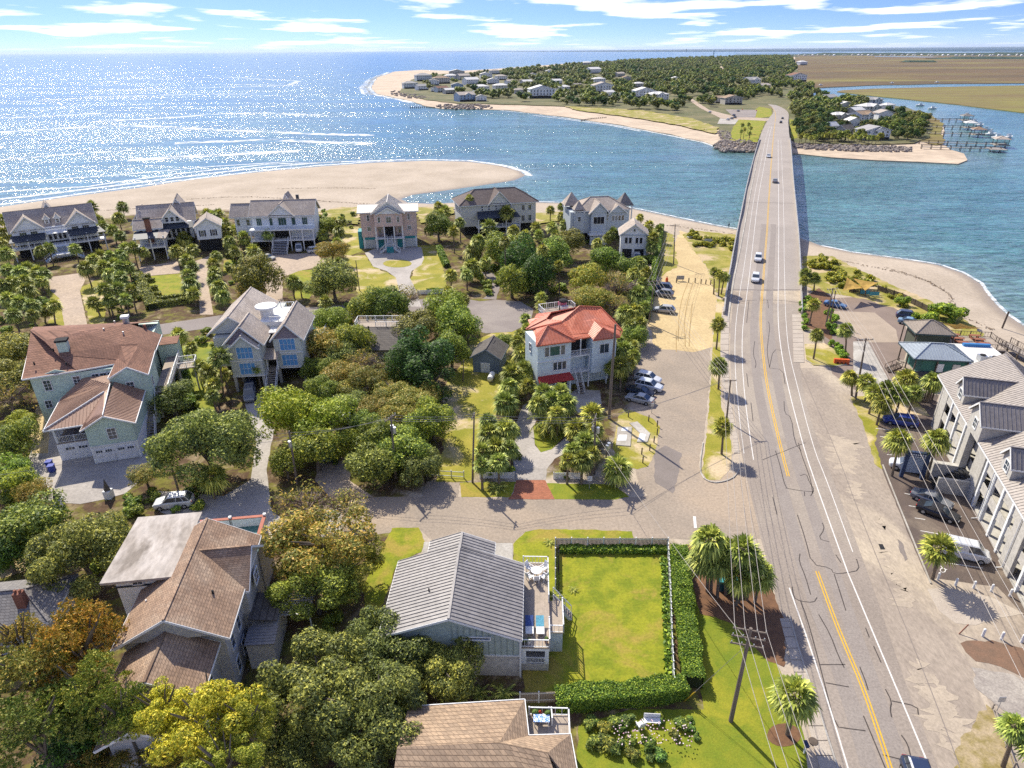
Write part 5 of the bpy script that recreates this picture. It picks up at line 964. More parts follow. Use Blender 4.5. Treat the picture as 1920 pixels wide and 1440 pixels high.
# B10 leftmost
h = shingle_house('beach_house', 'leftmost white beach house with a double stair arch and two small dormers', -138.8, 184.8, 34.9)
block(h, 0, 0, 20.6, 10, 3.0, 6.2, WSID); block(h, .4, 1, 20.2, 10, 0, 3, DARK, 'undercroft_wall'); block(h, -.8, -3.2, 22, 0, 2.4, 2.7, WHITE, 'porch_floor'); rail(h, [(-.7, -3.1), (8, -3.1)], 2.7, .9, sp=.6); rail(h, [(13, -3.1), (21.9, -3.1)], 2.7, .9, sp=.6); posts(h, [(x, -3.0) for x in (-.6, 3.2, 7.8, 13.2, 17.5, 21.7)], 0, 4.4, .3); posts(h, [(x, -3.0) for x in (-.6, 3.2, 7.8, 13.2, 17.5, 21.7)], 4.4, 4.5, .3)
seamed([(-1.2, -3.6, 4.3), (7.6, -3.6, 4.3), (7.6, 0, 5.2), (-.4, 0, 5.2)], NAVY, h, 'porch_roof'); seamed([(13.2, -3.6, 4.3), (22.4, -3.6, 4.3), (21.2, 0, 5.2), (13.2, 0, 5.2)], NAVY, h, 'porch_roof')
block(h, 0, 0, 20.6, 10, 6.2, 6.3, WHITE, 'belt_trim'); gable(h, 0, 20.6, .5, 10, 6.2, 3.4, SHP, 'x', .6, wallm=WSID); gable(h, .4, 7.6, -.2, 7, 6.3, 2.6, SHP, 'y', .5, wallm=WSID, ends=(1, 0)); gable(h, 13.2, 20.2, -.2, 7, 6.3, 2.6, SHP, 'y', .5, wallm=WSID, ends=(1, 0)); gable(h, 8, 12, 6, 12, 7.6, 3, SHP, 'y', .4, wallm=WSID)
for x in (9.0, 11.6): block(h, x - .6, 1.2, x + .6, 3, 6.6, 7.9, WSID, 'dormer'); gable(h, x - .7, x + .7, 1.1, 3.4, 7.9, .7, SHP, 'y', .15, wallm=WSID); win(h, x, 1.2, 6.9, .6, .8, 'f', (2, 2))
for x in (2.6, 5.2, 15.2, 17.9): win(h, x, -.02, 5.0 + .15, 1.6, .95, 'f', (3, 1))
for x in (8.7, 9.9, 11.1, 12.2): win(h, x, 0, 3.4, .7, 1.8, 'f', (1, 2), glass=DARK)
block(h, 8, -3.0, 13, 0, 5.1, 5.2, WHITE, 'balcony_floor'); rail(h, [(8, -2.9), (13, -2.9)], 5.2, .8, sp=.5); block(h, 8.6, -4.6, 12.4, -3.2, 0, 2.4, WSID, 'stair_landing'); stairs(h, 9.3, 11.7, -6.4, -4.6, 1.4, 2.5, 5, mat('blue_grey_steps', (.34, .42, .52), None, 1, .8)); block(h, 8.8, -8.6, 12.2, -6.4, 1.0, 1.4, WHITE, 'stair_arch')
for sg, x0 in ((-1, 8.6), (1, 12.4)): stairs(h, -8.9, -6.6, x0 + sg * 2.8, x0, 0, 1.4, 5, MATS['blue_grey_steps'], WHITE, 'x')
# B11 many gables
h = shingle_house('beach_house', 'white many gabled beach house with a brick chimney and a front porch wing', -107, 187, 20)
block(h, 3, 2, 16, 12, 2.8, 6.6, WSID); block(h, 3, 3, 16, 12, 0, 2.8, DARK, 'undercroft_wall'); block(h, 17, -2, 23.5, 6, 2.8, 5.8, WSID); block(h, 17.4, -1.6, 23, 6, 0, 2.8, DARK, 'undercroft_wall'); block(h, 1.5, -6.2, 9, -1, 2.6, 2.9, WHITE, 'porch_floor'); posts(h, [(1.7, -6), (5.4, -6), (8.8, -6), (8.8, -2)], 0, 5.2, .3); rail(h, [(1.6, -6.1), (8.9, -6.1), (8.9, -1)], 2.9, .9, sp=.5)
block(h, 2, -1.4, 8, 3, 2.9, 6.3, WSID); seamed([(1.2, -6.7, 4.9), (7.4, -6.7, 4.9), (7.4, -1.4, 5.7), (1.2, -1.4, 5.7)], NAVY, h, 'porch_roof'); seamed([(7.4, -6.7, 4.95), (9.4, -6.7, 4.7), (10.4, -1, 5.6), (7.4, -1.4, 5.75)], SHP, h, 'porch_roof')
gable(h, 1.6, 8.2, -1.4, 4, 6.3, 1.4, SHP, 'x', .5, wallm=WSID); gable(h, 17, 23.5, -2, 6, 5.8, 1.7, SHP, 'y', .5, wallm=WSID); gable(h, 2.4, 16.6, 3.5, 12.5, 6.8, 3.0, SHP, 'x', .6, wallm=WSID); gable(h, 7.4, 14.6, 1.2, 8, 6.6, 3.0, SHP, 'y', .6, wallm=WSID, ends=(1, 0)); gable(h, 10, 15, 8, 15, 7.8, 3.2, SHP, 'y', .5, wallm=WSID); gable(h, 0, 5, 7, 14, 6.4, 2.8, SHP, 'y', .5, wallm=WSID); block(h, .4, 7, 4.6, 14, 3, 6.4, WSID); seamed([(8.2, -.6, 5.6), (16.4, -.6, 5.6), (16.4, 2, 6.6), (8.2, 2, 6.6)], NAVY, h, 'porch_roof')
c = MB().box(4.4, -2.2, 2.9, 5.8, -1.3, 8.4).build('chimney', BRICK, h); MB().box(4.2, -2.4, 8.4, 6.0, -1.1, 8.7).build('chimney_cap', DARK, c)
for x in (3.0, 7.0): win(h, x, -1.4, 5.2, .8, .7, 'f', (1, 1), glass=DARK)
for x in (9.8, 11.2, 12.6): win(h, x, 1.15, 7.0, .8, .9, 'f', (1, 2), shutter=None, glass=DARK)
for x in (18.6, 21.6): win(h, x, -2, 3.6, .8, 1.3, 'f', (2, 2), shutter=NAVY)
for x in (9.5, 10.8, 12.1, 13.4, 14.7): win(h, x, 2, 3.2, .8, 2.0, 'f', (1, 2), fm=WHITE, glass=DARK)
# B12 balcony house
h = shingle_house('beach_house', 'white beach house with a long upper balcony and a wide grey front stair', -75.0, 193.6, 4.8)
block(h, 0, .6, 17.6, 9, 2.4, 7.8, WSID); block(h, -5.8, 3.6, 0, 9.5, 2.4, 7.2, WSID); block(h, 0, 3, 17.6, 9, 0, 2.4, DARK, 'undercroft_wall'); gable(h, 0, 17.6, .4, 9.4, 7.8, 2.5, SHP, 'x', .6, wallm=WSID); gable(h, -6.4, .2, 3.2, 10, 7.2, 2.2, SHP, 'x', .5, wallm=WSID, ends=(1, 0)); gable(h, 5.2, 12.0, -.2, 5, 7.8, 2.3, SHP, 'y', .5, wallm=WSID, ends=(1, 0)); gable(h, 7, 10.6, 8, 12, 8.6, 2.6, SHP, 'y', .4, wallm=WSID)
block(h, -.4, -2.8, 17.8, .6, 4.7, 4.95, WHITE, 'balcony_floor'); rail(h, [(-.3, -2.7), (17.7, -2.7)], 4.95, .9, mat('pale_blue_rail', (.55, .66, .76), None, 1, .7), .3, name='balcony_railing'); block(h, -.4, -2.8, 17.8, .6, 2.3, 2.5, WHITE, 'porch_floor'); rail(h, [(0, -2.7), (5.6, -2.7)], 2.5, .8, sp=.4); rail(h, [(11, -2.7), (17.6, -2.7)], 2.5, .8, sp=.4); posts(h, [(x, -2.6) for x in (0, 5.6, 11, 14.5, 17.6)], 0, 4.7, .3)
stairs(h, 6.2, 10.4, -7.2, -2.8, 0, 2.4, 9, mat('grey_steps', (.42, .42, .44), None, 1, .8)); 
for x, w in ((2.0, 1.4), (5.4, .8), (8.6, 2.2), (11.8, 1.0), (15.0, 1.4)): win(h, x, .6, 5.4, w, 1.6, 'f', (3 if w > 1 else 1, 1), glass=mat('green_tint_glass', (.06, .12, .10), None, 1, .1))
for x in (-4.8, -2.0): win(h, x, 3.6, 5.0, .8, 1.3, 'f', (1, 2))
block(h, 6, .4, 10.5, .6, 2.5, 4.6, DARK, 'entry_recess'); MB().box(12, 7, 10, 12.8, 7.6, 11.2).build('chimney', NAVY, h)
# B13 pink
h = shingle_house('pink_house', 'dusty pink three storey house with a white arched stair and teal garage trim', -42.9, 193.0, 7.2)
block(h, -.2, .4, 15.3, 11, 0, 3.0, WSID); block(h, -.4, .2, 4.2, 11, 3.0, 9.2, PINK); block(h, 11.0, .2, 15.5, 11, 3.0, 9.2, PINK); block(h, 3.6, -2.0, 11.6, 9, 6.0, 9.2, PINK, 'upper_bay'); block(h, 4.2, 1.2, 11, 9, 3.0, 6.0, PINK)
wm_ = mat('white_metal_roof', (.60, .56, .50), (.54, .5, .45), .5, .5, metal=.1)
gable(h, -.8, 4.6, .0, 10, 9.3, 1.0, wm_, 'x', .4, wallm=PINK, seam=.5, ends=(1, 0)); gable(h, 10.6, 15.9, .0, 10, 9.3, 1.0, wm_, 'x', .4, wallm=PINK, seam=.5, ends=(0, 1)); gable(h, 3.2, 12.0, -1.6, 10, 9.3, 2.6, wm_, 'y', .4, wallm=WSID, seam=.5); gable(h, 4.6, 10.6, -2.2, .5, 9.25, 1.5, GREYM, 'y', .4, wallm=WSID, ends=(1, 0))
block(h, 3.4, -2.1, 11.8, 1.2, 2.8, 3.0, WHITE, 'porch_floor'); posts(h, [(3.8, -1.8), (6.2, -1.8), (9.0, -1.8), (11.4, -1.8)], 0, 6.0, .35); block(h, 6.0, 1.0, 9.2, 1.2, 3, 5.8, DARK, 'entry_recess'); rail(h, [(6.4, -1.9), (8.8, -1.9)], 3.0, .9, NAVY)
for x in (1.8, 13.4): win(h, x, .2, 4.6, .9, 1.0, 'f', (2, 1)); win(h, x, .2, 7.2, .6, 1.4, 'f', (1, 2)); door(h, x, .4, .1, 2.9, 2.2, 'f', mat('garage_door_cream', (.6, .62, .6), None, 1, .7), 'garage_door', 3); MB().box(x - 1.5, .28, 2.3, x + 1.5, .4, 2.9).build('teal_lintel', TEAL, h)
for x in (4.9, 10.4): MB().box(x - .8, -.05 + .3, .1, x + .8, .4, 2.6).build('teal_panel', TEAL, h); win(h, x, 1.2, 3.6, .6, 1.3, 'f', (1, 2))
win(h, 7.7, -2.0, 7.0, 1.3, 1.4, 'f', (2, 2)); win(h, 5.0, -2.0, 7.1, .6, 1.3, 'f', (1, 2)); win(h, 10.4, -2.0, 7.1, .6, 1.3, 'f', (1, 2)); MB().box(-1.6, .8, 0, -.4, 5, 4.4).build('teal_side_wall', TEAL, h)
stairs(h, 6.9, 8.3, -4.6, -2.2, 1.4, 3.0, 6, WHITE); block(h, 6.6, -5.4, 8.6, -4.6, 0, 1.4, TEAL, 'stair_base')
for sg, x0 in ((-1, 6.6), (1, 8.6)): stairs(h, -5.6, -4.7, x0 + sg * 1.9, x0, 0, 1.4, 4, WHITE, WHITE, 'x')
# B14 hip roofed
h = shingle_house('beach_house', 'grey and cream hip roofed beach house with a dark porch roof between square panes', -15.2, 207.5, 15)
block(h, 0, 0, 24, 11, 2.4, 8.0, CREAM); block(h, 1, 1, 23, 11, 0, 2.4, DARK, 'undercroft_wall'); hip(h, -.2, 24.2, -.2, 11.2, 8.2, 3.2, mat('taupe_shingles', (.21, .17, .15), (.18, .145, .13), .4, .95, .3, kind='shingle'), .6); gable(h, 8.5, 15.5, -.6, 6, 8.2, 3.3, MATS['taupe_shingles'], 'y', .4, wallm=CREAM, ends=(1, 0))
seamed([(4.4, -3.6, 5.0), (18, -3.6, 5.0), (17, 0, 6.4), (5, 0, 6.4)], NAVY, h, 'porch_roof'); block(h, 4.4, -3.4, 18, 0, 2.3, 2.5, WHITE, 'porch_floor'); posts(h, [(x, -3.3) for x in (4.6, 9, 13.4, 17.8)], 0, 4.9, .3); rail(h, [(4.5, -3.3), (17.9, -3.3)], 2.5, .9, sp=.5)
for k in range(5):
    for z in (6.6, 7.3): win(h, 6.6 + k * 2.2, 0, z, .45, .42, 'f', (1, 1), glass=DARK)
for y in (2.5, 5.5, 8.5): win(h, 0, y, 6.0, .8, 1.4, 'l', (1, 2))
for x in (19.8, 22.0): win(h, x, 0, 6.0, .9, 1.4, 'f', (2, 1)); win(h, x, 0, 3.0, .9, 1.6, 'f', (2, 1))
block(h, 6, -.08, 16, 0, 2.6, 4.8, DARK, 'entry_recess')
# B15 twin peaked
h = shingle_house('twin_peaked_house', 'grey blue house with two pointed cupolas above a pale shingle roof', 17.7, 198.4, 8.2)
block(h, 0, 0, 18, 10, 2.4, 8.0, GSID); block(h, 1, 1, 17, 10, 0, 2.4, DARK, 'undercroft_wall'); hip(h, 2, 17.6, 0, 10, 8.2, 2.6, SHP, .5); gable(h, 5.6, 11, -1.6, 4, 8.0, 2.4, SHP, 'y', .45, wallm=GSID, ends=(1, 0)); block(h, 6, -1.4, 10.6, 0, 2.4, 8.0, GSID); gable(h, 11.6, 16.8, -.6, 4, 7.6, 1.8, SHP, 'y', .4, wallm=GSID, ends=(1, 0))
def cup(x, y, r_, z0, z1, zt): 
    posts(h, [(x - r_ * .8, y - r_ * .8), (x + r_ * .8, y - r_ * .8), (x - r_ * .8, y + r_ * .8), (x + r_ * .8, y + r_ * .8)], z0, z1, .3)
    for a, b in (((-1, -1), (1, -1)), ((1, -1), (1, 1)), ((1, 1), (-1, 1)), ((-1, 1), (-1, -1))): seamed([(x + a[0] * r_, y + a[1] * r_, z1), (x + b[0] * r_, y + b[1] * r_, z1), (x, y, zt)], SHP if x < 10 else SHG, h, 'cupola_roof')
cup(1.6, 6.4, 2.6, 8, 9.0, 12.2); cup(2.6, 1.0, 1.7, 7.6, 8.6, 10.8); cup(18.6, 7.6, 2.4, 0, 8.2, 11.4); block(h, 1.0, -.3, 4.2, 2.2, 2.4, 7.8, GSID, 'tower_wall')
for x in (13, 14, 15, 16): win(h, x, -.02, 5.4, .7, 1.3, 'f', (1, 1))
win(h, 8.3, -1.42, 8.3, .6, .7, 'f', (1, 1)); win(h, 8.3, -1.4, 5.0, 3.2, 1.8, 'f', (3, 1), glass=DARK); win(h, 2.6, -.3, 5.6, .8, 1.2, 'f', (1, 2)); win(h, 11.2, 0, 5.6, .7, 1.4, 'f', (1, 2))
block(h, 5, -4, 11, -1.4, 2.4, 2.6, WHITE, 'porch_floor'); rail(h, [(5, -4), (11, -4)], 2.6, 1.0, sp=.3); block(h, 5.2, -3.9, 10.8, -3.6, 0, 2.2, GSID, 'porch_wall')
h = shingle_house('gabled_garage', 'small two storey gabled garage with four upper windows beside the sand track', 30.3, 182.0, -6); block(h, 0, 0, 7.2, 7, 0, 5.8, WSID); gable(h, 0, 7.2, 0, 7, 5.8, 2.4, SHP, 'y', .5, wallm=WSID)
for x in (1.5, 2.6, 4.4, 5.5): win(h, x, 0, 3.6, .7, 1.4, 'f', (1, 1), glass=DARK)
for x in (1.9, 5.2): MB().box(x - 1.3, -.04, .1, x + 1.3, .04, 2.2).build('garage_opening', DARK, h)
block(h, -.1, -.1, 7.3, 0, 5.4, 5.8, GSID, 'belt_trim'); win(h, 3.6, -.02, 6.5, .45, .6, 'f', (1, 1))

for o in S.objects:
    if o.get('group') == 'beach houses along the sand': o.scale.z = 1.26 if o.location.x < -50 else 1.13
# --- hotel at the right
h = house('hotel', 'long grey hotel with ribbed metal roof, steep dormers and dark open galleries', 63, 88.7, -107.3, 'hotel')
LH = 46.0
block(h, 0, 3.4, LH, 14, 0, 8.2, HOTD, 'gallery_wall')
for z in (0.0, 2.7, 5.45): block(h, -.2, 1.4, LH, 3.4, z, z + .22, HOTW, 'gallery_floor')
for z in (3.5, 6.25): block(h, 0, 1.42, LH, 1.52, z - .58, z + .45, HOTW, 'gallery_parapet')
block(h, -.3, 1.3, .1, 14, 0, 8.3, HOTW); block(h, 0, 1.35, 2.6, 1.6, 0, 8.2, HOTW)
for x in (5.2, 8.2, 11.6, 21, 24.0, 27.0, 30.0, 33, 36.5, 40): block(h, x - .2, 1.25, x + .2, 1.6, 0, 8.2, WSID, 'column')
for x0, x1 in ((12.6, 15.2), (17.6, 20.4), (31.6, 34.4)): block(h, x0, 1.2, x1, 1.6, 0, 8.2, HOTW, 'wall_pier')
for x in (6.7, 10, 22.5, 25.5, 28.5, 35, 38): 
    for z in (.22, 2.95, 5.7): block(h, x - .9, 3.3, x + .9, 3.4, z, z + 1.9, GLASS, 'glazed_door')
win(h, 13.9, 1.2, 4.2, .9, 2.6, 'f', (1, 1), fm=HOTW, glass=HOTD)
gable(h, -.2, LH, 1.1, 14.5, 8.4, 3.9, HOTR, 'x', .7, wallm=HOTW, seam=.5, panels=False)
def dorm(x0, x1, y0, z0, ze, rise, wy, dark=True):
    block(h, x0, y0, x1, y0 + .3, z0, ze, HOTW, 'dormer_wall'); yb = 1.1 + (ze + rise - 8.4) / 3.9 * 6.7
    MB().ext([(x0, y0 + .3, z0), (x0, yb, ze), (x0, y0 + .3, ze)], (.15, 0, 0)).build('dormer_side', HOTW, h); MB().ext([(x1 - .15, y0 + .3, z0), (x1 - .15, yb, ze), (x1 - .15, y0 + .3, ze)], (.15, 0, 0)).build('dormer_side', HOTW, h)
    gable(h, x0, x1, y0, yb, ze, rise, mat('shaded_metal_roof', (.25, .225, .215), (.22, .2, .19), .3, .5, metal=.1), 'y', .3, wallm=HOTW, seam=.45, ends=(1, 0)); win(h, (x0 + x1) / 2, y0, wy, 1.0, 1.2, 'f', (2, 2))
dorm(6.4, 9.4, .9, 8.6, 10.3, 1.5, 8.9); dorm(14.6, 19.0, .3, 0 + 8, 10.6, 1.8, 9.0); dorm(25.0, 28.0, .9, 8.6, 10.3, 1.5, 8.9)
block(h, 14.8, .4, 16.0, 1.2, 0, 8.2, HOTW, 'wall_pier')
block(h, 15.2, -2.4, 16.0, 1.2, 0, 2.6, HOTW, 'stair_wall'); block(h, 18.6, -2.4, 19.0, 1.2, 0, 2.2, HOTW, 'stair_wall'); stairs(h, 16.1, 18.5, -2.4, 1.2, 0, 2.6, 9, DARK, HOTW, rails=False)
for x in (23.9, 33): MB().tube([(x, 1.1, 8), (x, 1.1, 0.3), (x, .5, .1)], .06, 6).build('downpipe', WHITE, h)

# --- waterside bar and restaurant
def hipb(name, label, px, py, z, deg, lx, ly, rise, m, seam=.45):
    p = P(px, py, z); h = house(name, label, p.x, p.y, deg, 'restaurant'); hip(h, 0, lx, 0, ly, z, rise, m, .0, seam=seam, trim=mat('dark_teal_trim', (.05, .09, .10), None, 1, .7)); return h
h = hipb('waterside_restaurant', 'teal restaurant with a blue grey hipped metal roof beside the hotel', 1684, 643, 4.5, -98, 7.2, 9.4, 1.6, BLUEM)
block(h, .5, 1.8, 6.7, 9, 0, 4.4, mat('green_board_wall', (.05, .16, .13), None, 1, .8)); block(h, 6.7, .6, 7.0, 9, 1.3, 2.2, NAVY, 'porch_wall'); posts(h, [(.5, .5), (3.8, .5), (6.9, .5), (6.9, 4), (6.9, 8.8)], 0, 4.4, .18, DWOOD); block(h, 0.3, .3, 7.0, 9, 1.2, 1.35, DKW, 'porch_floor'); door(h, 6.75, 4.6, 1.3, 1.2, 2.4, 'r', WHITE); door(h, 6.75, 7.2, 1.3, 1.2, 2.4, 'r', METAL); stairs(h, 1.5, 3.2, -1.8, .3, 0, 1.3, 5, DWOOD, DWOOD)
block(h, -3.0, 9.2, 6.4, 16.8, 0, 3.4, STUC); block(h, -3.2, 9.0, 6.6, 17.0, 3.4, 3.6, mat('white_membrane', (.72, .70, .66), (.62, .6, .56), .5, .8), 'flat_roof'); MB().box(-2.6, 12, 3.6, -2.0, 16.5, 4.1).build('blue_duct', mat('blue_paint', (.05, .22, .5), None, 1, .5), h)
for x, y in ((4.2, 12.2), (4.9, 13.8)): c = MB().box(x - .7, y - .6, 3.6, x + .7, y + .6, 4.6).build('roof_unit', METAL, h); MB().cyl(x, y, 4.6, 4.75, .45, 12).build('fan', DARK, c)
h = hipb('tan_roof_bar', 'bar with a weathered tan hipped metal roof and open wooden deck', 1693, 603, 4.6, -99, 6.4, 7.0, 1.6, TANM)
block(h, .6, .8, 5.8, 6.4, 0, 4.4, mat('olive_board_wall', (.10, .11, .08), None, 1, .8)); posts(h, [(.2, .3), (6.2, .3), (6.2, 6.7)], 0, 4.5, .18, DWOOD); block(h, .3, 7, 6.8, 16, 2.2, 2.4, DKW, 'deck'); block(h, .5, 7.2, 6.6, 15.8, 0, 2.2, DWOOD, 'deck_base'); rail(h, [(.4, 7), (.4, 15.9), (6.7, 15.9), (6.7, 7)], 2.4, 1.0, DWOOD, .5)
RED = mat('rust_bench', (.30, .12, .07), None, 1, .8)
for i in range(6):
    x, y = 1.6 + (i % 3) * 1.9, 9 + (i // 3) * 3.6; t = thing('picnic_table', 'rust red picnic table under the yellow sails on the bar deck', 'table', tuple(h.matrix_basis @ Vector((x, y, 2.4))), R(-99), 'picnic tables on the bar deck'); MB().box(-.4, -.9, .7, .4, .9, .76).build('table_top', RED, t); [MB().box(q - .15, -.9, .42, q + .15, .9, .46).build('bench', RED, t) for q in (-.7, .7)]; mb = MB(); [mb.box(-.7, y_ - .04, 0, .7, y_ + .04, .42) for y_ in (-.6, .6)]; [mb.box(-.06, y_ - .04, .42, .06, y_ + .04, .7) for y_ in (-.6, .6)]; mb.build('leg', RED, t)
SAIL = mat('yellow_sail', (.62, .40, .10), (.55, .35, .09), 1, .8, trans=.3)
def sail(label, pts, cat='shade sail'):
    a, b, c = [P(x, y, z) for x, y, z in pts]; mb = MB(); n = 6; vs = []; idx = {}; ce = (a + b + c) / 3
    for i in range(n + 1):
        for j in range(n + 1 - i):
            k = n - i - j; v = (a * i + b * j + c * k) / n; e = min(i, j, k) / n; pull = .10 * (1 - 3 * e) * (1 - max(i, j, k) / n) * 2
            v = v + (ce - v) * max(0, pull); v.z -= .35 * e * 3; idx[(i, j)] = len(vs); vs.append(v - a)
    fs = []
    for i in range(n):
        for j in range(n - i):
            fs.append((idx[(i, j)], idx[(i + 1, j)], idx[(i, j + 1)]))
            if (i + 1, j + 1) in idx: fs.append((idx[(i + 1, j)], idx[(i + 1, j + 1)], idx[(i, j + 1)]))
    mb.add(vs, fs); o = mb.build('shade_sail', SAIL, None, tuple(a)); tag(o, label, cat, 'yellow shade sails')
sail('yellow sail over the left part of the bar deck', [(1765, 605, 5.2), (1842, 615, 4.4), (1790, 617, 4.2)]); sail('yellow sail over the right part of the bar deck', [(1800, 606, 5.2), (1838, 617, 4.4), (1783, 614, 4.6)]); sail('small yellow sail under the tan roof edge', [(1730, 623, 3.6), (1775, 626, 3.4), (1756, 630, 3.0)])
sail('yellow sail over the sunken patio, left one', [(1588, 520, 4.5), (1620, 540, 3.2), (1580, 545, 3.4)]); sail('yellow sail over the sunken patio, right one', [(1600, 522, 4.4), (1646, 530, 4.2), (1622, 545, 3.2)])
# patio and beach fence
def fence(pxs, label, h=1.2, m=DWOOD, board=True, sp=2.0, cap=None, name='fence', slat=.3):
    pts = [P(*p) for p in pxs]; t = thing(name, label, 'fence', tuple(pts[0])); o = pts[0]
    for a, b in zip(pts, pts[1:]):
        ln = (b - a).length; k = max(1, round(ln / sp)); d = (b - a) / k; ang = math.atan2(d.y, d.x)
        for i in range(k + 1):
            q = a + d * i - o; MB().box(-.06, -.06, 0, .06, .06, h + .12).build('post', cap or m, t, (q.x, q.y, 0), ang)
        mb = MB()
        for z in (h * .25, h * .9): mb.beam(a - o + Vector((0, 0, z)), b - o + Vector((0, 0, z)), .05, .09)
        mb.build('fence_rail', cap or m, t)
        if board:
            mb = MB(); n = int(ln / slat)
            for i in range(n): q = a + (b - a) * (i + .5) / n - o; u = d.normalized() * slat * .42; v = Vector((-d.y, d.x, 0)).normalized() * .02; mb.ext([q - u - v, q + u - v, q + u + v, q - u + v][::1], (0, 0, h)) if True else None
            bo = mb.build('picket_boards', m, t); bo['kind'] = 'stuff'
    return t
fence([(1645, 545), (1690, 560), (1740, 585)], 'dark wooden fence between the beach and the restaurant parking', 1.3, DWOOD, True, 2.2, slat=.35)
fence([(1592, 548), (1645, 552)], 'dark slatted fence of the sunken patio', 1.2, DWOOD, True, 2, slat=.3)
fence([(1693, 748), (1748, 750)], 'dark board fence between the palms and the hotel gable', 1.6, DWOOD, True, 2, slat=.28)
for i in range(2):
    p = P(1613 + i * 18, 552 + i * 3); t = thing('turquoise_panel', 'turquoise painted panel hung on the patio fence, %s one' % ('left', 'right')[i], 'panel', tuple(p), R(-8)); MB().box(-.1, -.12, .2, 1.9, -.04, 1.1).build('board', mat('turquoise_paint', (.12, .42, .52), None, 1, .7), t); MB().box(-.16, -.14, 1.1, 1.96, -.02, 1.18).build('frame', DWOOD, t)
# boardwalks at the right edge
for k, (a, b, lab) in enumerate([((1835, 640), (1960, 760), 'grey weathered boardwalk behind the flat roofed restaurant'), ((1880, 650), (1990, 710), 'grey boardwalk ramp down to the beach at the right edge')]):
    a, b = P(*a), P(*b); t = thing('boardwalk', lab, 'boardwalk', tuple(a)); d = b - a; ang = math.atan2(d.y, d.x); t.rotation_euler = (0, 0, ang); w = 2.2 if k == 0 else 1.2
    mb = MB().box(0, -w, .7, d.length, w, .85); mb.build('walkway', WOOD, t); posts(t, [(i * 2.5, s_ * w * .9) for i in range(int(d.length / 2.5)) for s_ in (-1, 1)], -1, .7, .2, DWOOD); 
    if k: rail(t, [(0, -w), (d.length, -w)], .85, 1.0, DWOOD, .5); rail(t, [(0, w), (d.length, w)], .85, 1.0, DWOOD, .5)
# lawn fence, white fences
WF = mat('grey_fence_boards', (.40, .33, .27), (.30, .25, .2), 1, .9)
fence([(1041, 1028), (1251, 1028)], 'tall grey board fence along the far side of the lawn with white posts', 1.5, WF, True, 1.9, WHITE, slat=.15)
fence([(1041, 1028), (1041, 1105)], 'lattice fence with a white top rail along the left of the lawn', 1.4, NAVY, True, 1.6, WHITE, slat=.25)
fence([(1251, 1028), (1255, 1100), (1258, 1200), (1262, 1290)], 'white railed fence along the right of the lawn', 1.3, DWOOD, False, .9, WHITE)
fence([(975, 1318), (1045, 1316)], 'grey board fence between the gable wall and the clipped hedge', 1.3, WF, True, 1.8, WHITE, slat=.15)
fence([(900, 897), (964, 897)], 'white picket fence left of the brick apron', 1.0, WHITE, True, 3.2, WHITE, slat=.14, name='picket_fence')
fence([(1038, 898), (1092, 898)], 'white picket fence right of the brick apron', 1.0, WHITE, True, 2.7, WHITE, slat=.14, name='picket_fence')
fence([(783, 552), (810, 551), (845, 549)], 'white fence right of the keyhole drive mouth', 1.0, WHITE, True, 3, WHITE, slat=.2, name='picket_fence'); fence([(690, 556), (755, 552)], 'white fence left of the keyhole drive mouth', 1.0, WHITE, True, 3, WHITE, slat=.2, name='picket_fence')
fence([(800, 893), (870, 897)], 'thin wire fence with a gate at the vacant lot', 1.1, METAL, False, 2); fence([(635, 425), (672, 418)], 'low grey fence between the beach lots', 1.1, WOOD, False, 2.5)
# ================================================================ vegetation
def leafmat(name, c1, c2, c3=None, trans=0.25):
    m = bpy.data.materials.new(name); m.use_nodes = True; t = m.node_tree; t.nodes.clear()
    out = N(t, 'ShaderNodeOutputMaterial'); b = N(t, 'ShaderNodeBsdfPrincipled', i={'Roughness': 0.55, 'Specular IOR Level': 0.25})
    tcn = N(t, 'ShaderNodeTexCoord'); oi = N(t, 'ShaderNodeObjectInfo'); g = N(t, 'ShaderNodeNewGeometry')
    n = N(t, 'ShaderNodeTexNoise', i={'Scale': 2.6, 'Detail': 3}); L(t, tcn.outputs['Object'], n.inputs[0])
    col = mixc(t, ramp(t, n.outputs[0], [(0.38, 0), (0.62, 1)]), c1, c2)
    if c3 is not None:
        col = mixc(t, ramp(t, g.outputs['Random Per Island'], [(0.72, 0), (0.78, 1)]), col, c3)
    col = mixc(t, 1.0, col, ramp(t, g.outputs['Random Per Island'], [(0, 0.62), (1, 1.45)]), 'MULTIPLY')
    col = mixc(t, 1.0, col, oi.outputs['Color'], 'MULTIPLY')
    L(t, col, b.inputs['Base Color'])
    tr = N(t, 'ShaderNodeBsdfTranslucent'); L(t, col, tr.inputs[0]); mx = N(t, 'ShaderNodeMixShader', i={0: trans})
    L(t, b.outputs[0], mx.inputs[1]); L(t, tr.outputs[0], mx.inputs[2]); L(t, mx.outputs[0], out.inputs[0]); return m
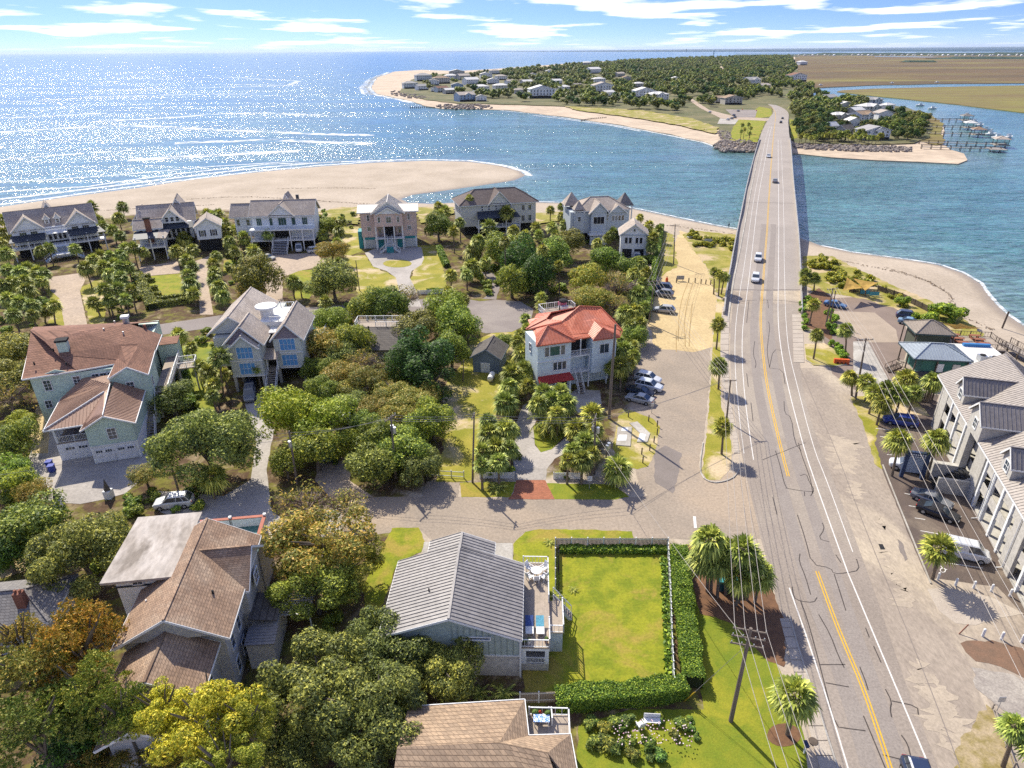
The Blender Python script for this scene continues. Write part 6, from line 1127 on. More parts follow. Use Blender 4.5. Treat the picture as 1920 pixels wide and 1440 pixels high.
LM = {'oak': leafmat('oak_leaves', (0.22, 0.245, 0.05), (0.12, 0.15, 0.04), (0.42, 0.41, 0.075)),
      'lime': leafmat('lime_leaves', (0.44, 0.46, 0.035), (0.25, 0.30, 0.028), (0.60, 0.54, 0.06)),
      'brush': leafmat('brush_leaves', (0.36, 0.34, 0.06), (0.20, 0.225, 0.045), (0.50, 0.35, 0.08)),
      'green': leafmat('green_leaves', (0.22, 0.29, 0.04), (0.11, 0.17, 0.03), (0.42, 0.45, 0.055)),
      'cedar': leafmat('cedar_leaves', (0.070, 0.150, 0.029), (0.050, 0.100, 0.026), (0.118, 0.221, 0.026)),
      'palm': leafmat('palm_fronds', (0.326, 0.361, 0.059), (0.188, 0.231, 0.046), (0.514, 0.502, 0.099), 0.15),
      'pine': leafmat('pine_needles', (0.36, 0.30, 0.05), (0.18, 0.22, 0.035), (0.55, 0.38, 0.08), 0.15),
      'hedge': leafmat('hedge_leaves', (0.148, 0.251, 0.026), (0.089, 0.170, 0.024), (0.316, 0.401, 0.040))}
BARK = mat('bark', (0.20, 0.165, 0.13), (0.12, 0.10, 0.08), 1.5, 0.95, 0.4)
PBARK = mat('palm_bark', (0.23, 0.18, 0.13), (0.14, 0.11, 0.08), 3, 0.95, 0.5, stretch=(1, 1, 3))
TWIG = mat('bare_twigs', (0.34, 0.27, 0.21), (0.24, 0.18, 0.14), 1.5, 0.95)
def crown_mesh(name, n, leaf, m, lobes=22, flat=0.7, seed=0, spread=0.70, lr=(0.17, 0.40), up=0.35, asp=1.5):
    """leaf sprays on the surface and inside of many lobes; the crown fits a unit radius"""
    rs = np.random.RandomState(seed)
    a = rs.uniform(0, 6.283, lobes); q = np.sqrt(rs.uniform(0, 1, lobes)) * spread; zz_ = rs.uniform(-0.35, 0.55, lobes) * flat + (0.45 - q) * 0.5 * flat
    LC = np.stack([q * np.cos(a), q * np.sin(a), zz_], 1); LR = rs.uniform(lr[0], lr[1], lobes)
    w = LR ** 2; k = rs.choice(lobes, n, p=w / w.sum())
    d = rs.normal(size=(n, 3)); d[:, 2] += 0.3; d /= np.linalg.norm(d, axis=1)[:, None]
    rr = LR[k] * (0.72 + 0.34 * rs.uniform(0, 1, n) ** 0.6)
    # ragged: bump radius with lumps
    rr *= 1 + 0.16 * np.sin(d[:, 0] * 7 + k) * np.sin(d[:, 1] * 7 + 2 * k) * np.cos(d[:, 2] * 6 + k)
    c = LC[k] + d * rr[:, None] * np.array([1, 1, flat + .1])
    nn = d + rs.normal(scale=0.55, size=(n, 3)); nn[:, 2] += up; nn /= np.linalg.norm(nn, axis=1)[:, None]
    t1 = np.cross(nn, rs.normal(size=(n, 3))); t1 /= np.linalg.norm(t1, axis=1)[:, None]; t2 = np.cross(nn, t1)
    s = leaf * rs.uniform(0.6, 1.4, n)[:, None]
    V = np.empty((n, 4, 3)); V[:, 0] = c - t1 * s * asp; V[:, 1] = c - t2 * s * .6; V[:, 2] = c + t1 * s * asp; V[:, 3] = c + t2 * s * .6
    V[:, 0] += nn * s * .35; V[:, 2] += nn * s * .15
    return npmesh(name, V.reshape(-1, 3), np.arange(n * 4).reshape(n, 4), m)
def pine_mesh(name, tufts, m, seed, lobes=16):
    rs = np.random.RandomState(seed); base = crown_mesh('t', tufts, 0.01, m, lobes=lobes, flat=.75, seed=seed)
    co = np.empty(len(base.vertices) * 3, np.float32); base.vertices.foreach_get('co', co); c = co.reshape(-1, 4, 3).mean(1); bpy.data.meshes.remove(base)
    V = []; nb = 11
    for k in range(nb):
        d = rs.normal(size=(len(c), 3)); d[:, 2] += .55; d /= np.linalg.norm(d, axis=1)[:, None]; s = rs.uniform(.035, .06, (len(c), 1))
        t = np.cross(d, rs.normal(size=(len(c), 3))); t /= np.linalg.norm(t, axis=1)[:, None]
        q = np.empty((len(c), 4, 3)); q[:, 0] = c; q[:, 1] = c + d * s * .6 - t * s * .22; q[:, 2] = c + d * s * 1.15; q[:, 3] = c + d * s * .6 + t * s * .22
        V.append(q)
    V = np.stack(V, 1).reshape(-1, 3); return npmesh(name, V, np.arange(len(V)).reshape(-1, 4), m)
def limb_mesh(name, m, seed, n=9, twig=0):
    """tapered trunk with limbs reaching into the crown; the crown centre is at (0,0,0), ground at z=-1"""
    rr = random.Random(seed); mb = MB()
    mb.tube([(0, 0, -1.0), (rr.uniform(-.04, .04), rr.uniform(-.04, .04), -.6), (rr.uniform(-.08, .08), rr.uniform(-.08, .08), -.15)], [.085, .062, .05], 7)
    for k in range(n):
        a = k * 2.399 + rr.random(); q = rr.uniform(.35, .75); z = rr.uniform(-.1, .35)
        mb.tube([(0, 0, -.45 + .25 * rr.random()), (q * .45 * math.cos(a), q * .45 * math.sin(a), z * .4 - .05), (q * math.cos(a + .2), q * math.sin(a + .2), z)], [.045, .03, .012], 5, False)
        for j in range(twig):
            b = a + rr.uniform(-.6, .6); z2 = z + rr.uniform(-.1, .3); q2 = q + rr.uniform(.05, .25); q1 = q * rr.uniform(.4, .9)
            mb.tube([(q1 * math.cos(a), q1 * math.sin(a), z * .7), (q2 * math.cos(b), q2 * math.sin(b), z2)], [.011, .004], 3, False)
    return mb.mesh(name, m)
def palm_mesh(name, seed, fronds=42, droop=1.0):
    """cabbage palmetto: folded fans on arching stalks; unit radius"""
    rr = random.Random(seed); V = []; F = []
    for k in range(fronds):
        a = k * 2.399 + rr.uniform(-.2, .2); el = 1.35 - 2.15 * (k / fronds) ** 0.85 + rr.uniform(-.15, .15)
        d = Vector((math.cos(a) * math.cos(el), math.sin(a) * math.cos(el), math.sin(el)))
        sl = rr.uniform(.34, .46); base = Vector((0, 0, -.02)); c = base + d * sl; c.z -= .03 * droop
        side = Vector((-math.sin(a), math.cos(a), 0)); up = d.cross(side).normalized() * -1
        V += [base - side * .012, base + side * .012, c + side * .012, c - side * .012]; o = len(V) - 4; F.append((o, o + 1, o + 2, o + 3))
        m = 11
        for j in range(m):
            b = (j - (m - 1) / 2) / ((m - 1) / 2) * 1.9; ln = rr.uniform(.44, .58) * (1 - .22 * abs(b) / 1.9)
            e = (d * math.cos(b) + side * math.sin(b)).normalized(); w = side * math.cos(b) - d * math.sin(b); w = w.normalized() * .052
            tip = c + e * ln; tip.z -= ln * .32 * droop * (0.4 + abs(math.cos(el)))
            mid = c + e * ln * .5 + up * rr.uniform(-.02, .03)
            o = len(V); V += [c, mid - w, tip, mid + w]; F.append((o, o + 1, o + 2, o + 3))
    V = np.array([tuple(v) for v in V]); return npmesh(name, V, np.array(F), LM['palm'])
def feather_mesh(name, seed, fronds=22, m=None, ln=1.0):
    rr = random.Random(seed); V = []; F = []
    for k in range(fronds):
        a = k * 2.399; el = 1.25 - 1.5 * (k / fronds); d = Vector((math.cos(a), math.sin(a), 0)); sd_ = Vector((-d.y, d.x, 0)); prev = Vector((0, 0, 0)); ang = el
        for j in range(8):
            ang -= .2; nx = prev + (d * math.cos(ang) + Vector((0, 0, math.sin(ang)))) * .135 * ln
            for sg in (-1, 1):
                tip = nx + sd_ * sg * (.24 - .02 * j) + (nx - prev) * .8 - Vector((0, 0, .10)); o = len(V)
                V += [prev, nx, tip, prev + (tip - prev) * .7]; F.append((o, o + 1, o + 2, o + 3) if sg > 0 else (o + 3, o + 2, o + 1, o))
            prev = nx
    return npmesh(name, np.array([tuple(v) for v in V]), np.array(F), m or LM['palm'])
CM = {}
for kname, cfg in {'oak': (10000, .027, 34, .72), 'lime': (8500, .026, 34, .70), 'brush': (7500, .026, 36, .6), 'green': (8500, .028, 30, .8), 'cedar': (7500, .028, 16, 1.15)}.items():
    CM[kname] = [crown_mesh(kname + '_crown', cfg[0], cfg[1], LM[kname], cfg[2], cfg[3], seed=s_ + 3) for s_ in range(4)]
    CM[kname + '_s'] = [crown_mesh(kname + '_crown', 1500, .07, LM[kname], 12, cfg[3], seed=s_ + 30) for s_ in range(4)]
CM['big'] = [crown_mesh('oak_crown', 26000, .0175, LM['oak'], 60, .62, seed=s_ + 50, spread=.76, lr=(.13, .26)) for s_ in range(3)]
CM['biglime'] = [crown_mesh('lime_crown', 13000, .0185, LM['lime'], 52, .6, seed=s_ + 60, spread=.78, lr=(.10, .22)) for s_ in range(2)]
CM['bigbrush'] = [crown_mesh('brush_crown', 12000, .0185, LM['brush'], 50, .6, seed=s_ + 65, spread=.78, lr=(.11, .22)) for s_ in range(2)]
CM['pine'] = [pine_mesh('pine_crown', 1500, LM['pine'], s_ + 70) for s_ in range(3)]
CM['shrub'] = [crown_mesh('shrub_foliage', 900, .085, LM['green'], 9, .8, seed=s_ + 90, spread=.5) for s_ in range(4)]
CM['bare'] = [crown_mesh('sparse_crown', 1100, .030, LM['brush'], 26, .7, seed=s_ + 95) for s_ in range(2)]
TRK = [limb_mesh('trunk', BARK, s_, 10) for s_ in range(3)]
TRKB = [limb_mesh('trunk', TWIG, s_ + 9, 16, 22) for s_ in range(2)]
PALMS = [palm_mesh('palm_crown', s_, 30 + 4 * s_, .55 + .2 * s_) for s_ in range(6)]
FEAT = [feather_mesh('feather_crown', s_) for s_ in range(2)]
def ptrunk(seed, lean):
    mb = MB(); mb.tube([(0, 0, 0), (lean * .4, 0, .5), (lean, 0, 1.0)], [.19, .15, .14], 8); mb.ball((lean, 0, 1.0), .23, 8, 4, sq=.9); return mb.mesh('trunk', PBARK)
PTR = [ptrunk(0, 0.0), ptrunk(1, .25), ptrunk(2, -.3)]
def tint(rr, k='x'):
    h = rr.uniform(-.12, .12); v = rr.uniform(.72, 1.28); return (v * (1 + h), v, v * (1 - h), 1)
vr = random.Random(5)
def place_tree(cx, cy, rp, kind, name, label, group, cat='tree', zc=None, col=None, keep=None, base=None):
    if kind == 'pine' or (kind == 'biglime' and cy > 1300): zc = 8.0
    """crown centred on photograph pixel cx,cy; its radius follows from the distance"""
    z = zc if zc else 3.0
    for _ in range(3):
        p = P(cx, cy, z); r = rp * mpp(p) * 1.10; z = zc if zc else min(max(r * 0.85, 0.35 * r + 1.5), 6.5)
    t = thing(name, label, cat, (p.x, p.y, 0), vr.uniform(0, 6.28), group)
    lib = CM[kind]; c = link('crown', vr.choice(lib), t, (0, 0, z)); c.scale = (r * vr.uniform(.9, 1.12), r * vr.uniform(.85, 1.12), r * vr.uniform(.8, 1.12)); c.color = col or tint(vr)
    tr = link('trunk', vr.choice(TRKB if kind in ('bare',) else TRK), t, (0, 0, z)); q = .72 if kind in ('big', 'biglime', 'bigbrush', 'pine') else .92; tr.scale = (r * q, r * q, z)
    return t
def place_palm(cx, cy, rp, label, group, base=None, kind='palm', h=None, name='palmetto_palm'):
    z = h or 3.9
    if base is not None:
        b = P(base[0], base[1]); 
        lo, hi = .5, 25
        for _ in range(30):
            mid = (lo + hi) / 2; q = P(cx, cy, mid)
            if q.y > b.y + 0.0: lo = mid      # point seen lies beyond the base: raise it
            else: hi = mid
        z = min(max(lo, 2.2), 16); p = P(cx, cy, z); r = rp * mpp(p) * 1.2
        t = thing(name, label, 'palm', (b.x, b.y, 0), 0, group); dx = Vector((p.x - b.x, p.y - b.y, 0)); 
        if dx.length > 1.6: dx = dx.normalized() * 1.6
    else:
        p = P(cx, cy, z); r = rp * mpp(p) * 1.22; t = thing(name, label, 'palm', (p.x, p.y, 0), 0, group); dx = Vector((0, 0, 0))
    me = vr.choice(PALMS if kind == 'palm' else FEAT)
    c = link('crown', me, t, (dx.x, dx.y, z), vr.uniform(0, 6.28)); c.scale = (r, r, r); c.color = tint(vr)
    if dx.length > .15:
        mb = MB(); mb.tube([(0, 0, 0), (dx.x * .35, dx.y * .35, z * .5), (dx.x, dx.y, z)], [.19, .15, .14], 8); mb.ball((dx.x, dx.y, z), .22, 8, 4); mb.build('trunk', PBARK, t)
    else:
        tr = link('trunk', PTR[0], t, (0, 0, 0)); tr.scale = (1, 1, z - .1)
    return t
def shrub(cx, cy, rp, label, group, col=None, name='shrub', kind='shrub', zf=.45):
    p = P(cx, cy, .6); r = max(.35, rp * mpp(p)); t = thing(name, label, 'shrub', (p.x, p.y, 0), vr.uniform(0, 6.28), group)
    c = link('foliage', vr.choice(CM[kind]), t, (0, 0, r * zf)); c.scale = (r * 1.15, r * 1.15, r); c.color = col or tint(vr); return t

# --- single broadleaf trees: (x, y, radius px, kind, label)
T1 = [
 (152, 1038, 98, 'big', 'broad olive live oak between the flat roofed house and the grey shingle roof', None),
 (58, 985, 72, 'green', 'deep green tree at the left edge behind the live oak', None),
 (10, 1035, 55, 'cedar', 'dark tree cut by the left edge above the sandy yard', None),
 (28, 905, 40, 'green', 'bright green small tree left of the paver forecourt', (1.3, 1.25, .8, 1)),
 (62, 925, 36, 'brush', 'golden brown shrub tree at the lower corner of the forecourt', None),
 (385, 832, 98, 'big', 'dense round live oak beside the blue shuttered house drive', None),
 (322, 745, 42, 'oak', 'magnolia like dark tree beside the outside stairs of the mint house', (.75, .85, .9, 1)),
 (272, 890, 32, 'brush', 'thin yellowing tree by the forecourt edge', None),
 (22, 655, 52, 'oak', 'live oak against the left edge beside the mint house', None),
 (25, 712, 50, 'oak', 'lower live oak at the left edge beside the mint house', None),
 (15, 745, 46, 'bare', 'leafless grey tree at the left edge below the live oaks', None),
 (38, 795, 32, 'lime', 'yellow tree by the sandy side path of the mint house', None),
 (25, 832, 44, 'green', 'green tree below the yellow one at the left edge', None),
 (20, 880, 38, 'green', 'second green tree above the forecourt corner', (.9, 1.1, .8, 1)),
 (545, 775, 70, 'lime', 'yellow green spreading tree at the top of the shaded drive', (.85, .95, .9, 1)),
 (608, 790, 62, 'lime', 'right hand yellow green tree over the thicket drive', (.75, .9, .9, 1)),
 (590, 840, 55, 'green', 'green tree under the yellow crowns behind the transformer pole', None),
 (535, 868, 36, 'green', 'low green tree on the strip beside the shaded drive', None),
 (697, 870, 48, 'oak', 'olive tree at the lane edge beside the transformer pole', (1, 1.05, .9, 1)),
 (760, 845, 52, 'green', 'green tree at the lane edge right of the transformer pole', None),
 (790, 875, 42, 'oak', 'greyish oak at the corner of the vacant lot', (.9, .95, 1.1, 1)),
 (715, 820, 48, 'green', 'green tree in the middle of the thicket', None),
 (812, 790, 44, 'green', 'bright green tree on the right edge of the thicket', None),
 (788, 672, 62, 'cedar', 'very dark green cedar behind the low charcoal roof', None),
 (755, 700, 40, 'cedar', 'small dark cedar in front of the charcoal roof', None),
 (812, 705, 46, 'cedar', 'dark cedar at the edge of the vacant lot', None),
 (845, 655, 42, 'green', 'light green tree beside the telegraph pole in the vacant lot', None),
 (855, 610, 46, 'green', 'green tree at the left edge of the cul de sac', None),
 (838, 575, 48, 'lime', 'yellow green tree beside the keyhole drive mouth', (.65, .8, .9, 1)),
 (780, 612, 42, 'oak', 'oak above the charcoal roof', None),
 (720, 568, 44, 'green', 'green tree at the street in front of the scrub lawn', None),
 (685, 578, 34, 'green', 'narrow green tree by the street', None),
 (617, 600, 44, 'lime', 'yellow topped round tree right of the blue shuttered house', (.6, .75, .9, 1)),
 (608, 645, 46, 'brush', 'olive brown tree beside the pool of the blue shuttered house', None),
 (665, 640, 40, 'green', 'green tree at the left end of the charcoal roof', None),
 (762, 560, 32, 'bare', 'grey bare tree at the drive mouth', None),
 (625, 525, 46, 'oak', 'domed live oak on the curved lawn', None),
 (598, 540, 26, 'oak', 'small live oak on the curved lawn', None),
 (484, 516, 50, 'oak', 'wide live oak beside the motor court', None),
 (470, 545, 28, 'brush', 'brown tinged tree under the live oak by the motor court', None),
 (622, 470, 30, 'brush', 'orange brown tree right of the motor court', None),
 (612, 425, 26, 'green', 'green tree right of the balcony house', None),
 (822, 425, 30, 'green', 'green tree left of the hip roofed beach house', None),
 (585, 425, 22, 'green', 'small tree against the balcony house', None),
 (945, 468, 40, 'green', 'green tree in the garden grove in front of the hip roofed house', None),
 (978, 490, 46, 'cedar', 'dark tree in the middle of the garden grove', None),
 (1008, 515, 42, 'cedar', 'dark tree at the front of the garden grove', None),
 (960, 525, 38, 'green', 'green tree at the street side of the garden grove', None),
 (1035, 478, 36, 'green', 'green tree at the right of the garden grove', None),
 (1065, 455, 36, 'oak', 'oak behind the garden grove', None),
 (1100, 522, 46, 'brush', 'yellow olive domed tree right of the garden grove', (1.1, 1.25, .8, 1)),
 (1112, 560, 42, 'brush', 'brownish tree behind the coral roofed house', (1, 1.1, .9, 1)),
 (1160, 540, 40, 'bare', 'tangled leafless tree behind the coral roofed house', None),
 (1152, 575, 30, 'bare', 'lower tangled leafless tree behind the coral roofed house', None),
 (1138, 490, 34, 'green', 'dark green tree in front of the small gabled garage', (.8, .95, .8, 1)),
 (1165, 500, 28, 'green', 'green tree left of the garage drive', None),
 (945, 640, 20, 'green', 'small tree right of the shed', None),
 (975, 715, 30, 'green', 'tree at the left wall of the coral roofed house', None),
 (1190, 630, 26, 'green', 'tree by the hedge row above the parked cars', None),
 (1128, 665, 34, 'green', 'tree against the right wall of the coral roofed house', (.7, .85, .7, 1)),
 (610, 1018, 105, 'bigbrush', 'autumn tinted tree between the lane and the brown roofed house', (1.12, 1.05, .95, 1)),
 (590, 1095, 80, 'big', 'greener lower tree left of the grey metal roof', (1.1, 1.2, .8, 1)),
 (655, 1060, 75, 'biglime', 'yellow olive tree beside the side lawn', (.85, .8, 1, 1)),
 (575, 950, 62, 'bare', 'thin greyish brown tree top over the lane end', None),
 (650, 950, 48, 'bare', 'second bare twiggy tree top at the lane edge', None),
 (595, 1290, 128, 'big', 'large dark olive live oak left of the grey metal roof gable', (.95, .95, 1, 1)),
 (725, 1215, 95, 'big', 'live oak overlapping the near corner of the grey metal roof', None),
 (835, 1245, 82, 'big', 'live oak against the gable wall of the grey metal roofed house', None),
 (700, 1345, 118, 'big', 'dark live oak shading the brown roof at the bottom', (.85, .88, .95, 1)),
 (560, 1395, 70, 'big', 'live oak cut by the bottom edge', (.85, .88, .95, 1)),
 (385, 1350, 110, 'biglime', 'bright yellow green tree in front of the brown shingle roof', None),
 (465, 1345, 60, 'biglime', 'yellow green tree reaching the live oak', None),
 (285, 1405, 75, 'bigbrush', 'thin brown and gold tree at the bottom left', None),
 (420, 1435, 70, 'biglime', 'yellow green tree cut by the bottom edge', (.8, .85, 1, 1)),
 (190, 1425, 60, 'bigbrush', 'gold brown tree at the bottom edge beside the pine', None),
 (150, 1215, 95, 'pine', 'broad orange tinged pine above the grey shingle roof', (1.3, 1.05, .9, 1)),
 (60, 1260, 85, 'pine', 'orange green pine at the left edge', None),
 (35, 1195, 50, 'pine', 'small pine reaching up beside the brick chimney', None),
 (225, 1330, 60, 'pine', 'green pine against the lowest brown shingle gable', (.7, 1, .8, 1)),
 (300, 1330, 60, 'biglime', 'pale yellow green tree over the lowest brown gable', None),
 (165, 1300, 85, 'pine', 'green pine below the orange tinged one', (.75, 1, .8, 1)),
 (60, 1365, 95, 'pine', 'darker pine in the bottom left corner', (.55, .8, .8, 1)),
 (140, 1400, 70, 'cedar', 'dark evergreen at the bottom edge', None),
 (1000, 1170, 10, 'shrub', None, None),
]
for x, y, r_, k, lab, c in T1:
    if lab: place_tree(x, y, r_, k, {'pine': 'pine_tree', 'cedar': 'cedar_tree', 'big': 'live_oak_tree', 'oak': 'live_oak_tree'}.get(k, 'broadleaf_tree'), lab, 'broadleaf and evergreen trees of the near shore', col=c)
# --- thicket crowns between the drives: nothing tells one from the next
THK = [(640, 700, 34, 'brush'), (690, 715, 36, 'brush'), (600, 735, 34, 'green'), (735, 735, 36, 'brush'), (770, 755, 38, 'brush'), (700, 765, 34, 'brush'), (660, 760, 30, 'oak'), (800, 740, 30, 'brush'), (745, 785, 36, 'brush'), (690, 800, 30, 'green'),
       (640, 665, 30, 'oak'), (720, 690, 28, 'bare'), (680, 680, 30, 'bare'), (650, 735, 28, 'oak'), (620, 700, 26, 'green'), (790, 800, 32, 'green'), (655, 830, 26, 'green'), (735, 820, 30, 'oak'), (585, 690, 24, 'green'), (670, 735, 26, 'bare')]
for x, y, r_, k in THK: place_tree(x, y, r_ * 1.15, k, 'thicket_tree', 'one of the tangled brown and olive crowns of the thicket below the charcoal roof', 'thicket trees')
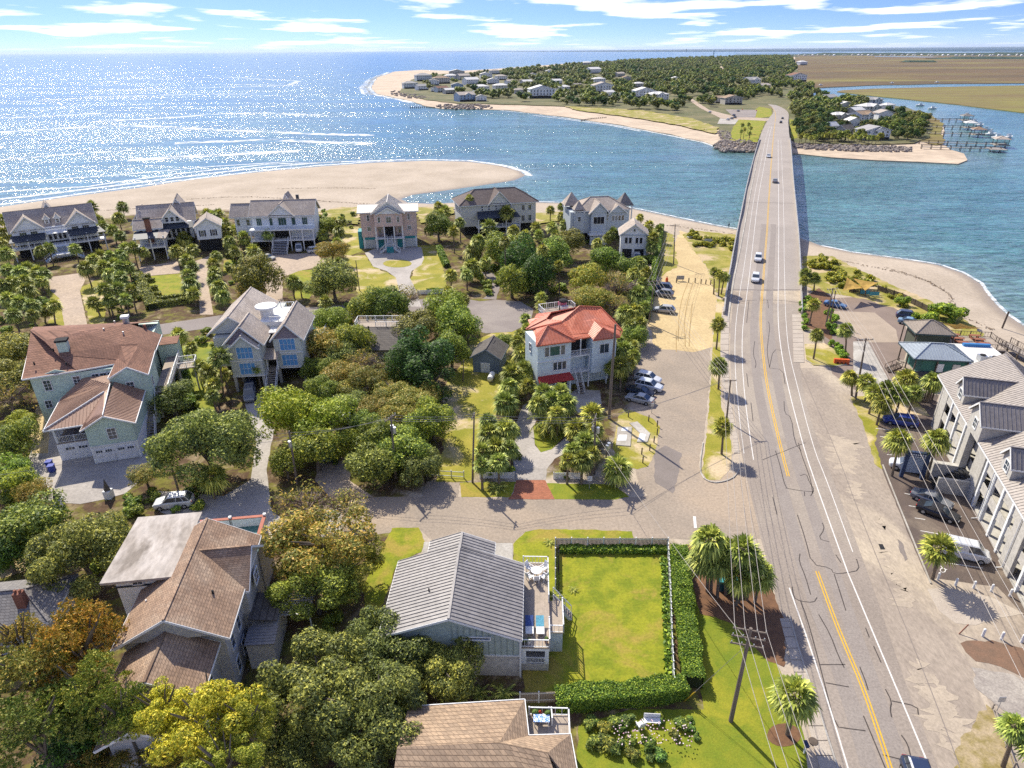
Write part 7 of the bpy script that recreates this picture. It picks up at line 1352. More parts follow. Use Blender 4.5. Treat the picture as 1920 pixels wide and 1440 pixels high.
# --- palms by group: label, group, [(x, y, r, [base x, base y])]
PG = [
 ('tall palmetto of the pair of clumps on the beach between the two left beach houses', 'beach edge palms', [(172, 387, 13), (175, 408, 14), (229, 387, 13), (222, 408, 14), (192, 425, 15), (212, 432, 14), (225, 442, 13), (185, 412, 12)]),
 ('palmetto at the left end of the leftmost beach house', 'palms by the leftmost beach house', [(5, 412, 14), (9, 437, 15), (11, 475, 16), (0, 455, 14)]),
 ('palmetto standing against the porch of the leftmost beach house', 'porch palms', [(75, 470, 13, 88, 500), (92, 464, 13, 100, 495), (140, 466, 13, 148, 492)]),
 ('palmetto in the dense clump between the long paver drive and the beach houses', 'palms right of the long paver drive', [(160, 502, 17, 172, 537), (175, 487, 15), (190, 480, 15), (195, 500, 17), (207, 514, 16), (225, 500, 16), (225, 520, 17), (207, 480, 14), (225, 478, 15), (240, 500, 14), (215, 495, 15)]),
 ('palmetto in the clump at the street end of the long paver drive', 'palms at the foot of the long drive', [(195, 542, 17, 205, 585), (222, 540, 17, 228, 580), (247, 545, 16, 255, 582), (175, 567, 16, 188, 592), (205, 562, 15, 212, 590), (235, 560, 14)]),
 ('palmetto in the dense group left of the long paver drive', 'palms left of the long paver drive', [(15, 507, 17), (37, 510, 17), (52, 503, 16), (70, 510, 16), (82, 512, 14), (25, 530, 18), (50, 543, 18), (77, 527, 15, 85, 550), (15, 560, 18), (37, 567, 18), (60, 572, 17, 65, 612), (25, 590, 17), (102, 572, 15, 104, 608), (87, 582, 14, 85, 605), (5, 535, 16), (60, 590, 14), (45, 525, 15)]),
 ('palmetto of the row in front of the many gabled beach house', 'palms by the many gabled house', [(250, 465, 15, 258, 500), (345, 447, 17, 350, 472), (330, 470, 15), (360, 468, 15), (350, 487, 15), (360, 500, 15), (352, 515, 15), (357, 533, 19), (362, 550, 16, 368, 575), (235, 465, 14), (268, 472, 12)]),
 ('palmetto of the row between the paved lane drive and the hedged lawn', 'palms along the lane drive', [(400, 495, 15), (402, 510, 15), (400, 523, 15), (410, 537, 18), (418, 555, 16), (405, 480, 13), (440, 470, 12)]),
 ('palmetto left of the balcony house', 'palms left of the balcony house', [(422, 433, 15), (457, 445, 15), (467, 423, 14), (422, 418, 13), (442, 432, 13), (475, 471, 17), (410, 425, 14), (450, 425, 12), (430, 452, 14), (398, 405, 14), (388, 400, 12), (410, 402, 13)]),
 ('palmetto in front of the balcony of the white balcony house', 'balcony palms', [(502, 438, 13, 507, 470), (542, 434, 13, 547, 462)]),
 ('palmetto right of the balcony house', 'palms right of the balcony house', [(625, 417, 13), (635, 432, 13), (632, 455, 13), (600, 412, 13), (642, 415, 11), (605, 440, 13), (585, 412, 12)]),
 ('palmetto on the street side of the curved lawn', 'palms on the curved lawn', [(550, 528, 18, 552, 560), (610, 565, 15), (635, 492, 13), (562, 535, 12, 566, 558)]),
 ('palmetto between the mint house and the blue shuttered house', 'palms between the two big left houses', [(335, 628, 19, 343, 667), (412, 668, 24, 420, 745), (390, 697, 20), (375, 685, 16), (400, 720, 18), (358, 650, 14), (398, 740, 14), (420, 700, 14)]),
 ('small palmetto in front of the stairs of the blue shuttered house', None, [(482, 688, 14, 490, 730)]),
 ('pale palmetto beside the white car under the live oak', None, [(398, 893, 30, 402, 935)]),
 ('palmetto left of the hip roofed beach house', 'palms left of the hip roofed house', [(822, 387, 12), (835, 395, 13), (850, 433, 13, 852, 475), (862, 416, 12, 864, 455), (845, 515, 15), (825, 402, 12), (808, 410, 12), (840, 545, 13)]),
 ('tall thin palm standing before the hip roofed beach house', None, [(880, 372, 10, 884, 438)]),
 ('tall palm with a thick head before the hip roofed house porch', None, [(950, 398, 17, 951, 440)]),
 ('slim palm right of the porch of the hip roofed house', None, [(972, 406, 11, 972, 430)]),
 ('palm in the garden in front of the hip roofed house', 'garden palms', [(904, 415, 12), (918, 425, 19, 918, 480), (897, 452, 18, 898, 495), (887, 470, 20), (885, 500, 20), (875, 515, 14), (1035, 425, 14), (1060, 420, 13), (1042, 440, 12), (1010, 440, 12), (925, 455, 14), (910, 490, 14), (963, 432, 14), (985, 440, 13), (1005, 425, 12)]),
 ('very tall palm with a pale trunk in the garden grove', 'tall garden palms', [(947, 452, 13, 948, 540), (1017, 467, 13, 1016, 545), (1047, 497, 13, 1049, 553), (1036, 427, 12, 1036, 460)]),
 ('palm in front of the twin peaked house', 'palms before the twin peaked house', [(1098, 412, 18, 1098, 445), (1127, 421, 13, 1128, 447), (1052, 387, 9), (1032, 393, 10), (1052, 405, 10), (1150, 437, 14, 1155, 470), (1085, 425, 12), (1140, 445, 12), (1120, 455, 12)]),
 ('palmetto right of the small gabled garage', 'palms by the garage', [(1200, 407, 9, 1202, 418), (1217, 422, 12), (1225, 445, 15, 1224, 485), (1222, 462, 13), (1235, 430, 11), (1212, 432, 11)]),
 ('palmetto in the row beside the sand track above the coral roofed house', 'palms by the sand track', [(1200, 493, 15), (1212, 510, 14), (1188, 512, 15), (1196, 552, 22), (1172, 585, 20), (1190, 583, 20), (1205, 530, 14), (1180, 535, 14), (1208, 575, 14), (1200, 605, 17), (1180, 610, 16)]),
 ('palmetto at the cul de sac behind the coral roofed house', 'palms by the cul de sac', [(1015, 557, 13), (1015, 573, 13), (985, 597, 13), (988, 615, 13), (975, 628, 14), (870, 560, 13)]),
 ('palmetto at the right wall of the coral roofed house', 'palms right of the coral roofed house', [(1162, 685, 24, 1163, 735), (1170, 655, 22), (1185, 650, 18), (1150, 650, 15), (1160, 640, 15), (1180, 680, 16), (1145, 690, 15), (1188, 665, 15)]),
 ('palmetto at the left wall of the coral roofed house', 'palms left of the coral roofed house', [(980, 662, 22), (960, 700, 24), (948, 755, 28, 962, 790), (982, 690, 20), (955, 725, 22), (970, 640, 16), (990, 722, 18)]),
 ('palmetto of the clump behind the left picket fence panel', 'palms behind the left picket fence', [(917, 812, 26), (948, 805, 27), (930, 838, 27), (955, 840, 20), (905, 845, 20), (915, 790, 20), (935, 865, 22), (903, 872, 18)]),
 ('palmetto on the round bed in front of the coral roofed house', 'palms on the round bed', [(1020, 737, 24), (1050, 735, 22), (1010, 757, 22), (1060, 757, 26), (1035, 750, 24), (1045, 775, 20)]),
 ('palmetto of the clump behind the right picket fence panel', 'palms behind the right picket fence', [(1110, 775, 26), (1080, 803, 24), (1098, 828, 25), (1075, 845, 22), (1092, 862, 24), (1115, 805, 20), (1065, 862, 18), (1110, 850, 18)]),
 ('round palmetto by the parking track corner', None, [(1158, 878, 32, 1160, 905)]),
 ('palmetto of the three at the left end of the bridge', 'three palms at the bridge end', [(1339, 510, 11, 1338, 552), (1349, 514, 12, 1347, 555), (1359, 519, 12, 1352, 552)]),
 ('lone palmetto on the narrow verge, highest of its row', None, [(1347, 608, 17, 1343, 655)]),
 ('lone palmetto on the narrow verge, middle of its row', None, [(1348, 684, 20, 1347, 730)]),
 ('lone palmetto on the narrow verge, lowest of its row', None, [(1355, 800, 22, 1353, 852)]),
 ('palmetto in the planting strip right of the bridge end', 'planting strip palms', [(1510, 512, 13), (1527, 521, 14, 1526, 545), (1508, 525, 11)]),
 ('slanting palmetto above the row of round bushes', None, [(1526, 570, 15, 1517, 610)]),
 ('slim palmetto on the grass island', None, [(1532, 627, 15, 1525, 674)]),
 ('thick palmetto beside the clipped bushes of the island', None, [(1586, 617, 17, 1584, 668)]),
 ('palmetto by the sunken patio with yellow sails', 'patio palms', [(1602, 525, 11, 1600, 548), (1624, 530, 11, 1622, 555)]),
 ('palmetto of the clump between the utility pole and the dark fence', 'palms by the dark fence', [(1594, 706, 17, 1597, 742), (1625, 716, 21, 1622, 752), (1665, 732, 25), (1700, 711, 25), (1690, 740, 22), (1655, 755, 20), (1640, 735, 20), (1750, 714, 22), (1715, 735, 18)]),
 ('palmetto left of the blue slatted sign', None, [(1685, 824, 28, 1672, 893)]),
 ('palmetto right of the blue slatted sign', None, [(1757, 824, 27, 1737, 898)]),
 ('palmetto beside the white van in the hotel parking lot', None, [(1762, 1028, 37, 1748, 1086)]),
 ('big palmetto of the clump over the mulch bed at the corner', 'corner palms', [(1330, 1012, 38, 1333, 1112), (1324, 1045, 36, 1326, 1110), (1346, 1052, 32, 1345, 1120), (1393, 1030, 34, 1385, 1130), (1408, 1055, 34, 1400, 1125), (1424, 1078, 34, 1415, 1130), (1388, 1085, 30, 1380, 1135), (1362, 1030, 30, 1360, 1115)]),
 ('single palmetto in the mulch ring beside the road', None, [(1490, 1304, 46, 1476, 1378)]),
 ('palmetto of the pair at the lower right edge', 'lower right palms', [(1902, 1362, 30, 1880, 1438), (1945, 1400, 34, 1915, 1470)]),
]
for lab, grp, pl in PG:
    for q in pl: place_palm(q[0], q[1], q[2], lab, grp or 'single palmettos standing alone', base=q[3:5] if len(q) > 3 else None)
place_palm(1030, 790, 34, 'feathery date palm leaning over the round bed', None, kind='f', name='date_palm', h=2.2)
for x, y in [(1100, 740), (925, 1330), (1165, 1340)]: pass
# undergrowth: shrubs of the gardens, by zone
ZN = [
 ('shrub in the undergrowth of the thicket below the charcoal roof', 'thicket shrubs', [(590, 660), (830, 640), (835, 880), (640, 900), (580, 820)], 60, (9, 20)),
 ('shrub in the garden grove before the hip roofed house', 'garden grove shrubs', [(860, 440), (1060, 430), (1060, 550), (880, 550)], 34, (8, 14)),
 ('shrub in the strip between the mint house and the blue shuttered house', 'shrubs between the left houses', [(330, 610), (430, 610), (440, 740), (350, 780)], 16, (7, 14)),
 ('shrub of the hedge row beside the sand track', 'hedge row shrubs', [(1165, 480), (1218, 480), (1205, 640), (1188, 720), (1150, 730), (1165, 640)], 34, (9, 15)),
 ('shrub among the palms left of the long paver drive', 'left edge shrubs', [(-20, 500), (90, 500), (110, 600), (50, 650), (-20, 650)], 22, (9, 15)),
 ('shrub among the palms right of the long paver drive', 'drive side shrubs', [(160, 500), (250, 480), (262, 560), (240, 600), (190, 600)], 14, (7, 12)),
 ('shrub beside the motor court', 'motor court shrubs', [(420, 440), (490, 430), (480, 480), (430, 560), (410, 560)], 14, (7, 12)),
 ('shrub in the dune edge behind the beach houses', 'dune edge shrubs', [(580, 395), (680, 392), (672, 425), (590, 430)], 12, (5, 9)),
 ('shrub on the near side of the balcony house garden', 'street side shrubs', [(600, 575), (870, 560), (880, 620), (700, 620), (600, 620)], 24, (9, 16)),
 ('shrub along the fence of the coral roofed house', 'coral house shrubs', [(895, 780), (985, 780), (965, 890), (895, 890)], 12, (8, 14)),
 ('shrub right of the curved drive', 'shrubs right of the curved drive', [(1060, 800), (1130, 790), (1130, 890), (1045, 890)], 12, (8, 14)),
 ('shrub under the big trees at the lower left', 'lower left shrubs', [(0, 920), (250, 930), (230, 1080), (0, 1060)], 16, (12, 24)),
 ('shrub under the trees left of the grey metal roof', 'shrubs under the foreground oaks', [(500, 1080), (720, 1150), (860, 1330), (560, 1420), (500, 1250)], 22, (14, 26)),
 ('shrub behind the twin peaked house and garage', 'shrubs near the twin peaked house', [(1060, 430), (1240, 425), (1235, 480), (1060, 470)], 14, (6, 10)),
 ('shrub at the corner of the forecourt', 'forecourt shrubs', [(230, 930), (330, 900), (420, 900), (420, 950), (240, 960)], 12, (10, 18)),
]
def inpoly(x, y, pl):
    c = False
    for (x0, y0), (x1, y1) in zip(pl, pl[1:] + pl[:1]):
        if (y0 > y) != (y1 > y) and x < (x1 - x0) * (y - y0) / (y1 - y0) + x0: c = not c
    return c
for lab, grp, pl, n, (ra, rb) in ZN:
    k = 0; xs = [p[0] for p in pl]; ys = [p[1] for p in pl]
    while k < n:
        x, y = vr.uniform(min(xs), max(xs)), vr.uniform(min(ys), max(ys))
        if inpoly(x, y, pl): shrub(x, y, vr.uniform(ra, rb), lab, grp, zf=.4); k += 1
# dune clumps right of the bridge
for lab, grp, pl, n, rg in [('low dune bush on the sand right of the bridge', 'right dune bushes', [(1508, 485), (1560, 482), (1620, 510), (1640, 530), (1600, 540), (1510, 520)], 40, (7, 13)),
                        ('low bush on the bank left of the bridge', 'left bank bushes', [(1290, 436), (1378, 442), (1374, 465), (1300, 462)], 26, (6, 11)),
                        ('low bush beside the beach fence', 'beach fence bushes', [(1620, 520), (1680, 550), (1720, 590), (1700, 575)], 10, (6, 10))]:
    k = 0; xs = [p[0] for p in pl]; ys = [p[1] for p in pl]
    while k < n:
        x, y = vr.uniform(min(xs), max(xs)), vr.uniform(min(ys), max(ys))
        if inpoly(x, y, pl): shrub(x, y, vr.uniform(*rg), lab, grp, (1.5, 1.2, .8, 1), 'dune_bush', zf=.25); k += 1
for x, y, r_ in [(1690, 568, 17), (1760, 592, 26), (1790, 598, 24), (1740, 600, 20), (1775, 585, 20), (1720, 598, 14)]:
    shrub(x, y, r_, 'broad green bush behind the tan metal roof' if x > 1700 else 'bright green bush inside the beach fence', 'bushes beside the tan roofed bar', (1.1, 1.2, .8, 1))
for i, (x, y) in enumerate([(1504, 582), (1505, 568), (1508, 592), (1510, 602), (1516, 560), (1511, 614), (1509, 575), (1555, 586), (1563, 598), (1560, 612), (1567, 622), (1574, 655), (1581, 668), (1578, 662), (1564, 645)]):
    shrub(x, y, 9 if i < 7 else 12, 'round clipped bush of the row at the bridge end' if i < 7 else 'clipped bush beside the grass island palms', 'clipped round bushes', (.9, 1.2, .7, 1), 'clipped_bush')

# hedges: leaf filled long boxes
def hedge(pxs, w, h, label, dens=330, m='hedge', name='hedge', cat='hedge', lf=.07, z0=0.0, rough_=.12):
    pts = [P(*p) for p in pxs]; rs = np.random.RandomState(int(pts[0].x * 10) % 999); C_ = []; NN = []
    for a, b in zip(pts, pts[1:]):
        d = b - a; ln = d.length; d.normalize(); sdv = np.array([-d.y, d.x, 0]); n = int(ln * (w + 2 * h) * dens)
        t = rs.uniform(0, ln, n); q = rs.uniform(0, w + 2 * h, n); wob = 1 + rough_ * np.sin(t * 1.7 + a.x) * np.sin(t * .6)
        s_ = np.where(q < h, -w / 2, np.where(q > h + w, w / 2, q - h - w / 2)); z = np.where(q < h, q, np.where(q > h + w, w + 2 * h - q, h)) * wob
        base = np.array(a)[None] + np.array(d)[None] * t[:, None] + sdv[None] * (s_ * wob)[:, None]; base[:, 2] = z + z0
        base += rs.normal(scale=.07, size=base.shape); base[:, 2] = np.maximum(base[:, 2], .03); C_.append(base)
        nn = np.zeros((n, 3)); nn[:, 2] = np.where((q > h) & (q < h + w), 1, .3); nn += sdv[None] * np.where(q < h, -1, np.where(q > h + w, 1, 0))[:, None]; NN.append(nn)
    c = np.concatenate(C_); nn = np.concatenate(NN) + rs.normal(scale=.5, size=c.shape); nn /= np.linalg.norm(nn, axis=1)[:, None]; n = len(c)
    t1 = np.cross(nn, rs.normal(size=(n, 3))); t1 /= np.linalg.norm(t1, axis=1)[:, None]; t2 = np.cross(nn, t1); s = lf * rs.uniform(.6, 1.4, n)[:, None]
    V = np.empty((n, 4, 3)); V[:, 0] = c - t1 * s * 1.5; V[:, 1] = c - t2 * s; V[:, 2] = c + t1 * s * 1.5; V[:, 3] = c + t2 * s
    t = thing(name, label, cat, tuple(pts[0])); o0 = np.array(pts[0])
    f = link('foliage', npmesh('hedge_foliage', V.reshape(-1, 3) - o0, np.arange(4 * n).reshape(n, 4), LM[m]), t)
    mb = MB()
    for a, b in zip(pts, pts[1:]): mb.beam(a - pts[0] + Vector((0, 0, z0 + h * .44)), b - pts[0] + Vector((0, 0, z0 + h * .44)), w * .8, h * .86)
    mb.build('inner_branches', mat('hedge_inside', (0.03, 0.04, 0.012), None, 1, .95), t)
    return t
hedge([(1271, 1040), (1278, 1120), (1288, 1200), (1300, 1290)], 1.7, 1.5, 'tall dark green hedge outside the right fence of the lawn', 480, lf=.05)
hedge([(1042, 1322), (1120, 1316), (1200, 1310), (1283, 1298)], 1.7, 1.5, 'thick clipped hedge closing the near end of the fenced lawn', 480, lf=.05)
hedge([(1050, 1034), (1150, 1034), (1248, 1035)], .8, .6, 'low leafy planting inside the far fence of the lawn', 160, lf=.10, name='border_planting', cat='plants')
hedge([(1245, 1050), (1250, 1150), (1256, 1270)], .6, .35, 'thin grassy planting inside the right fence of the lawn', 60, lf=.13, name='border_planting', cat='plants')
hedge([(258, 518), (275, 552), (287, 580)], 2.2, 1.2, 'long clipped hedge left of the hedged lawn', 90, lf=.13, m='oak')
hedge([(285, 575), (320, 572), (360, 566)], 1.6, 1.2, 'double clipped hedge below the hedged lawn', 90, lf=.13, m='oak')
hedge([(292, 566), (320, 562), (352, 557)], 1.0, 1.0, 'inner clipped hedge along the lower side of the hedged lawn', 90, lf=.13, m='oak')
for a in [(270, 522, 283, 520), (272, 530, 290, 528), (280, 545, 296, 543), (284, 556, 302, 554)]: hedge([a[:2], a[2:]], 1.3, .9, 'short clipped hedge spur %s on the left of the hedged lawn' % {522: 'nearest the forecourt', 530: 'second from the forecourt', 545: 'third from the forecourt', 556: 'nearest the street'}[a[1]], 90, lf=.13, m='oak')
hedge([(438, 478), (450, 490)], 3, 1.4, 'rounded hedge beside the motor court', 80, lf=.13, m='oak'); hedge([(424, 484), (436, 482)], 1.5, 1.2, 'small square hedge by the lane drive', 80, lf=.13, m='oak'); hedge([(425, 508), (442, 506)], 2, 1.2, 'lower square hedge by the lane drive', 80, lf=.13, m='oak')
hedge([(823, 467), (830, 485), (838, 502)], 1.5, 1.2, 'narrow green hedge right of the scrub lawn', 80, lf=.13)
hedge([(345, 700), (352, 740), (358, 770)], 1.6, 1.3, 'clipped hedge in the side garden of the mint house', 120, lf=.10)
hedge([(1240, 430), (1232, 480), (1222, 540), (1212, 600)], 1.2, 1.8, 'dense hedge between the garden and the sand track', 80, lf=.13)
hedge([(800, 548), (836, 547)], .8, .8, 'low hedge behind the white fence by the keyhole drive', 80, lf=.1)
# flower garden at the bottom
for i in range(34):
    x, y = vr.uniform(1085, 1310), vr.uniform(1335, 1420)
    if y > 1395 - (x - 1100) * -.05 and x < 1180: continue
    shrub(x, y, vr.uniform(9, 22), 'flowering bush in the garden below the clipped hedge', 'flower garden bushes', (vr.uniform(.6, 1.05), vr.uniform(.7, 1.05), vr.uniform(.8, 1.5), 1), 'flower_bush', zf=.3)
PETAL = mat('petals', (0.75, 0.70, 0.68), (0.55, 0.25, 0.35), 6, .7)
mb = MB()
for i in range(110):
    p = P(vr.uniform(1150, 1300), vr.uniform(1350, 1400), .75); mb.cbox(p, (.09, .09, .05))
tag(mb.build('blossoms', PETAL), 'white and pink blossoms in the garden below the hedge', kind='stuff')
# spiky yucca and sago plants
def spiky(x, y, rp, label, ln=1.0):
    p = P(x, y, .2); r_ = rp * mpp(p); t = thing('spiky_plant', label, 'plant', (p.x, p.y, 0)); c = link('leaves', FEAT[0], t, (0, 0, .1)); c.scale = (r_, r_, r_ * .8); return t
spiky(1042, 1118, 20, 'spiky yucca at the foot of the deck stairs'); spiky(1030, 1016, 14, 'spiky plant at the outer corner of the fence')
spiky(945, 1305, 34, 'feathery sago palm at the foot of the gable wall'); spiky(900, 1300, 26, 'second sago palm left of the gable wall one'); spiky(930, 915, 26, 'small spiky plant in front of the left picket fence'); spiky(1075, 1105, 12, 'little plant beside the deck stair landing')
# ================================================================ vehicles, poles, small things
def vehicle_mesh_set(kind, paint):
    """body, glass house, wheels of a car; local x is forward, ground at z=0"""
    P_ = {'sedan': dict(L=4.8, W=1.82, hood=.86, belt=.92, roof=1.42, x=(-2.4, -1.75, -.95, .35, 1.15, 2.4), tr=.98),
          'suv': dict(L=4.8, W=1.92, hood=1.02, belt=1.08, roof=1.74, x=(-2.4, -2.2, -1.9, .45, 1.2, 2.4), tr=1.05),
          'wagon': dict(L=4.9, W=1.86, hood=.92, belt=.98, roof=1.62, x=(-2.45, -2.25, -1.85, .4, 1.2, 2.45), tr=1.0),
          'van': dict(L=5.0, W=1.98, hood=1.15, belt=1.2, roof=2.05, x=(-2.5, -2.42, -2.3, 1.1, 1.9, 2.5), tr=1.2)}[kind]
    x0, xa, xb, xc, xd, x1 = P_['x']; w = P_['W'] / 2; bt = P_['belt']; mb = MB()
    st = [(x0, .62, .38, bt * .80), (x0 + .12, .86, .26, P_['tr'] - .04), (xa, .96, .22, P_['tr']), (xb, 1, .2, bt), (xc, 1, .2, bt), (xd, .99, .2, bt - .02), (x1 - .75, .97, .2, P_['hood'] - .03), (x1 - .18, .86, .24, P_['hood'] - .16), (x1, .62, .36, P_['hood'] - .34)]
    vs = []; n = 8
    for (x, ww, zb, zt) in st:
        W_ = w * ww; vs += [(x, -W_ * .9, zb), (x, -W_, zb + .18), (x, -W_ * 1.0, zt - .16), (x, -W_ * .90, zt), (x, W_ * .90, zt), (x, W_ * 1.0, zt - .16), (x, W_, zb + .18), (x, W_ * .9, zb)]
    fs = [(i * n + k, i * n + (k + 1) % n, (i + 1) * n + (k + 1) % n, (i + 1) * n + k) for i in range(len(st) - 1) for k in range(n)]
    fs += [tuple(range(n))[::-1], tuple(range((len(st) - 1) * n, len(st) * n))]; mb.add(vs, fs)
    zr = P_['roof']; wr = w * .74; xr0, xr1 = xb + (.25 if kind != 'sedan' else .15), xc - .02
    g = MB(); g.add([(xa, -w * .86, bt - .03), (xd, -w * .86, bt - .05), (xd, w * .86, bt - .05), (xa, w * .86, bt - .03), (xr0, -wr, zr - .04), (xr1, -wr, zr - .04), (xr1, wr, zr - .04), (xr0, wr, zr - .04)], [(0, 1, 5, 4), (1, 2, 6, 5), (2, 3, 7, 6), (3, 0, 4, 7), (4, 5, 6, 7)])
    r_ = MB(); r_.add([(xr0 - .05, -wr - .03, zr - .06), (xr1 + .05, -wr - .03, zr - .06), (xr1 + .05, wr + .03, zr - .06), (xr0 - .05, wr + .03, zr - .06), (xr0 + .15, -wr * .86, zr + .03), (xr1 - .12, -wr * .86, zr + .03), (xr1 - .12, wr * .86, zr + .03), (xr0 + .15, wr * .86, zr + .03)], [(0, 1, 5, 4), (1, 2, 6, 5), (2, 3, 7, 6), (3, 0, 4, 7), (4, 5, 6, 7), (3, 2, 1, 0)])
    def pil(xa_, xb_):
        for s_ in (-1, 1): r_.beam((xa_, s_ * w * .875, bt - .04), (xb_, s_ * (wr + .01), zr - .05), .05, .09)
    pil(xd - .02, xr1); pil(xa + .02, xr0); pil((xa + xd) / 2, (xr0 + xr1) / 2)
    if kind in ('suv', 'wagon', 'van'): pil(xa + .75, xr0 + .55)
    if kind == 'van':
        for s_ in (-1, 1): r_.ext([(xa + .1, s_ * w * .88, bt), (xa + 2.6, s_ * w * .88, bt), (xa + 2.5, s_ * (wr + .02), zr - .06), (xr0, s_ * (wr + .02), zr - .06)], (0, s_ * .02, 0))
    ty = MB(); ty.tube([(0, -.11, 0), (0, .11, 0)], .34, 14); ri = MB(); ri.tube([(0, -.125, 0), (0, .125, 0)], .2, 8)
    li = MB().box(-.04, -.16, -.07, .04, .16, .07)
    return dict(body=mb.mesh('body', paint), glass=g.mesh('window', GLASS), roof=r_.mesh('roof', paint), tyre=ty.mesh('tyre', RUBBER), rim=ri.mesh('rim', METAL), P=P_, head=li.mesh('headlight', mat('headlight_lens', (.75, .75, .72), None, 1, .2)), tail=li.mesh('taillight', mat('taillight_lens', (.45, .02, .02), None, 1, .3)), w=w)
CARS = {}
def car(kind, col, px, py, to, label, group, deck=False, sc=1.0):
    """car with its middle on the ground at pixel px,py, nose towards pixel `to`"""
    pm = mat('car_paint_' + col[0], col[1], None, .3, .28, spec=.6, fine=1, metal=.15)
    if (kind, col[0]) not in CARS: CARS[(kind, col[0])] = vehicle_mesh_set(kind, pm)
    S_ = CARS[(kind, col[0])]; p = PD(px, py) if deck else P(px, py, 0.03); q = PD(*to) if deck else P(to[0], to[1], 0.03); d = q - p
    if deck: p.z += .03
    t = thing({'suv': 'parked_suv', 'sedan': 'parked_sedan', 'wagon': 'parked_wagon', 'van': 'parked_van'}[kind] if not deck else 'driving_car', label, 'car' if kind != 'van' else 'van', tuple(p), math.atan2(d.y, d.x), group); t.scale = (sc, sc, sc)
    for n_ in ('body', 'glass', 'roof'): link({'glass': 'window'}.get(n_, n_), S_[n_], t)
    L_ = S_['P']['L']; w = S_['w']
    for sx_ in (-L_ * .30, L_ * .31):
        for sy in (-1, 1): wh = link('wheel', S_['tyre'], t, (sx_, sy * (w - .08), .34)); link('rim', S_['rim'], wh)
    hz = S_['P']['hood'] - .32
    for sy in (-1, 1): link('headlight', S_['head'], t, (L_ / 2 - .1, sy * w * .62, hz)); link('taillight', S_['tail'], t, (-L_ / 2 + .06, sy * w * .66, S_['P']['tr'] - .2))
    return t
WHT = ('white', (.75, .76, .76)); SIL = ('silver', (.48, .48, .46)); GRY = ('grey', (.25, .26, .28)); BLK = ('black', (.03, .03, .035)); BLU = ('blue', (.04, .07, .32)); DBL = ('dark_blue', (.04, .06, .12)); LBL = ('light_blue', (.22, .36, .48))
G1 = 'cars on the road and bridge'; G2 = 'cars parked on the sand track'; G3 = 'cars parked beside the coral roofed house'; G4 = 'cars parked at the hotel and restaurant'
car('suv', WHT, 1416, 526, (1411, 570), 'white sport utility car nearest the land end of the bridge', G1, True); car('suv', WHT, 1421, 488, (1417, 530), 'white sport utility car second from the land end of the bridge', G1, True)
car('sedan', GRY, 1453, 342, (1455, 310), 'grey car in the right lane over the middle of the bridge', G1, True); car('sedan', WHT, 1441, 295, (1439, 330), 'white car in the left lane near the far end of the bridge', G1, True); car('suv', BLK, 1464, 231, (1462, 218), 'dark car on the far bend, lower of two', G1, True); car('sedan', BLK, 1467, 223, (1464, 210), 'dark car on the far bend, upper of two', G1, True)
car('suv', DBL, 1724, 1484, (1757, 1580), 'dark blue car cut by the bottom edge of the road', G1)
car('suv', WHT, 1214, 715, (1245, 722), 'white sport utility car uppermost in the row of four', G3); car('suv', ('pearl', (.70, .74, .78)), 1216, 729, (1248, 736), 'bright white hatch car second in the row of four', G3); car('sedan', BLK, 1200, 739, (1230, 746), 'black sedan third in the row of four', G3); car('sedan', SIL, 1199, 753, (1170, 746), 'silver sedan lowest in the row of four', G3)
car('suv', DBL, 1241, 543, (1215, 540), 'dark car farthest up the sand track under the wires', G2); car('suv', GRY, 1243, 555, (1215, 551), 'grey black jeep second down the sand track', G2); car('wagon', SIL, 1245, 585, (1215, 582), 'silver wagon lowest of the cars on the sand track', G2)
car('wagon', BLU, 1687, 795, (1655, 790), 'bright blue hatchback beside the palms at the hotel', G4); car('sedan', GRY, 1745, 942, (1780, 955), 'grey sedan in front of the hotel stair', G4); car('sedan', BLK, 1757, 966, (1790, 978), 'black sedan below the grey one at the hotel', G4); car('van', WHT, 1805, 1042, (1840, 1050), 'white van with a high tail behind the lone parking lot palm', G4)
car('suv', WHT, 1702, 880, (1675, 874), 'white sport utility car hidden behind the blue slatted sign', G4); car('wagon', WHT, 1740, 880, (1770, 884), 'white car right behind the slatted sign', G4)
car('sedan', ('sky_blue', (.10, .22, .42)), 1565, 575, (1590, 580), 'blue car beside the twin poles in the restaurant parking', G4); car('suv', DBL, 1702, 597, (1725, 600), 'dark sport utility car behind the tan metal roof', G4); car('sedan', LBL, 1706, 608, (1730, 612), 'light blue car half hidden by the tan metal roof', G4)
car('suv', WHT, 328, 948, (290, 952), 'white sport utility car under the oak in front of the flat roofed house', 'cars at the near houses'); car('suv', GRY, 469, 745, (467, 775), 'grey car in the carport mouth of the blue shuttered house', 'cars at the near houses'); car('suv', DBL, 470, 732, (468, 760), 'dark car deeper in the carport of the blue shuttered house', 'cars at the near houses'); car('wagon', ('green', (.05, .12, .10)), 617, 853, (615, 880), 'dark green car half hidden under the yellow green trees', 'cars at the near houses')
car('van', WHT, 561, 470, (560, 500), 'white van parked at the foot of the balcony house stair', 'cars at the beach row'); car('sedan', SIL, 503, 486, (530, 490), 'pale sedan left of the balcony house stair', 'cars at the beach row'); car('suv', WHT, 592, 473, (615, 470), 'white car right of the van at the balcony house', 'cars at the beach row'); car('suv', WHT, 1194, 486, (1194, 500), 'white car in front of the small gabled garage', 'cars at the beach row')
# far island cars
for i, (x, y) in enumerate([(1365, 225), (1372, 223), (1378, 221), (1331, 211), (1384, 209), (1376, 217)]): car('sedan', (WHT, GRY, DBL)[i % 3], x, y, (x + 8, y - 2), 'one of the few parked cars in the far beach lot', 'cars in the far beach lot')

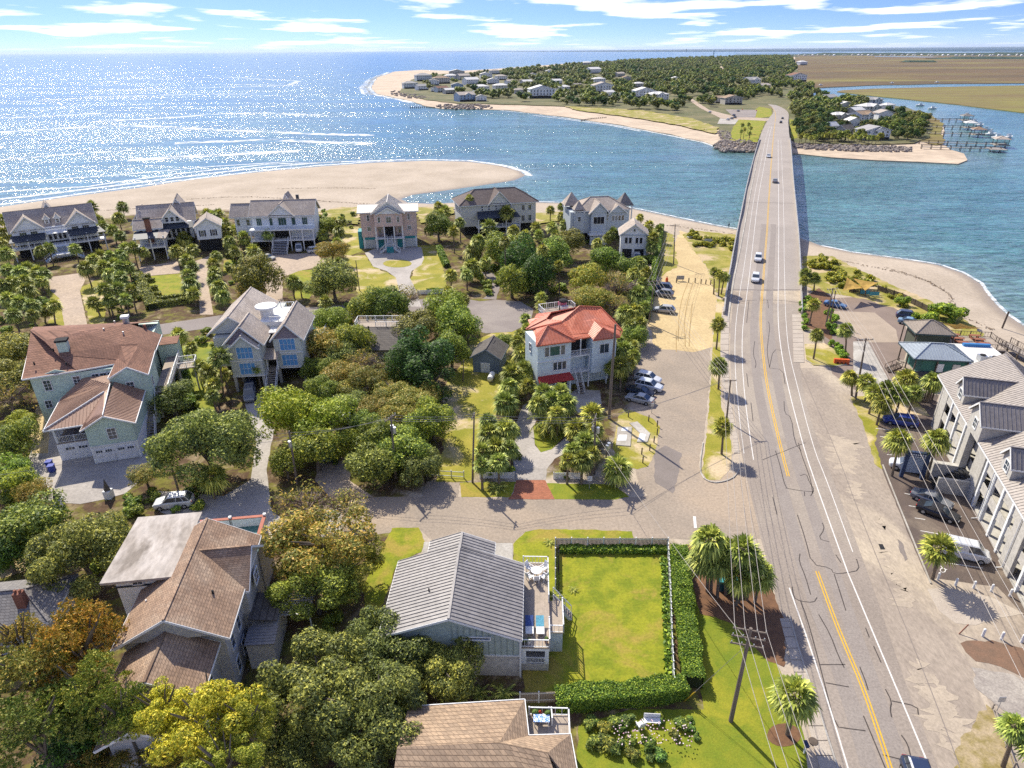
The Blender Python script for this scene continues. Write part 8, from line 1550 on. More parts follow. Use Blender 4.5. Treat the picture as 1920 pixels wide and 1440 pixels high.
# --- utility poles
POLES = {}
def pole(key, bx, by, tx, ty, label, arms=1, tr=0, r=.17, armdeg=None, armlen=2.4, h=None):
    b = P(bx, by); 
    if h is None:
        lo, hi = 1, 30
        for _ in range(40):
            m = (lo + hi) / 2; q = P(tx, ty, m)
            if (Vector((q.x, q.y, 0)) - Vector((b.x, b.y, 0))).y > 0: lo = m
            else: hi = m
        h = lo
    top = P(tx, ty, h); t = thing('utility_pole', label, 'pole', tuple(b)); d = Vector((top.x - b.x, top.y - b.y, h))
    if Vector((d.x, d.y, 0)).length > .12 * h: e = Vector((d.x, d.y, 0)).normalized() * .12 * h; d = Vector((e.x, e.y, h))
    MB().tube([(0, 0, 0), d * .5, d], [r, r * .85, r * .65], 9).build('pole_shaft', POLEW, t)
    ang = R(armdeg if armdeg is not None else 0); u = Vector((math.cos(ang), math.sin(ang), 0)); att = []
    for k in range(arms):
        c = d * (1 - .035 - .075 * k) ; c = Vector(c); a, b_ = c - u * armlen / 2, c + u * armlen / 2
        cm = MB().beam(a + Vector((-u.y, u.x, 0)) * .14, b_ + Vector((-u.y, u.x, 0)) * .14, .1, .12).build('crossarm', POLEW, t)
        for q in (-.46, -.16, .2, .46):
            p = c + u * armlen * q + Vector((-u.y, u.x, 0)) * .14; MB().cyl(0, 0, .06, .26, .05, 6).build('insulator', METAL, cm, (p.x, p.y, p.z))
            if k == 0: att.append(b + p + Vector((0, 0, .26)))
    if not arms: att = [b + d * .97]
    for k in range(tr):
        c = d * .80; MB().tube([(c.x + .38 * math.cos(ang + k * 2.1 - 1.5), c.y + .38 * math.sin(ang + k * 2.1 - 1.5), c.z - .5), (c.x + .38 * math.cos(ang + k * 2.1 - 1.5), c.y + .38 * math.sin(ang + k * 2.1 - 1.5), c.z + .35)], .24, 10).build('transformer', METAL, t)
    POLES[key] = (att, b, d); return t
pole('p1', 1370, 1352, 1408, 1178, 'leaning pole with stacked crossarms on the corner lawn', 3, 0, .2, -14, 2.6); pole('p2', 886, 905, 889, 777, 'pole behind the left picket fence', 1, 0, .15, 80, 1.6); pole('p3', 1114, 889, 1116, 783, 'pole with hanging transformers behind the right picket fence', 2, 2, .18, 70, 2.6)
pole('p3b', 1136, 880, 1138, 825, 'short pole with a transformer bank beside the palms', 0, 2, .14); pole('p4', 1142, 785, 1154, 608, 'very tall bare pole between the coral roofed house and the parked cars', 0, 0, .24); pole('p5', 742, 897, 733, 780, 'pole with a white transformer at the thicket lane', 1, 2, .16, 60, 2.2); pole('p6', 557, 907, 542, 808, 'pole with a transformer beside the shaded drive', 0, 1, .16)
pole('p7', 335, 922, 306, 820, 'grey pole in front of the round live oak', 0, 0, .15); pole('p8', 1263, 495, 1266, 420, 'pole with one crossarm at the top of the sand track', 1, 0, .16, 10, 2.6); pole('p9', 1216, 607, 1227, 525, 'pole beside the cars on the sand track', 2, 0, .16, 10, 2.6); pole('p10', 674, 545, 667, 488, 'bare dark pole at the edge of the scrub lawn', 0, 0, .13)
pole('p11', 1604, 747, 1624, 634, 'pole with a crossarm at the restaurant drive', 1, 0, .18, 8, 2.8); pole('p12', 1548, 612, 1562, 540, 'left of the twin poles at the bridge end', 1, 0, .18, 10, 2.4); pole('p12b', 1555, 606, 1567, 545, 'right of the twin poles at the bridge end', 0, 0, .16); pole('p14', 1362, 790, 1370, 712, 'pole with a short crossarm on the narrow verge', 1, 0, .15, 5, 2.0); pole('p15', 868, 716, 869, 675, 'short dark pole in the vacant lot', 0, 0, .12)
pole('p16', 1700, 760, 1702, 745, 'thin hidden pole behind the palms', 0, 0, .1) if False else None
WIRE = mat('pale_wire', (.42, .38, .34), None, 1, .6)
def wire(a, b, label, sag=.5, r=.022, m=None):
    a, b = Vector(a), Vector(b); pts = []
    for i in range(13):
        t = i / 12; p = a.lerp(b, t); p.z -= 4 * sag * t * (1 - t); pts.append(p - a)
    o = MB().tube(pts, r, 4, False).build('overhead_wire', m or WIRE, None, tuple(a)); tag(o, label, 'wire', 'overhead wires'); return o
def strand(k1, k2, n, label, sag=.6):
    A, B = POLES[k1][0], POLES[k2][0]
    for i in range(n): wire(A[min(i, len(A) - 1)] - (Vector((0, 0, .0 if len(A) > 1 else .5 * i))), B[min(i, len(B) - 1)] - Vector((0, 0, 0 if len(B) > 1 else .5 * i)), label, sag)
strand('p1', 'p14', 4, 'long wire from the leaning pole to the verge pole', .8); strand('p14', 'p9', 4, 'wire from the verge pole to the pole by the parked cars', .8); strand('p9', 'p8', 4, 'wire along the sand track', .6)
strand('p11', 'p12', 4, 'wire between the bridge end poles and the restaurant drive pole', .5); strand('p5', 'p2', 3, 'wire over the vacant lot', .4); strand('p2', 'p3', 3, 'wire between the picket fence poles', .4); strand('p6', 'p5', 2, 'wire over the thicket drive', .4); strand('p7', 'p6', 3, 'wire in front of the round live oak', .4)
strand('p3', 'p14', 2, 'wire crossing the parking lane', .5)
wire(POLES['p3'][1] + POLES['p3'][2] * .75, POLES['p1'][1] + POLES['p1'][2] * .86, 'service wire crossing the lane to the leaning pole', .6)
wire(POLES['p7'][1] + POLES['p7'][2] * .9, P(-60, 900, 7), 'wire leaving at the left edge over the forecourt', .3)
att = POLES['p11'][0]; e = P(1862, 1160, 7.6); dvec = (e - att[1]) * 1.9
for i, q in enumerate(att): wire(q, q + Vector((dvec.x, dvec.y, 0)) + Vector((.9 * (i - 1.5), .2 * i, 0)), 'long wire sweeping over the hotel parking lot', 1.0, .026)
att = POLES['p1'][0]; e = P(1490, 1430, 9.3); dvec = (e - att[2]) * 2.2
for i, q in enumerate(att): wire(q, q + Vector((dvec.x, dvec.y, 0)), 'wire from the leaning pole leaving at the bottom edge', .6, .022)
YG = mat('yellow_guy_guard', (.62, .40, .03), None, 1, .6)
for i in range(2):
    a = P(1283 + i * 3, 1315 - i * 2); b = POLES['p1'][1] + POLES['p1'][2] * .84; d = (b - a); o = MB().tube([(0, 0, 0), d * .17], .05, 5).build('guy_guard', YG, None, tuple(a)); tag(o, 'yellow guard on the %s guy wire beside the hedge' % ('upper', 'lower')[i], 'guy guard'); wire(a + d * .17, b, 'guy wire of the leaning pole', 0.02, .015)

# --- small things
def bollard(x, y, label, m=WHITE, h=1.0, r=.13, group='white bollards'):
    t = thing('bollard', label, 'bollard', tuple(P(x, y)), 0, group); MB().cyl(0, 0, 0, h - .08, r, 10).build('post', m, t); MB().cyl(0, 0, h - .08, h, r, 10, r * .6).build('cap', m, t)
for i, (x, y) in enumerate([(1758, 1087), (1791, 1098), (1825, 1103), (1858, 1109), (1893, 1118)]): bollard(x, y, 'white bollard %s in the row below the hotel parking' % ('leftmost', 'second from the left', 'in the middle', 'fourth from the left', 'rightmost')[i])
for i, (x, y) in enumerate([(1842, 1193), (1877, 1199), (1915, 1204)]): bollard(x, y, 'white bollard %s in the lower row by the brown gravel' % ('leftmost', 'in the middle', 'rightmost')[i])
t = thing('rusty_post', 'thin rusty post leaning at the sand lot edge', 'post', tuple(P(1798, 1189))); MB().tube([(0, 0, 0), (.75, .2, 1.1)], .06, 6).build('post', BRICK, t)
for i, (x, y) in enumerate([(1303, 530), (1314, 532), (1323, 533), (1332, 534), (1291, 530), (1268, 530), (1250, 527)]):
    o = MB().cyl(0, 0, 0, 1.2, .13, 8).build('wooden_post', DWOOD, None, tuple(P(x, y))); tag(o, 'short wooden post closing the sand track', 'post', 'posts across the sand track')
def sign(x, y, w, h_, zb, label, face, rz=0, post=DWOOD, text=None, tcol=None, back=None):
    t = thing('sign', label, 'sign', tuple(P(x, y)), rz); b_ = MB().box(-w / 2, -.03, zb, w / 2, .03, zb + h_).build('sign_board', face, t); 
    for q in ((-w * .35, w * .35) if w > .9 else (0,)): MB().box(q - .04, .03, 0, q + .04, .11, zb + h_).build('post', post, t)
    if text:
        for k, (s_, sz, zz_) in enumerate(text):
            c = bpy.data.curves.new('lettering', 'FONT'); c.body = s_; c.size = sz; c.align_x = 'CENTER'; c.extrude = .006; tmp = bpy.data.objects.new('tmp', c); COL.objects.link(tmp); bpy.context.view_layer.update()
            me = bpy.data.meshes.new_from_object(tmp); bpy.data.objects.remove(tmp); me.materials.clear(); me.materials.append(tcol); o = link('lettering', me, t); o.location = (0, -.045, zb + zz_); o.rotation_euler = (R(90), 0, 0)
    return t
INK = mat('black_ink', (.03, .03, .03), None, 1, .7); WINK = mat('white_ink', (.75, .78, .8), None, 1, .7)
sign(1105, 918, .6, .7, 1.4, 'small white traffic sign on the verge right of the brick apron', WHITE, 0, METAL, [('NO', .22, .4), ('PARKING', .12, .2)], INK)
sign(1275, 527, 1.9, 1.0, .4, 'grey notice board beside the sand track gate', mat('grey_notice', (.5, .5, .48), (.2, .2, .2), 5, .8)); sign(1327, 458, 2.4, 1.3, .3, 'white information board on the grassy bridge bank', mat('info_board', (.6, .6, .6), (.3, .32, .35), 4, .8))
sign(1222, 775, .5, .6, 1.2, 'green backed small sign at the grass plot', METAL, R(10), METAL)
# blue slatted sign at the hotel: two palm-flanked pillars, header and slats
p = P(1708, 896); t = thing('slatted_sign', 'tall dark blue hotel sign with rows of pale slats between two pillars', 'sign', tuple(p), R(-14))
SB = mat('sign_blue', (.045, .07, .14), None, 1, .6); SLT = mat('slat_pale_blue', (.36, .43, .52), None, 1, .6)
for x in (-1.25, 1.25): MB().box(x - .22, -.2, 0, x + .22, .2, 4.0).build('pillar', SB, t)
hd = MB().box(-1.35, -.24, 3.3, 1.35, .24, 4.1).build('header', SB, t)
me = MB().box(-1.0, -.08, 0, 1.0, .08, .19).mesh('slat', SLT)
for k in range(10): link('slat', me, t, (0, 0, .9 + k * .235))
for q, (sz, z) in enumerate(((.30, 3.72), (.28, 3.40))):
    for k in range(7): MB().box(-.95 + k * .28, -.26, z - .05, -.95 + k * .28 + .17, -.24, z + .14).build('letter', WINK, hd)
# orange barrier, bench, garden chairs, meter
p = P(1577, 682); t = thing('orange_barrier', 'orange plastic barrier at the corner of the grass island', 'barrier', tuple(p), R(-10)); ORG = mat('orange_plastic', (.75, .13, .03), None, 1, .6); MB().ext([(-1.3, -.3, 0), (1.3, -.3, 0), (1.3, -.12, .9), (-1.3, -.12, .9)], (0, .5, 0)).build('barrier_body', ORG, t); [MB().box(x - .15, -.34, .2, x + .15, -.3, .4).build('slot', DARK, t) for x in (-.7, .0, .7)]
for i, (x, y) in enumerate([(1250, 528), (1418, 208), (1392, 206)]): tag(MB().box(-.3, -.2, 0, .3, .2, .8).ball((0, 0, .9), .25, 8, 4).build('orange_marker', ORG, None, tuple(P(x, y))), ('orange marker beside the sand track gate', 'small orange marker in the far lot, right one', 'small orange marker in the far lot, left one')[i], 'marker')
WH2 = mat('white_plastic', (.80, .80, .80), None, 1, .5)
def chair(p, rz, label, group, m=WH2, s=1.0):
    t = thing('garden_chair', label, 'chair', tuple(p), rz, group); t.scale = (s, s, s); MB().box(-.28, -.28, .4, .28, .28, .46).build('seat', m, t); mb = MB(); mb.beam((0, .28, .46), (0, .45, 1.15), .52, .05); mb.build('backrest', m, t)
    for sx_ in (-.24, .24):
        for sy in (-.24, .24): MB().box(sx_ - .03, sy - .03, 0, sx_ + .03, sy + .03, .4).build('leg', m, t)
        MB().box(sx_ - .04 + math.copysign(.06, sx_), -.28, .64, sx_ + .04 + math.copysign(.06, sx_), .34, .68).build('armrest', m, t)
    return t
mt = HB1.matrix_basis
t = thing('round_table', 'round white garden table at the far end of the long deck', 'table', tuple(mt @ Vector((1.4, 10.6, 3.14)))); MB().cyl(0, 0, .70, .74, .6, 16).build('table_top', WH2, t); MB().cyl(0, 0, 0, .7, .05, 8).build('leg', WH2, t)
for i, a in enumerate((40, 140, 220, 320, 270)): chair(mt @ Vector((1.4 + .95 * math.cos(R(a)), 10.6 + .95 * math.sin(R(a)), 3.14)), R(a - 90), 'white garden chair at the round deck table, %s' % ('far right', 'far left', 'near left', 'near right', 'nearest the camera')[i], 'white deck chairs')
for x, c, lab in ((.75, (.04, .07, .20), 'navy striped lounger at the near end of the long deck'), (1.75, (.12, .34, .42), 'turquoise striped lounger at the near end of the long deck')):
    t = thing('deck_lounger', lab, 'lounger', tuple(mt @ Vector((x, 3.1, 3.14)))); MB().box(-.38, -.6, .3, .38, .3, .38).build('seat', WH2, t); mb = MB(); mb.beam((0, .3, .38), (0, 1.2, .85), .76, .05); mb.build('backrest', mat('cloth_%d' % int(x * 100), c, tuple(q * 1.8 for q in c), 9, .8), t); [MB().box(sx_ - .03, sy - .03, 0, sx_ + .03, sy + .03, .3).build('leg', WH2, t) for sx_ in (-.34, .34) for sy in (-.55, .25)]
for i, (x, y) in enumerate([(.3, 1.6), (.7, 1.7), (2.3, 1.8)]):
    t = thing('flower_pot', ('dark pot at the deck corner', 'white pot beside the dark pot on the deck corner', 'planted pot at the right deck corner')[i], 'pot', tuple(mt @ Vector((x, y, 3.14)))); MB().cyl(0, 0, 0, .38, .13, 10, .2).build('pot', (DARK, WH2, BRICK)[i], t); MB().ball((0, 0, .5), .2, 8, 5, .3, 1, rnd).build('plant', mat('pot_leaves', (.10, .16, .03)), t)
chair(P(1200, 1365), R(200), 'light garden chair in the flower garden', 'garden seats')
t = thing('garden_bench', 'pale garden bench in the shade below the clipped hedge', 'bench', tuple(P(1222, 1357)), R(-4)); MB().box(-.7, -.25, .4, .7, .25, .46).build('seat', WH2, t); MB().box(-.7, .25, .5, .7, .3, .95).build('backrest', WH2, t); [MB().box(x - .04, -.22, 0, x + .04, .22, .4).build('leg', WH2, t) for x in (-.6, .6)]
t = thing('mailbox', 'dark kerbside mailbox at the sidewalk edge near the bottom', 'mailbox', tuple(P(1507, 1412))); MB().box(-.06, -.06, 0, .06, .06, 1.0).build('post', WHITE, t); MB().box(-.15, -.28, 1.0, .15, .28, 1.25).cyl(0, 0, 1.2, 1.3, .1, 8).build('box', SB, t)
tag(MB().cyl(0, 0, 0, .03, .38, 16).build('manhole_cover', DWOOD, None, tuple(P(1525, 1390, .08))), 'round manhole cover in the sidewalk slabs', 'manhole cover')
for i, (x, y) in enumerate([(95, 868), (99, 876)]): t = thing('wheeled_bin', 'blue wheeled bin beside the garage, %s one' % ('rear', 'front')[i], 'bin', tuple(P(x, y + 8)), .2); BB = mat('bin_blue', (.03, .06, .38), None, 1, .6); MB().ext([(-.3, -.35, .05), (.3, -.35, .05), (.36, -.42, 1.0), (-.36, -.42, 1.0)], (0, .75, 0)).build('bin_body', BB, t); MB().box(-.4, -.46, 1.0, .4, .4, 1.08).build('lid', BB, t); [MB().tube([(x_, .35, .12), (x_ + .06, .35, .12)], .12, 8).build('wheel', RUBBER, t) for x_ in (-.33, .27)]
def obelisk(x, y, lab): t = thing('gate_pillar', lab, 'pillar', tuple(P(x, y))); MB().box(-.45, -.45, 0, .45, .45, 1.2).build('base', WSID, t); mb = MB(); mb.tube([(0, 0, 1.2), (0, 0, 2.9)], [.5, .03], 4); mb.build('spire', SHC, t)
obelisk(206, 933, 'white gate pillar with a dark pointed cap right of the forecourt mouth'); obelisk(112, 950, 'white gate pillar with a dark pointed cap left of the forecourt mouth')
t = thing('trailer', 'grey box trailer under the trees beside the thicket', 'trailer', tuple(P(645, 800)), R(4)); MB().box(-1.4, -2, .6, 1.4, 2.2, 3.0).build('trailer_body', WSID, t); MB().box(-1.1, -2.05, 1.2, 1.1, -2.0, 2.2).build('window', GLASS, t); [MB().tube([(x - .1, 0, .35), (x + .1, 0, .35)], .35, 10).build('wheel', RUBBER, t) for x in (-1.3, 1.3)]
t = thing('teal_bin_shelter', 'dark teal box under the corner palms', 'cabinet', tuple(P(1364, 1105)), R(-5)); MB().box(-1, -.4, 0, 1, .5, 1.3).build('body', mat('dark_teal', (.02, .10, .12), None, 1, .6), t); MB().box(-1.05, -.45, 1.3, 1.05, .55, 1.38).build('lid', TEAL, t)
for i, (x, y) in enumerate([(545, 1150), (552, 1165)]): pass
t = thing('white_slatted_pergola', 'white slatted pergola between the two foreground houses', 'pergola', tuple(P(555, 1185)), R(5)); 
for k in range(9): MB().box(-1.6, k * .36, 2.3, 1.7, k * .36 + .2, 2.36).build('slat', WHITE, t)
posts(t, [(-1.5, .1), (1.6, .1), (-1.5, 3.0), (1.6, 3.0)], 0, 2.3, .12)
for i, (x, y, a, b) in enumerate([(1205, 835, 18, 26), (1225, 800, 0, 0)]): pass
for i, (x, y) in enumerate([(1178, 782), (1216, 790), (1232, 800), (1232, 815), (1226, 830), (1218, 845), (1203, 852), (1205, 868)]): o = MB().cyl(0, 0, 0, 1.1, .09, 8).build('plot_post', DWOOD, None, tuple(P(x, y))); tag(o, 'dark post of the ring round the concrete pads', 'post', 'posts round the grass plot')
# person on the beach, and far walkers
def person(x, y, label, shirt, z=0.0, s=1.0):
    p = P(x, y, z); p.z = z; t = thing('person', label, 'person', tuple(p)); t.scale = (s, s, s)
    V = [(0, 0, .92), (0, 0, 1.15), (0, 0, 1.42), (0, 0, 1.52), (0, 0, 1.66), (-.19, 0, 1.40), (-.24, .02, 1.12), (-.22, .06, .88), (.19, 0, 1.40), (.25, -.02, 1.12), (.22, -.08, .90), (-.1, 0, .88), (-.1, .1, .48), (-.1, .02, .06), (-.1, -.12, .03), (.1, 0, .88), (.11, -.12, .48), (.1, -.06, .06), (.1, -.2, .03)]
    E = [(0, 1), (1, 2), (2, 3), (3, 4), (2, 5), (5, 6), (6, 7), (2, 8), (8, 9), (9, 10), (0, 11), (11, 12), (12, 13), (13, 14), (0, 15), (15, 16), (16, 17), (17, 18)]
    RR = [.14, .14, .15, .06, .11, .07, .05, .035, .07, .05, .035, .10, .065, .045, .04, .10, .065, .045, .04]
    me = bpy.data.meshes.new('body'); me.from_pydata(V, E, []); me.materials.append(mat('skin_and_clothes_' + shirt[0], shirt[1], None, 1, .8)); o = link('body', me, t); md = o.modifiers.new('skin', 'SKIN'); me.skin_vertices[0].data[0].use_root = True
    for i, r_ in enumerate(RR): me.skin_vertices[0].data[i].radius = (r_, r_ * .85)
    o.modifiers.new('s', 'SUBSURF').levels = 1
    MB().ball((0, 0, 1.70), .115, 8, 6).build('head', mat('skin', (.45, .28, .2), None, 1, .6), t); MB().ball((0, .02, 1.74), .12, 8, 5, sq=.8).build('hair', DARK, t)
person(1366, 428, 'person in dark clothes standing on the beach left of the bridge', ('dark', (.04, .04, .05)), -.6); person(1320, 246, 'person in red on the far beach, left one', ('red', (.4, .05, .04)), -1); person(1324, 247, 'person in pale clothes on the far beach, right one', ('pale', (.6, .6, .58)), -1)
t = thing('rowing_boat', 'small white boat lying on the sand track side', 'boat', tuple(P(1297, 446)), R(20)); mb = MB(); mb.add([(-1.6, -.5, .5), (-1.6, .5, .5), (1.2, .55, .5), (2.0, 0, .6), (1.2, -.55, .5), (-1.4, -.25, 0), (-1.4, .25, 0), (1.0, .25, 0), (1.5, 0, .05), (1.0, -.25, 0)], [(0, 5, 6, 1), (1, 6, 7, 2), (2, 7, 8, 3), (3, 8, 9, 4), (4, 9, 5, 0), (5, 9, 8, 7, 6), (0, 1, 2, 3, 4)]); mb.build('hull', WHITE, t); MB().box(-.3, -.45, .5, 0, .45, .54).build('seat', WOOD, t)
o = MB().tube([(0, 0, 0), (.3, .1, 3.6)], .18, 8).build('beach_piling', DWOOD, None, tuple(P(1879, 615, -.8))); tag(o, 'lone dark piling standing on the right beach', 'piling')
# streetlights at lower right
tag(MB().tube([(0, 0, 0), (0, 0, 1.3)], .03, 6).box(-.3, -.02, 1.3, .3, .02, 1.9).build('diamond_sign', METAL, None, tuple(P(1868, 1335))), 'small metal sign at the end of the roadside rail', 'sign')
fence([(1860, 1330), (1900, 1440)], 'low timber roadside rail at the lower right', .6, WOOD, False, 2.2)
# ================================================================ far island, marsh, docks
FSAND = mat('far_sand', (0.56, 0.45, 0.33), (0.46, 0.36, 0.26), .02, .95, fine=6); FGR = mat('far_island_floor', (0.09, 0.10, 0.035), (0.19, 0.165, 0.08), .03, .95, fine=8)
MARSH = mat('marsh_grass', (0.17, 0.105, 0.045), (0.10, 0.072, 0.036), .012, .95, .2, fine=9, c3=(0.21, 0.18, 0.045), stretch=(.3, 1, 1)); MARSHG = mat('green_marsh_edge', (0.21, 0.19, 0.045), (0.17, 0.12, 0.05), .02, .95, fine=8, stretch=(.3, 1, 1))
sheet('far_beach', FSH[:46] + [(1500, 171), (1497, 140), (1490, 103)], -.9, FSAND, 1.5, 14, thick=1.5)
sheet('far_marsh', [(1490, 103), (1497, 140), (1500, 171), (1527, 165), (1628, 160), (1771, 157), (1920, 156), (2300, 153), (2600, 104)], -.85, MARSH, 3, 30, thick=1.5)
sheet('marsh_island', [(1569, 172), (1580, 169), (1640, 166), (1760, 163), (1920, 160), (2250, 158), (2250, 250), (1920, 211), (1870, 205), (1800, 196), (1720, 188), (1620, 178)], -.8, MARSHG, 1.5, 14, thick=1.5)
sheet('marsh_edge_grass', [(1700, 205), (1740, 212), (1770, 232), (1765, 250), (1772, 268), (1755, 272), (1715, 262), (1705, 235)], -.6, MARSHG, .8, 6)
sheet('far_island_ground', [(748, 172), (770, 150), (800, 140), (860, 137), (930, 133), (1000, 128), (1100, 120), (1210, 115), (1300, 110), (1480, 105), (1494, 130), (1500, 150), (1505, 172), (1530, 181), (1600, 186), (1645, 193), (1700, 201), (1730, 212), (1745, 232), (1740, 258), (1715, 268), (1600, 271), (1490, 268), (1482, 255), (1424, 258), (1395, 268), (1362, 262), (1345, 238), (1290, 222), (1220, 208), (1100, 200), (1000, 197), (905, 194), (860, 194), (800, 187), (770, 180)], -.2, FGR, 2, 12, thick=.9)
sheet('far_dune_grass', [(1060, 199), (1200, 206), (1300, 222), (1348, 240), (1340, 250), (1280, 236), (1200, 222), (1080, 206)], -.15, DUNE, 1.5, 6); sheet('far_green', [(1384, 224), (1436, 226), (1426, 250), (1421, 266), (1390, 268), (1368, 262), (1374, 240)], -.1, LAWN, .6, 5)
sheet('far_verge', [(1480, 223), (1494, 226), (1496, 258), (1484, 262)], -.1, LAWN, .3, 4); sheet('far_verge', [(1424, 200), (1446, 204), (1448, 218), (1420, 222), (1400, 215)], -.1, LAWN, .3, 4)
sheet('far_parking', [(1360, 205), (1420, 206), (1416, 220), (1376, 220)], -.05, CULD, .2, 5); sheet('far_lane', [(1286, 184), (1296, 184), (1330, 206), (1376, 218), (1442, 222), (1442, 227), (1384, 224), (1352, 222), (1312, 202)], -.08, DRIVE, .2, 5); sheet('far_pale_court', [(1350, 222), (1385, 224), (1378, 233), (1345, 232)], -.06, CONC)
for a, b in (((1345, 118), (1364, 143)), ((1372, 158), (1381, 172))): stripe([a, b], 9, FSAND, -.1 + 3, 'inland_street', deck=False, sm=0)['kind'] = 'structure'
# far houses
WC2 = {'w': mat('far_white_wall', (.86, .87, .87), None, .5, .6), 'g': GSID, 'c': CREAM, 'p': PINK, 's': STUC, 'b': mat('sky_blue_siding', (.36, .48, .62), None, .5, .7)}
RC2 = {'p': mat('far_taupe_roof', (.48, .42, .36), None, .4, .9), 'g': mat('far_grey_roof', (.38, .37, .36), None, .4, .9), 'w': mat('pale_far_roof', (.72, .70, .66), None, .4, .7), 't': SHT, 'b': SHR, 'd': SHC}
FH = [(771, 166, 24, 'g', 'g', 'low grey gabled house at the sandy point'), (794, 169, 19, 'w', 'g', 'white house second from the sandy point'), (818, 172, 17, 'w', 'd', 'white house above the rocks near the point'), (796, 152, 26, 'g', 'g', 'broad grey house behind the point beach'), (831, 173, 20, 'g', 'b', 'brown roofed house before the blue gabled one'), (858, 167, 20, 'b', 'g', 'blue gabled house on the point'),
      (830, 157, 26, 's', 't', 'tan roofed house in the middle of the point'), (877, 190, 30, 'b', 'p', 'three storey columned house on the seawall of the point'), (903, 190, 17, 'w', 'g', 'smaller wing beside the seawall house'), (905, 172, 24, 'w', 'w', 'white house right behind the seawall house'), (887, 159, 24, 'w', 'w', 'white roofed house deeper on the point'), (912, 147, 20, 'w', 'w', 'pale roof among the point trees'),
      (942, 170, 24, 'c', 'w', 'cream house right of the seawall house'), (959, 158, 15, 'w', 'p', 'narrow white gable on the point'), (1017, 184, 42, 'w', 'w', 'large white house in the middle of the far beach'), (975, 176, 18, 's', 'p', 'small house left of the large white one'), (1046, 158, 17, 'w', 'w', 'white roof behind the large white house'), (1132, 174, 34, 'w', 'p', 'white hipped house by the far dunes'), (1125, 156, 20, 'w', 'w', 'pale house behind the hipped house'), (1144, 181, 20, 'w', 'w', 'small white house in front of the hipped house'),
      (857, 143, 26, 's', 'w', 'long pale roof on the ocean side of the point'), (1102, 123, 16, 's', 'w', 'distant pale house near the ocean beach'), (1117, 138, 22, 'w', 'w', 'distant white house among trees'), (1210, 184, 34, 'w', 'w', 'big white flat topped house above the far dunes'), (1238, 190, 32, 'w', 'w', 'big white house with a porch beside the flat topped one'), (1165, 144, 15, 's', 'p', 'far small roof in the wood'), (1176, 153, 18, 's', 't', 'tan far roof in the wood'), (1200, 164, 18, 's', 'w', 'far pale roof behind the flat topped house'),
      (1415, 161, 28, 'w', 'g', 'white house by the creek landing'), (1497, 153, 28, 'w', 'b', 'white house at the marsh edge'), (1507, 122, 15, 'w', 'w', 'tiny white house where wood meets marsh'), (1560, 193, 27, 'b', 'g', 'blue porched house beyond the bridge'), (1586, 206, 24, 'c', 'w', 'cream house right of the blue porched one'), (1641, 199, 30, 'g', 'g', 'grey gabled house on the creek shore'), (1625, 228, 34, 'w', 't', 'hipped tan roofed house in the far palm grove'), (1602, 240, 24, 'w', 'w', 'white gable left of the big creek house'),
      (1577, 228, 28, 's', 'w', 'flat pale house in the far palm grove'), (1562, 250, 20, 'w', 'w', 'small white gabled house above the boulders'), (1644, 262, 44, 'w', 'g', 'big white gabled house above the boulders'), (1637, 214, 36, 'c', 'w', 'long pale house near the docks'), (1590, 256, 24, 's', 'd', 'low flat roofed house between the two gables'), (1375, 196, 30, 's', 't', 'broad brown roofed building beside the far parking lot'), (1352, 193, 24, 's', 't', 'left wing of the broad brown roofed building')]
FH += [(x, y, w_, 'w' if i % 3 else 's', 'wp'[i % 2], 'pale roofed house %s' % l_) for i, (x, y, w_, l_) in enumerate([(845, 176, 18, 'left of the seawall house'), (812, 160, 20, 'in the second row of the point'), (848, 150, 20, 'in the third row of the point'), (872, 150, 20, 'behind the second point row'), (925, 158, 20, 'inland of the cream house'), (942, 150, 18, 'in the trees inland of the point'), (990, 160, 18, 'in the trees behind the big white house'), (1000, 145, 14, 'high in the left wood'), (1060, 172, 22, 'right of the large white house'), (1085, 166, 14, 'between the large white house and the hipped one'), (1030, 138, 12, 'far up in the left wood'), (930, 139, 16, 'at the ocean edge of the left wood'), (1610, 218, 26, 'at the back of the far palm grove'), (1660, 224, 26, 'near the first dock'), (1668, 208, 20, 'on the creek shore beside the grey gable'), (1436, 168, 20, 'right of the creek landing house'), (1268, 152, 14, 'in the middle of the wood')])]
for i, (x, y, wpx, wc, rc, lab) in enumerate(FH):
    p = P(x, y, -.2); w = wpx * mpp(p) * 1.12; dp = w * .7; big = wpx > 27; hh_ = min(max(w * .34, 5), 10); t = house('far_house', lab + ', far shore', p.x, p.y, 20 + 14 * math.sin(i * 2.1), group='houses on the far island'); t.location.z = -.2
    block(t, -w / 2, 0, w / 2, dp, 0, hh_, WC2[wc]); block(t, -w / 2 + .3, -.06, w / 2 - .3, 0, 0, hh_ * .25, DARK, 'undercroft')
    if i % 3 == 0: hip(t, -w / 2, w / 2, 0, dp, hh_, hh_ * .35, RC2[rc], .6)
    else: gable(t, -w / 2, w / 2, 0, dp, hh_, hh_ * .4, RC2[rc], 'x' if i % 3 == 1 else 'y', .6, wallm=WC2[wc])
    if big: gable(t, -w * .18, w * .22, -1.5, dp * .5, hh_, hh_ * .3, RC2[rc], 'y', .4, wallm=WC2[wc], ends=(1, 0)); block(t, -w * .17, -1.4, w * .21, 0, hh_ * .3, hh_, WC2[wc])
    n = max(2, int(w / 3.5))
    for k in range(n):
        for z in ((.35, .7) if hh_ > 5 else (.4,)): MB().box(-.55, -.1, 0, .55, -.02, hh_ * .2).build('window', GLASS, t, (-w / 2 + (k + .5) * w / n, -1.42 if big and -w * .17 < -w / 2 + (k + .5) * w / n < w * .21 else 0, hh_ * z))
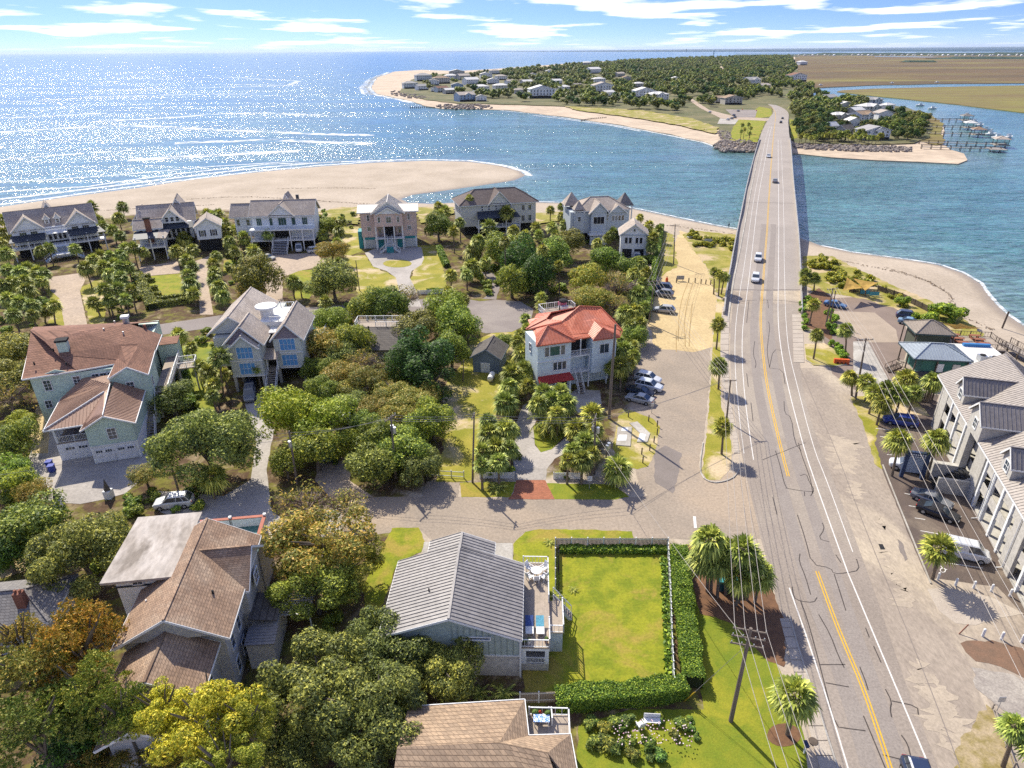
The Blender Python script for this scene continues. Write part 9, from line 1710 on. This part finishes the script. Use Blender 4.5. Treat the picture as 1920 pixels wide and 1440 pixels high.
# woods: individuals in front, the rest one mass
WP = [(752, 174), (790, 147), (900, 140), (1000, 130), (1120, 121), (1290, 111), (1480, 106), (1490, 130), (1480, 150), (1525, 172), (1560, 186), (1490, 200), (1475, 190), (1440, 178), (1400, 185), (1330, 200), (1300, 190), (1280, 200), (1262, 214), (1200, 206), (1090, 198), (950, 192), (860, 182), (800, 172)]
W2 = [(1490, 205), (1560, 190), (1660, 205), (1735, 225), (1738, 255), (1700, 264), (1560, 266), (1496, 262), (1490, 230)]
fr = random.Random(3); spots = []
hp = [(h_[0], h_[1], h_[2]) for h_ in FH]
def clear(x, y, k=.62): return all(not (abs(x - a) < c * k and -c * .32 < (y - b) < c * .16 + 3) for a, b, c in hp) and not (1340 < x < 1384 and abs((y - 118) - (x - 1345) * 1.45) < 5)
for pl, n in ((WP, 2500), (W2, 330)):
    xs = [p[0] for p in pl]; ys = [p[1] for p in pl]; k = 0; tries = 0
    while k < n and tries < 60000:
        tries += 1; x = fr.uniform(min(xs), max(xs)); y = 93.5 + (max(ys) - 93.5) / (1 + fr.uniform(0, (max(ys) - 93.5) / (min(ys) - 93.5) - 1))
        if inpoly(x, y, pl) and clear(x, y): spots.append(P(x, y, 0)); k += 1
spots.sort(key=lambda p: p.y); FT = ('green', 'oak', 'cedar', 'oak')
for i, p in enumerate(spots[:260]):
    k = FT[i % 4]; r_ = fr.uniform(2.6, 4.6); t = thing('far_tree', 'one of the rounded dark trees in the front of the far island wood', 'tree', tuple(p), fr.uniform(0, 6), 'front trees of the far island wood')
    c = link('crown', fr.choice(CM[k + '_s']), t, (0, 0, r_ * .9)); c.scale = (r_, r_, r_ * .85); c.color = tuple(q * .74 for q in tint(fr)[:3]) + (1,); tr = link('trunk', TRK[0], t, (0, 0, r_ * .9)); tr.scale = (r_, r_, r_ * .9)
bases = [crown_mesh('t', 190, .19, LM['oak'], 7, .8, seed=s_ + 200) for s_ in range(4)]; BC = []
for b_ in bases:
    co = np.empty(len(b_.vertices) * 3, np.float32); b_.vertices.foreach_get('co', co); BC.append(co.reshape(-1, 3)); bpy.data.meshes.remove(b_)
for gi, (mk, lab) in enumerate((('oak', 'distant woods of the far island'), ('green', 'greener part of the distant woods'), ('cedar', 'darker part of the distant woods'))):
    V = [];
    for i, p in enumerate(spots[260:]):
        if (i * 7 + i // 5) % 3 != gi: continue
        r_ = fr.uniform(3.4, 6.2) * (1 + min(1, p.y / 3000)); V.append(BC[i % 4] * np.array([r_, r_, r_ * .85]) + np.array([p.x, p.y, r_ * .75]))
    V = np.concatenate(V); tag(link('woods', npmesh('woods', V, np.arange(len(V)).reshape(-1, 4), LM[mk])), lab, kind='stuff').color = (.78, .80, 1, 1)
# dark scrub on the marsh and distant tree lines with pale houses
def treeline(x0, x1, y, h_, dep, m, name, seed, lab):
    rr = random.Random(seed); a, b = P(x0, y, 0), P(x1, y, 0); n = 160; V = []; F = []
    for i in range(n + 1):
        p = a.lerp(b, i / n); hh2 = h_ * rr.uniform(.55, 1.0) * min(1, 8 * i / n + .1, 8 * (n - i) / n + .1)
        V += [(p.x, p.y, -1), (p.x, p.y + dep * .15, hh2), (p.x, p.y + dep * .85, hh2 * rr.uniform(.8, 1.1)), (p.x, p.y + dep, -1)]
    F = np.array([(i * 4 + j, i * 4 + 4 + j, i * 4 + 5 + j, i * 4 + 1 + j) for i in range(n) for j in range(3)]); tag(link(name, npmesh(name, np.array(V), F, m)), lab, kind='stuff')
TL = mat('distant_woods_green', (.05, .085, .06), (.035, .06, .05), .01, .95); TB = mat('haze_blue_woods', (.035, .09, .15), (.03, .075, .13), .002, .95)  # blue of the far haze is put into the mainland colour
treeline(1480, 2500, 103.5, 16, 260, TL, 'distant_tree_line', 1, 'tree line with houses beyond the marsh'); treeline(1380, 1500, 106, 12, 200, TL, 'distant_tree_line', 4, 'tree line behind the far island wood'); treeline(1760, 2300, 110.5, 10, 120, TL, 'distant_tree_line', 2, 'wooded hummock in the marsh'); treeline(1700, 1760, 116.5, 6, 50, TL, 'distant_tree_line', 6, 'dark scrub on the marsh')
treeline(780, 1560, 96.9, 18, 500, TB, 'mainland_shore', 3, 'thin dark shore beyond the sound'); sheet('mainland', [(1040, 95.6), (1300, 95.2), (2700, 95.4), (2700, 81.6), (1300, 92.2)], 2, TB); treeline(1300, 2700, 96.4, 14, 500, TB, 'mainland_shore', 5, 'wooded edge of the blue mainland at the horizon')
sheet('sound_water', [(1380, 99.6), (2400, 99.0), (2400, 97.2), (1380, 97.6)], .3, WATER); sheet('marsh_pond', [(1640, 105.2), (1760, 106.4), (1740, 107.4), (1640, 106.2)], -.5, WATER)
HM = [MB().box(-7, 0, 0, 7, 10, 5).ext([(-8, -1, 5), (8, -1, 5), (0, -1, 8.5)], (0, 12, 0)).mesh('body', WC2[k]) for k in 'wc']
for i in range(46):
    x = 1466 + i * 10.2 + fr.uniform(-4, 4); p = P(x, 104.6 + fr.uniform(-.7, .5), 0); o = link('distant_house', HM[i % 2], None, tuple(p), fr.uniform(-.4, .4)); o.scale = (fr.uniform(.7, 1.5), 1, fr.uniform(.7, 1.2)); tag(o, 'tiny pale house in the distant row beyond the marsh', 'house', 'distant row of houses')
# boulders
def boulders(pl, n, rg, z, seed, lab):
    rr = random.Random(seed); mb = MB(); xs = [p[0] for p in pl]; ys = [p[1] for p in pl]; k = 0
    while k < n:
        x, y = rr.uniform(min(xs), max(xs)), rr.uniform(min(ys), max(ys))
        if inpoly(x, y, pl): p = P(x, y, z); mb.ball((p.x, p.y, z + rr.uniform(-.2, .5)), rr.uniform(*rg), 6, 4, .3, .75, rr); k += 1
    tag(mb.build('boulders', mat('boulder_rock', (.34, .29, .25), (.2, .17, .15), .4, .9, fine=5)), lab, kind='stuff')
boulders([(1338, 274), (1352, 262), (1345, 246), (1364, 245), (1372, 262), (1418, 268), (1416, 284), (1350, 284)], 420, (.6, 1.3), -.7, 1, 'rock pile left of the far bridge end'); boulders([(1486, 270), (1600, 273), (1708, 276), (1708, 285), (1600, 284), (1490, 279)], 430, (.6, 1.3), -.7, 2, 'rock revetment right of the far bridge end'); boulders([(815, 198), (905, 196), (930, 203), (870, 205), (830, 204)], 120, (1, 2), -.6, 3, 'rocks before the seawall house'); boulders([(735, 170), (800, 180), (810, 186), (760, 184), (730, 178)], 90, (1, 2), -.6, 4, 'rocks on the sandy point')
for pl, lab in (([(1090, 226), (1112, 223), (1136, 221)], 'old timber groyne running into the water at the far beach'), ([(770, 202), (800, 201), (815, 202)], 'short groyne at the sandy point')):
    mb = MB(); q = resample([P(x, y, -.9) for x, y in pl], 2.0)
    for v in q: mb.cyl(v.x, v.y, -2, -.1, .5, 6)
    tag(mb.build('groyne', DWOOD), lab, 'groyne')
for x, y, h_, r_, c, lab in ((1286.5, 97.5, 46, 9, NAVY, 'dark lighthouse tower on the horizon'), (1338, 103.5, 34, 9, WC2['b'], 'pale blue water tower above the far wood')):
    p = P(x, y, 0); t = thing('tower', lab, 'tower', tuple(p)); MB().cyl(0, 0, 0, h_, r_ * .5, 8).build('shaft', c, t); MB().cyl(0, 0, h_ * .75, h_, r_ * (1 if c is not NAVY else .6), 10).build('tank', c, t)
# far palms
for i in range(26): place_palm(1500 + i * 6.2 + vr.uniform(-2, 2), 254 + vr.uniform(-3, 4), 5.5, 'palmetto of the row above the boulders on the far side', 'far row of palms', h=4)
for i, (x, y) in enumerate([(1392, 234), (1396, 242), (1408, 240), (1404, 233), (1390, 246), (1406, 250)]): place_palm(x, y, 4.5, 'slim palm on the far green beside the bridge', 'palms on the far green', h=6)
# docks
DM = mat('dock_planks', (.36, .32, .28), (.28, .25, .22), 1, .9)
for i, (a, b, lab) in enumerate([((1741, 224), (1822, 225), 'uppermost'), ((1742, 237), (1830, 239), 'second from the top'), ((1738, 249), (1846, 252), 'middle'), ((1724, 266), (1890, 271), 'second from the bottom'), ((1728, 275), (1884, 279), 'lowest')]):
    A, B = P(*a, .3), P(*b, .3); d = B - A; t = thing('dock', 'long wooden dock over the marsh edge, the %s of the five' % lab, 'dock', (A.x, A.y, 0), math.atan2(d.y, d.x), 'docks at the far creek'); ln = Vector((d.x, d.y, 0)).length
    MB().box(0, -.9, .1, ln, .9, .35).build('walkway', DM, t); mb = MB()
    for k in range(int(ln / 5) + 1):
        for s_ in (-1, 1): mb.cyl(k * 5, s_ * .95, -4, 1.4, .17, 6)
    mb.beam((0, -.95, 1.2), (ln, -.95, 1.2), .1, .12); mb.beam((0, .95, 1.2), (ln, .95, 1.2), .1, .12); mb.build('piles', DWOOD, t); MB().box(ln - 8, -5, .0, ln, 5, .3).build('platform', DM, t)
    if i != 4: posts(t, [(ln - 7, -4), (ln - 1, -4), (ln - 7, 4), (ln - 1, 4)], .3, 3.4, .25, DWOOD); hip(t, ln - 7.5, ln - .5, -4.5, 4.5, 3.4, 1.4, (SHG, RC2['w'], SHB, SHP)[i], .4)
for i, (x, y) in enumerate([(1826, 231), (1836, 237), (1848, 246), (1856, 254), (1870, 260), (1890, 260), (1812, 218), (1748, 205), (1725, 199), (1650, 192), (1500, 176), (1512, 172), (1672, 157), (1757, 155.5), (1538, 161)]):
    p = P(x, y, WZ); t = thing('moored_boat', 'white motor boat moored %s' % ('at the end of the docks on the far creek' if i < 7 else 'along the far creek bank'), 'boat', tuple(p), vr.uniform(-.6, .6), 'boats moored at the far docks' if i < 7 else 'boats along the creek bank')
    MB().add([(-4, -1.3, 1.3), (-4, 1.3, 1.3), (2, 1.4, 1.4), (4.5, 0, 1.7), (2, -1.4, 1.4), (-3.6, -.8, 0), (-3.6, .8, 0), (1.6, .8, 0), (3.4, 0, .2), (1.6, -.8, 0)], [(0, 5, 6, 1), (1, 6, 7, 2), (2, 7, 8, 3), (3, 8, 9, 4), (4, 9, 5, 0), (5, 9, 8, 7, 6), (0, 1, 2, 3, 4)]).build('hull', WHITE, t); MB().box(-1.2, -.9, 1.4, 1.2, .9, 2.5).build('cabin', WHITE, t); MB().box(-1.4, -1, 2.9, 1.2, 1, 3.05).build('canopy', METAL, t)
# clear-air haze over the whole place
if True:
    hm = bpy.data.materials.new('haze'); hm.use_nodes = True; t_ = hm.node_tree; t_.nodes.clear(); o_ = N(t_, 'ShaderNodeOutputMaterial'); v_ = N(t_, 'ShaderNodeVolumePrincipled', i={'Color': (.75, .87, 1, 1), 'Density': 0.000018, 'Anisotropy': 0.2}); L(t_, v_.outputs[0], o_.inputs['Volume'])
    tag(MB().box(-60000, -1500, -10, 60000, 60000, 150).build('haze', hm), kind='stuff')

# look-alikes that share a label are told apart by where they stand
bpy.context.view_layer.update()
ORD = ['first', 'second', 'third', 'fourth', 'fifth', 'sixth', 'seventh', 'eighth', 'ninth']
dup = {}
for o in S.objects:
    if o.parent is None and 'label' in o and 'category' in o: dup.setdefault(o['label'], []).append(o)
def scr(o):
    q = Vector((o.location.x, o.location.y, o.location.z + 2)) - Vector((0, 0, CAMH)); z = q.dot(fw); return q.dot(cr) / z, -q.dot(cu) / z
for lab, os_ in dup.items():
    n = len(os_)
    if n < 2 or n > 64 or lab.startswith(('one of', 'tiny', 'picnic')): continue
    rows = max(1, -(-n // 8)); os_.sort(key=lambda o: scr(o)[1]); per = -(-n // rows)
    for r_ in range(rows):
        row = sorted(os_[r_ * per:(r_ + 1) * per], key=lambda o: scr(o)[0])
        for i, o in enumerate(row):
            sfx = (', %s from left' % ORD[i]) if rows == 1 else (', %s row, %s from left' % (('far', 'near')[r_] if rows == 2 else ORD[r_] , ORD[i]))
            o['label'] = ' '.join(lab.split()[:16 - len(sfx.split()) + 1]) + sfx
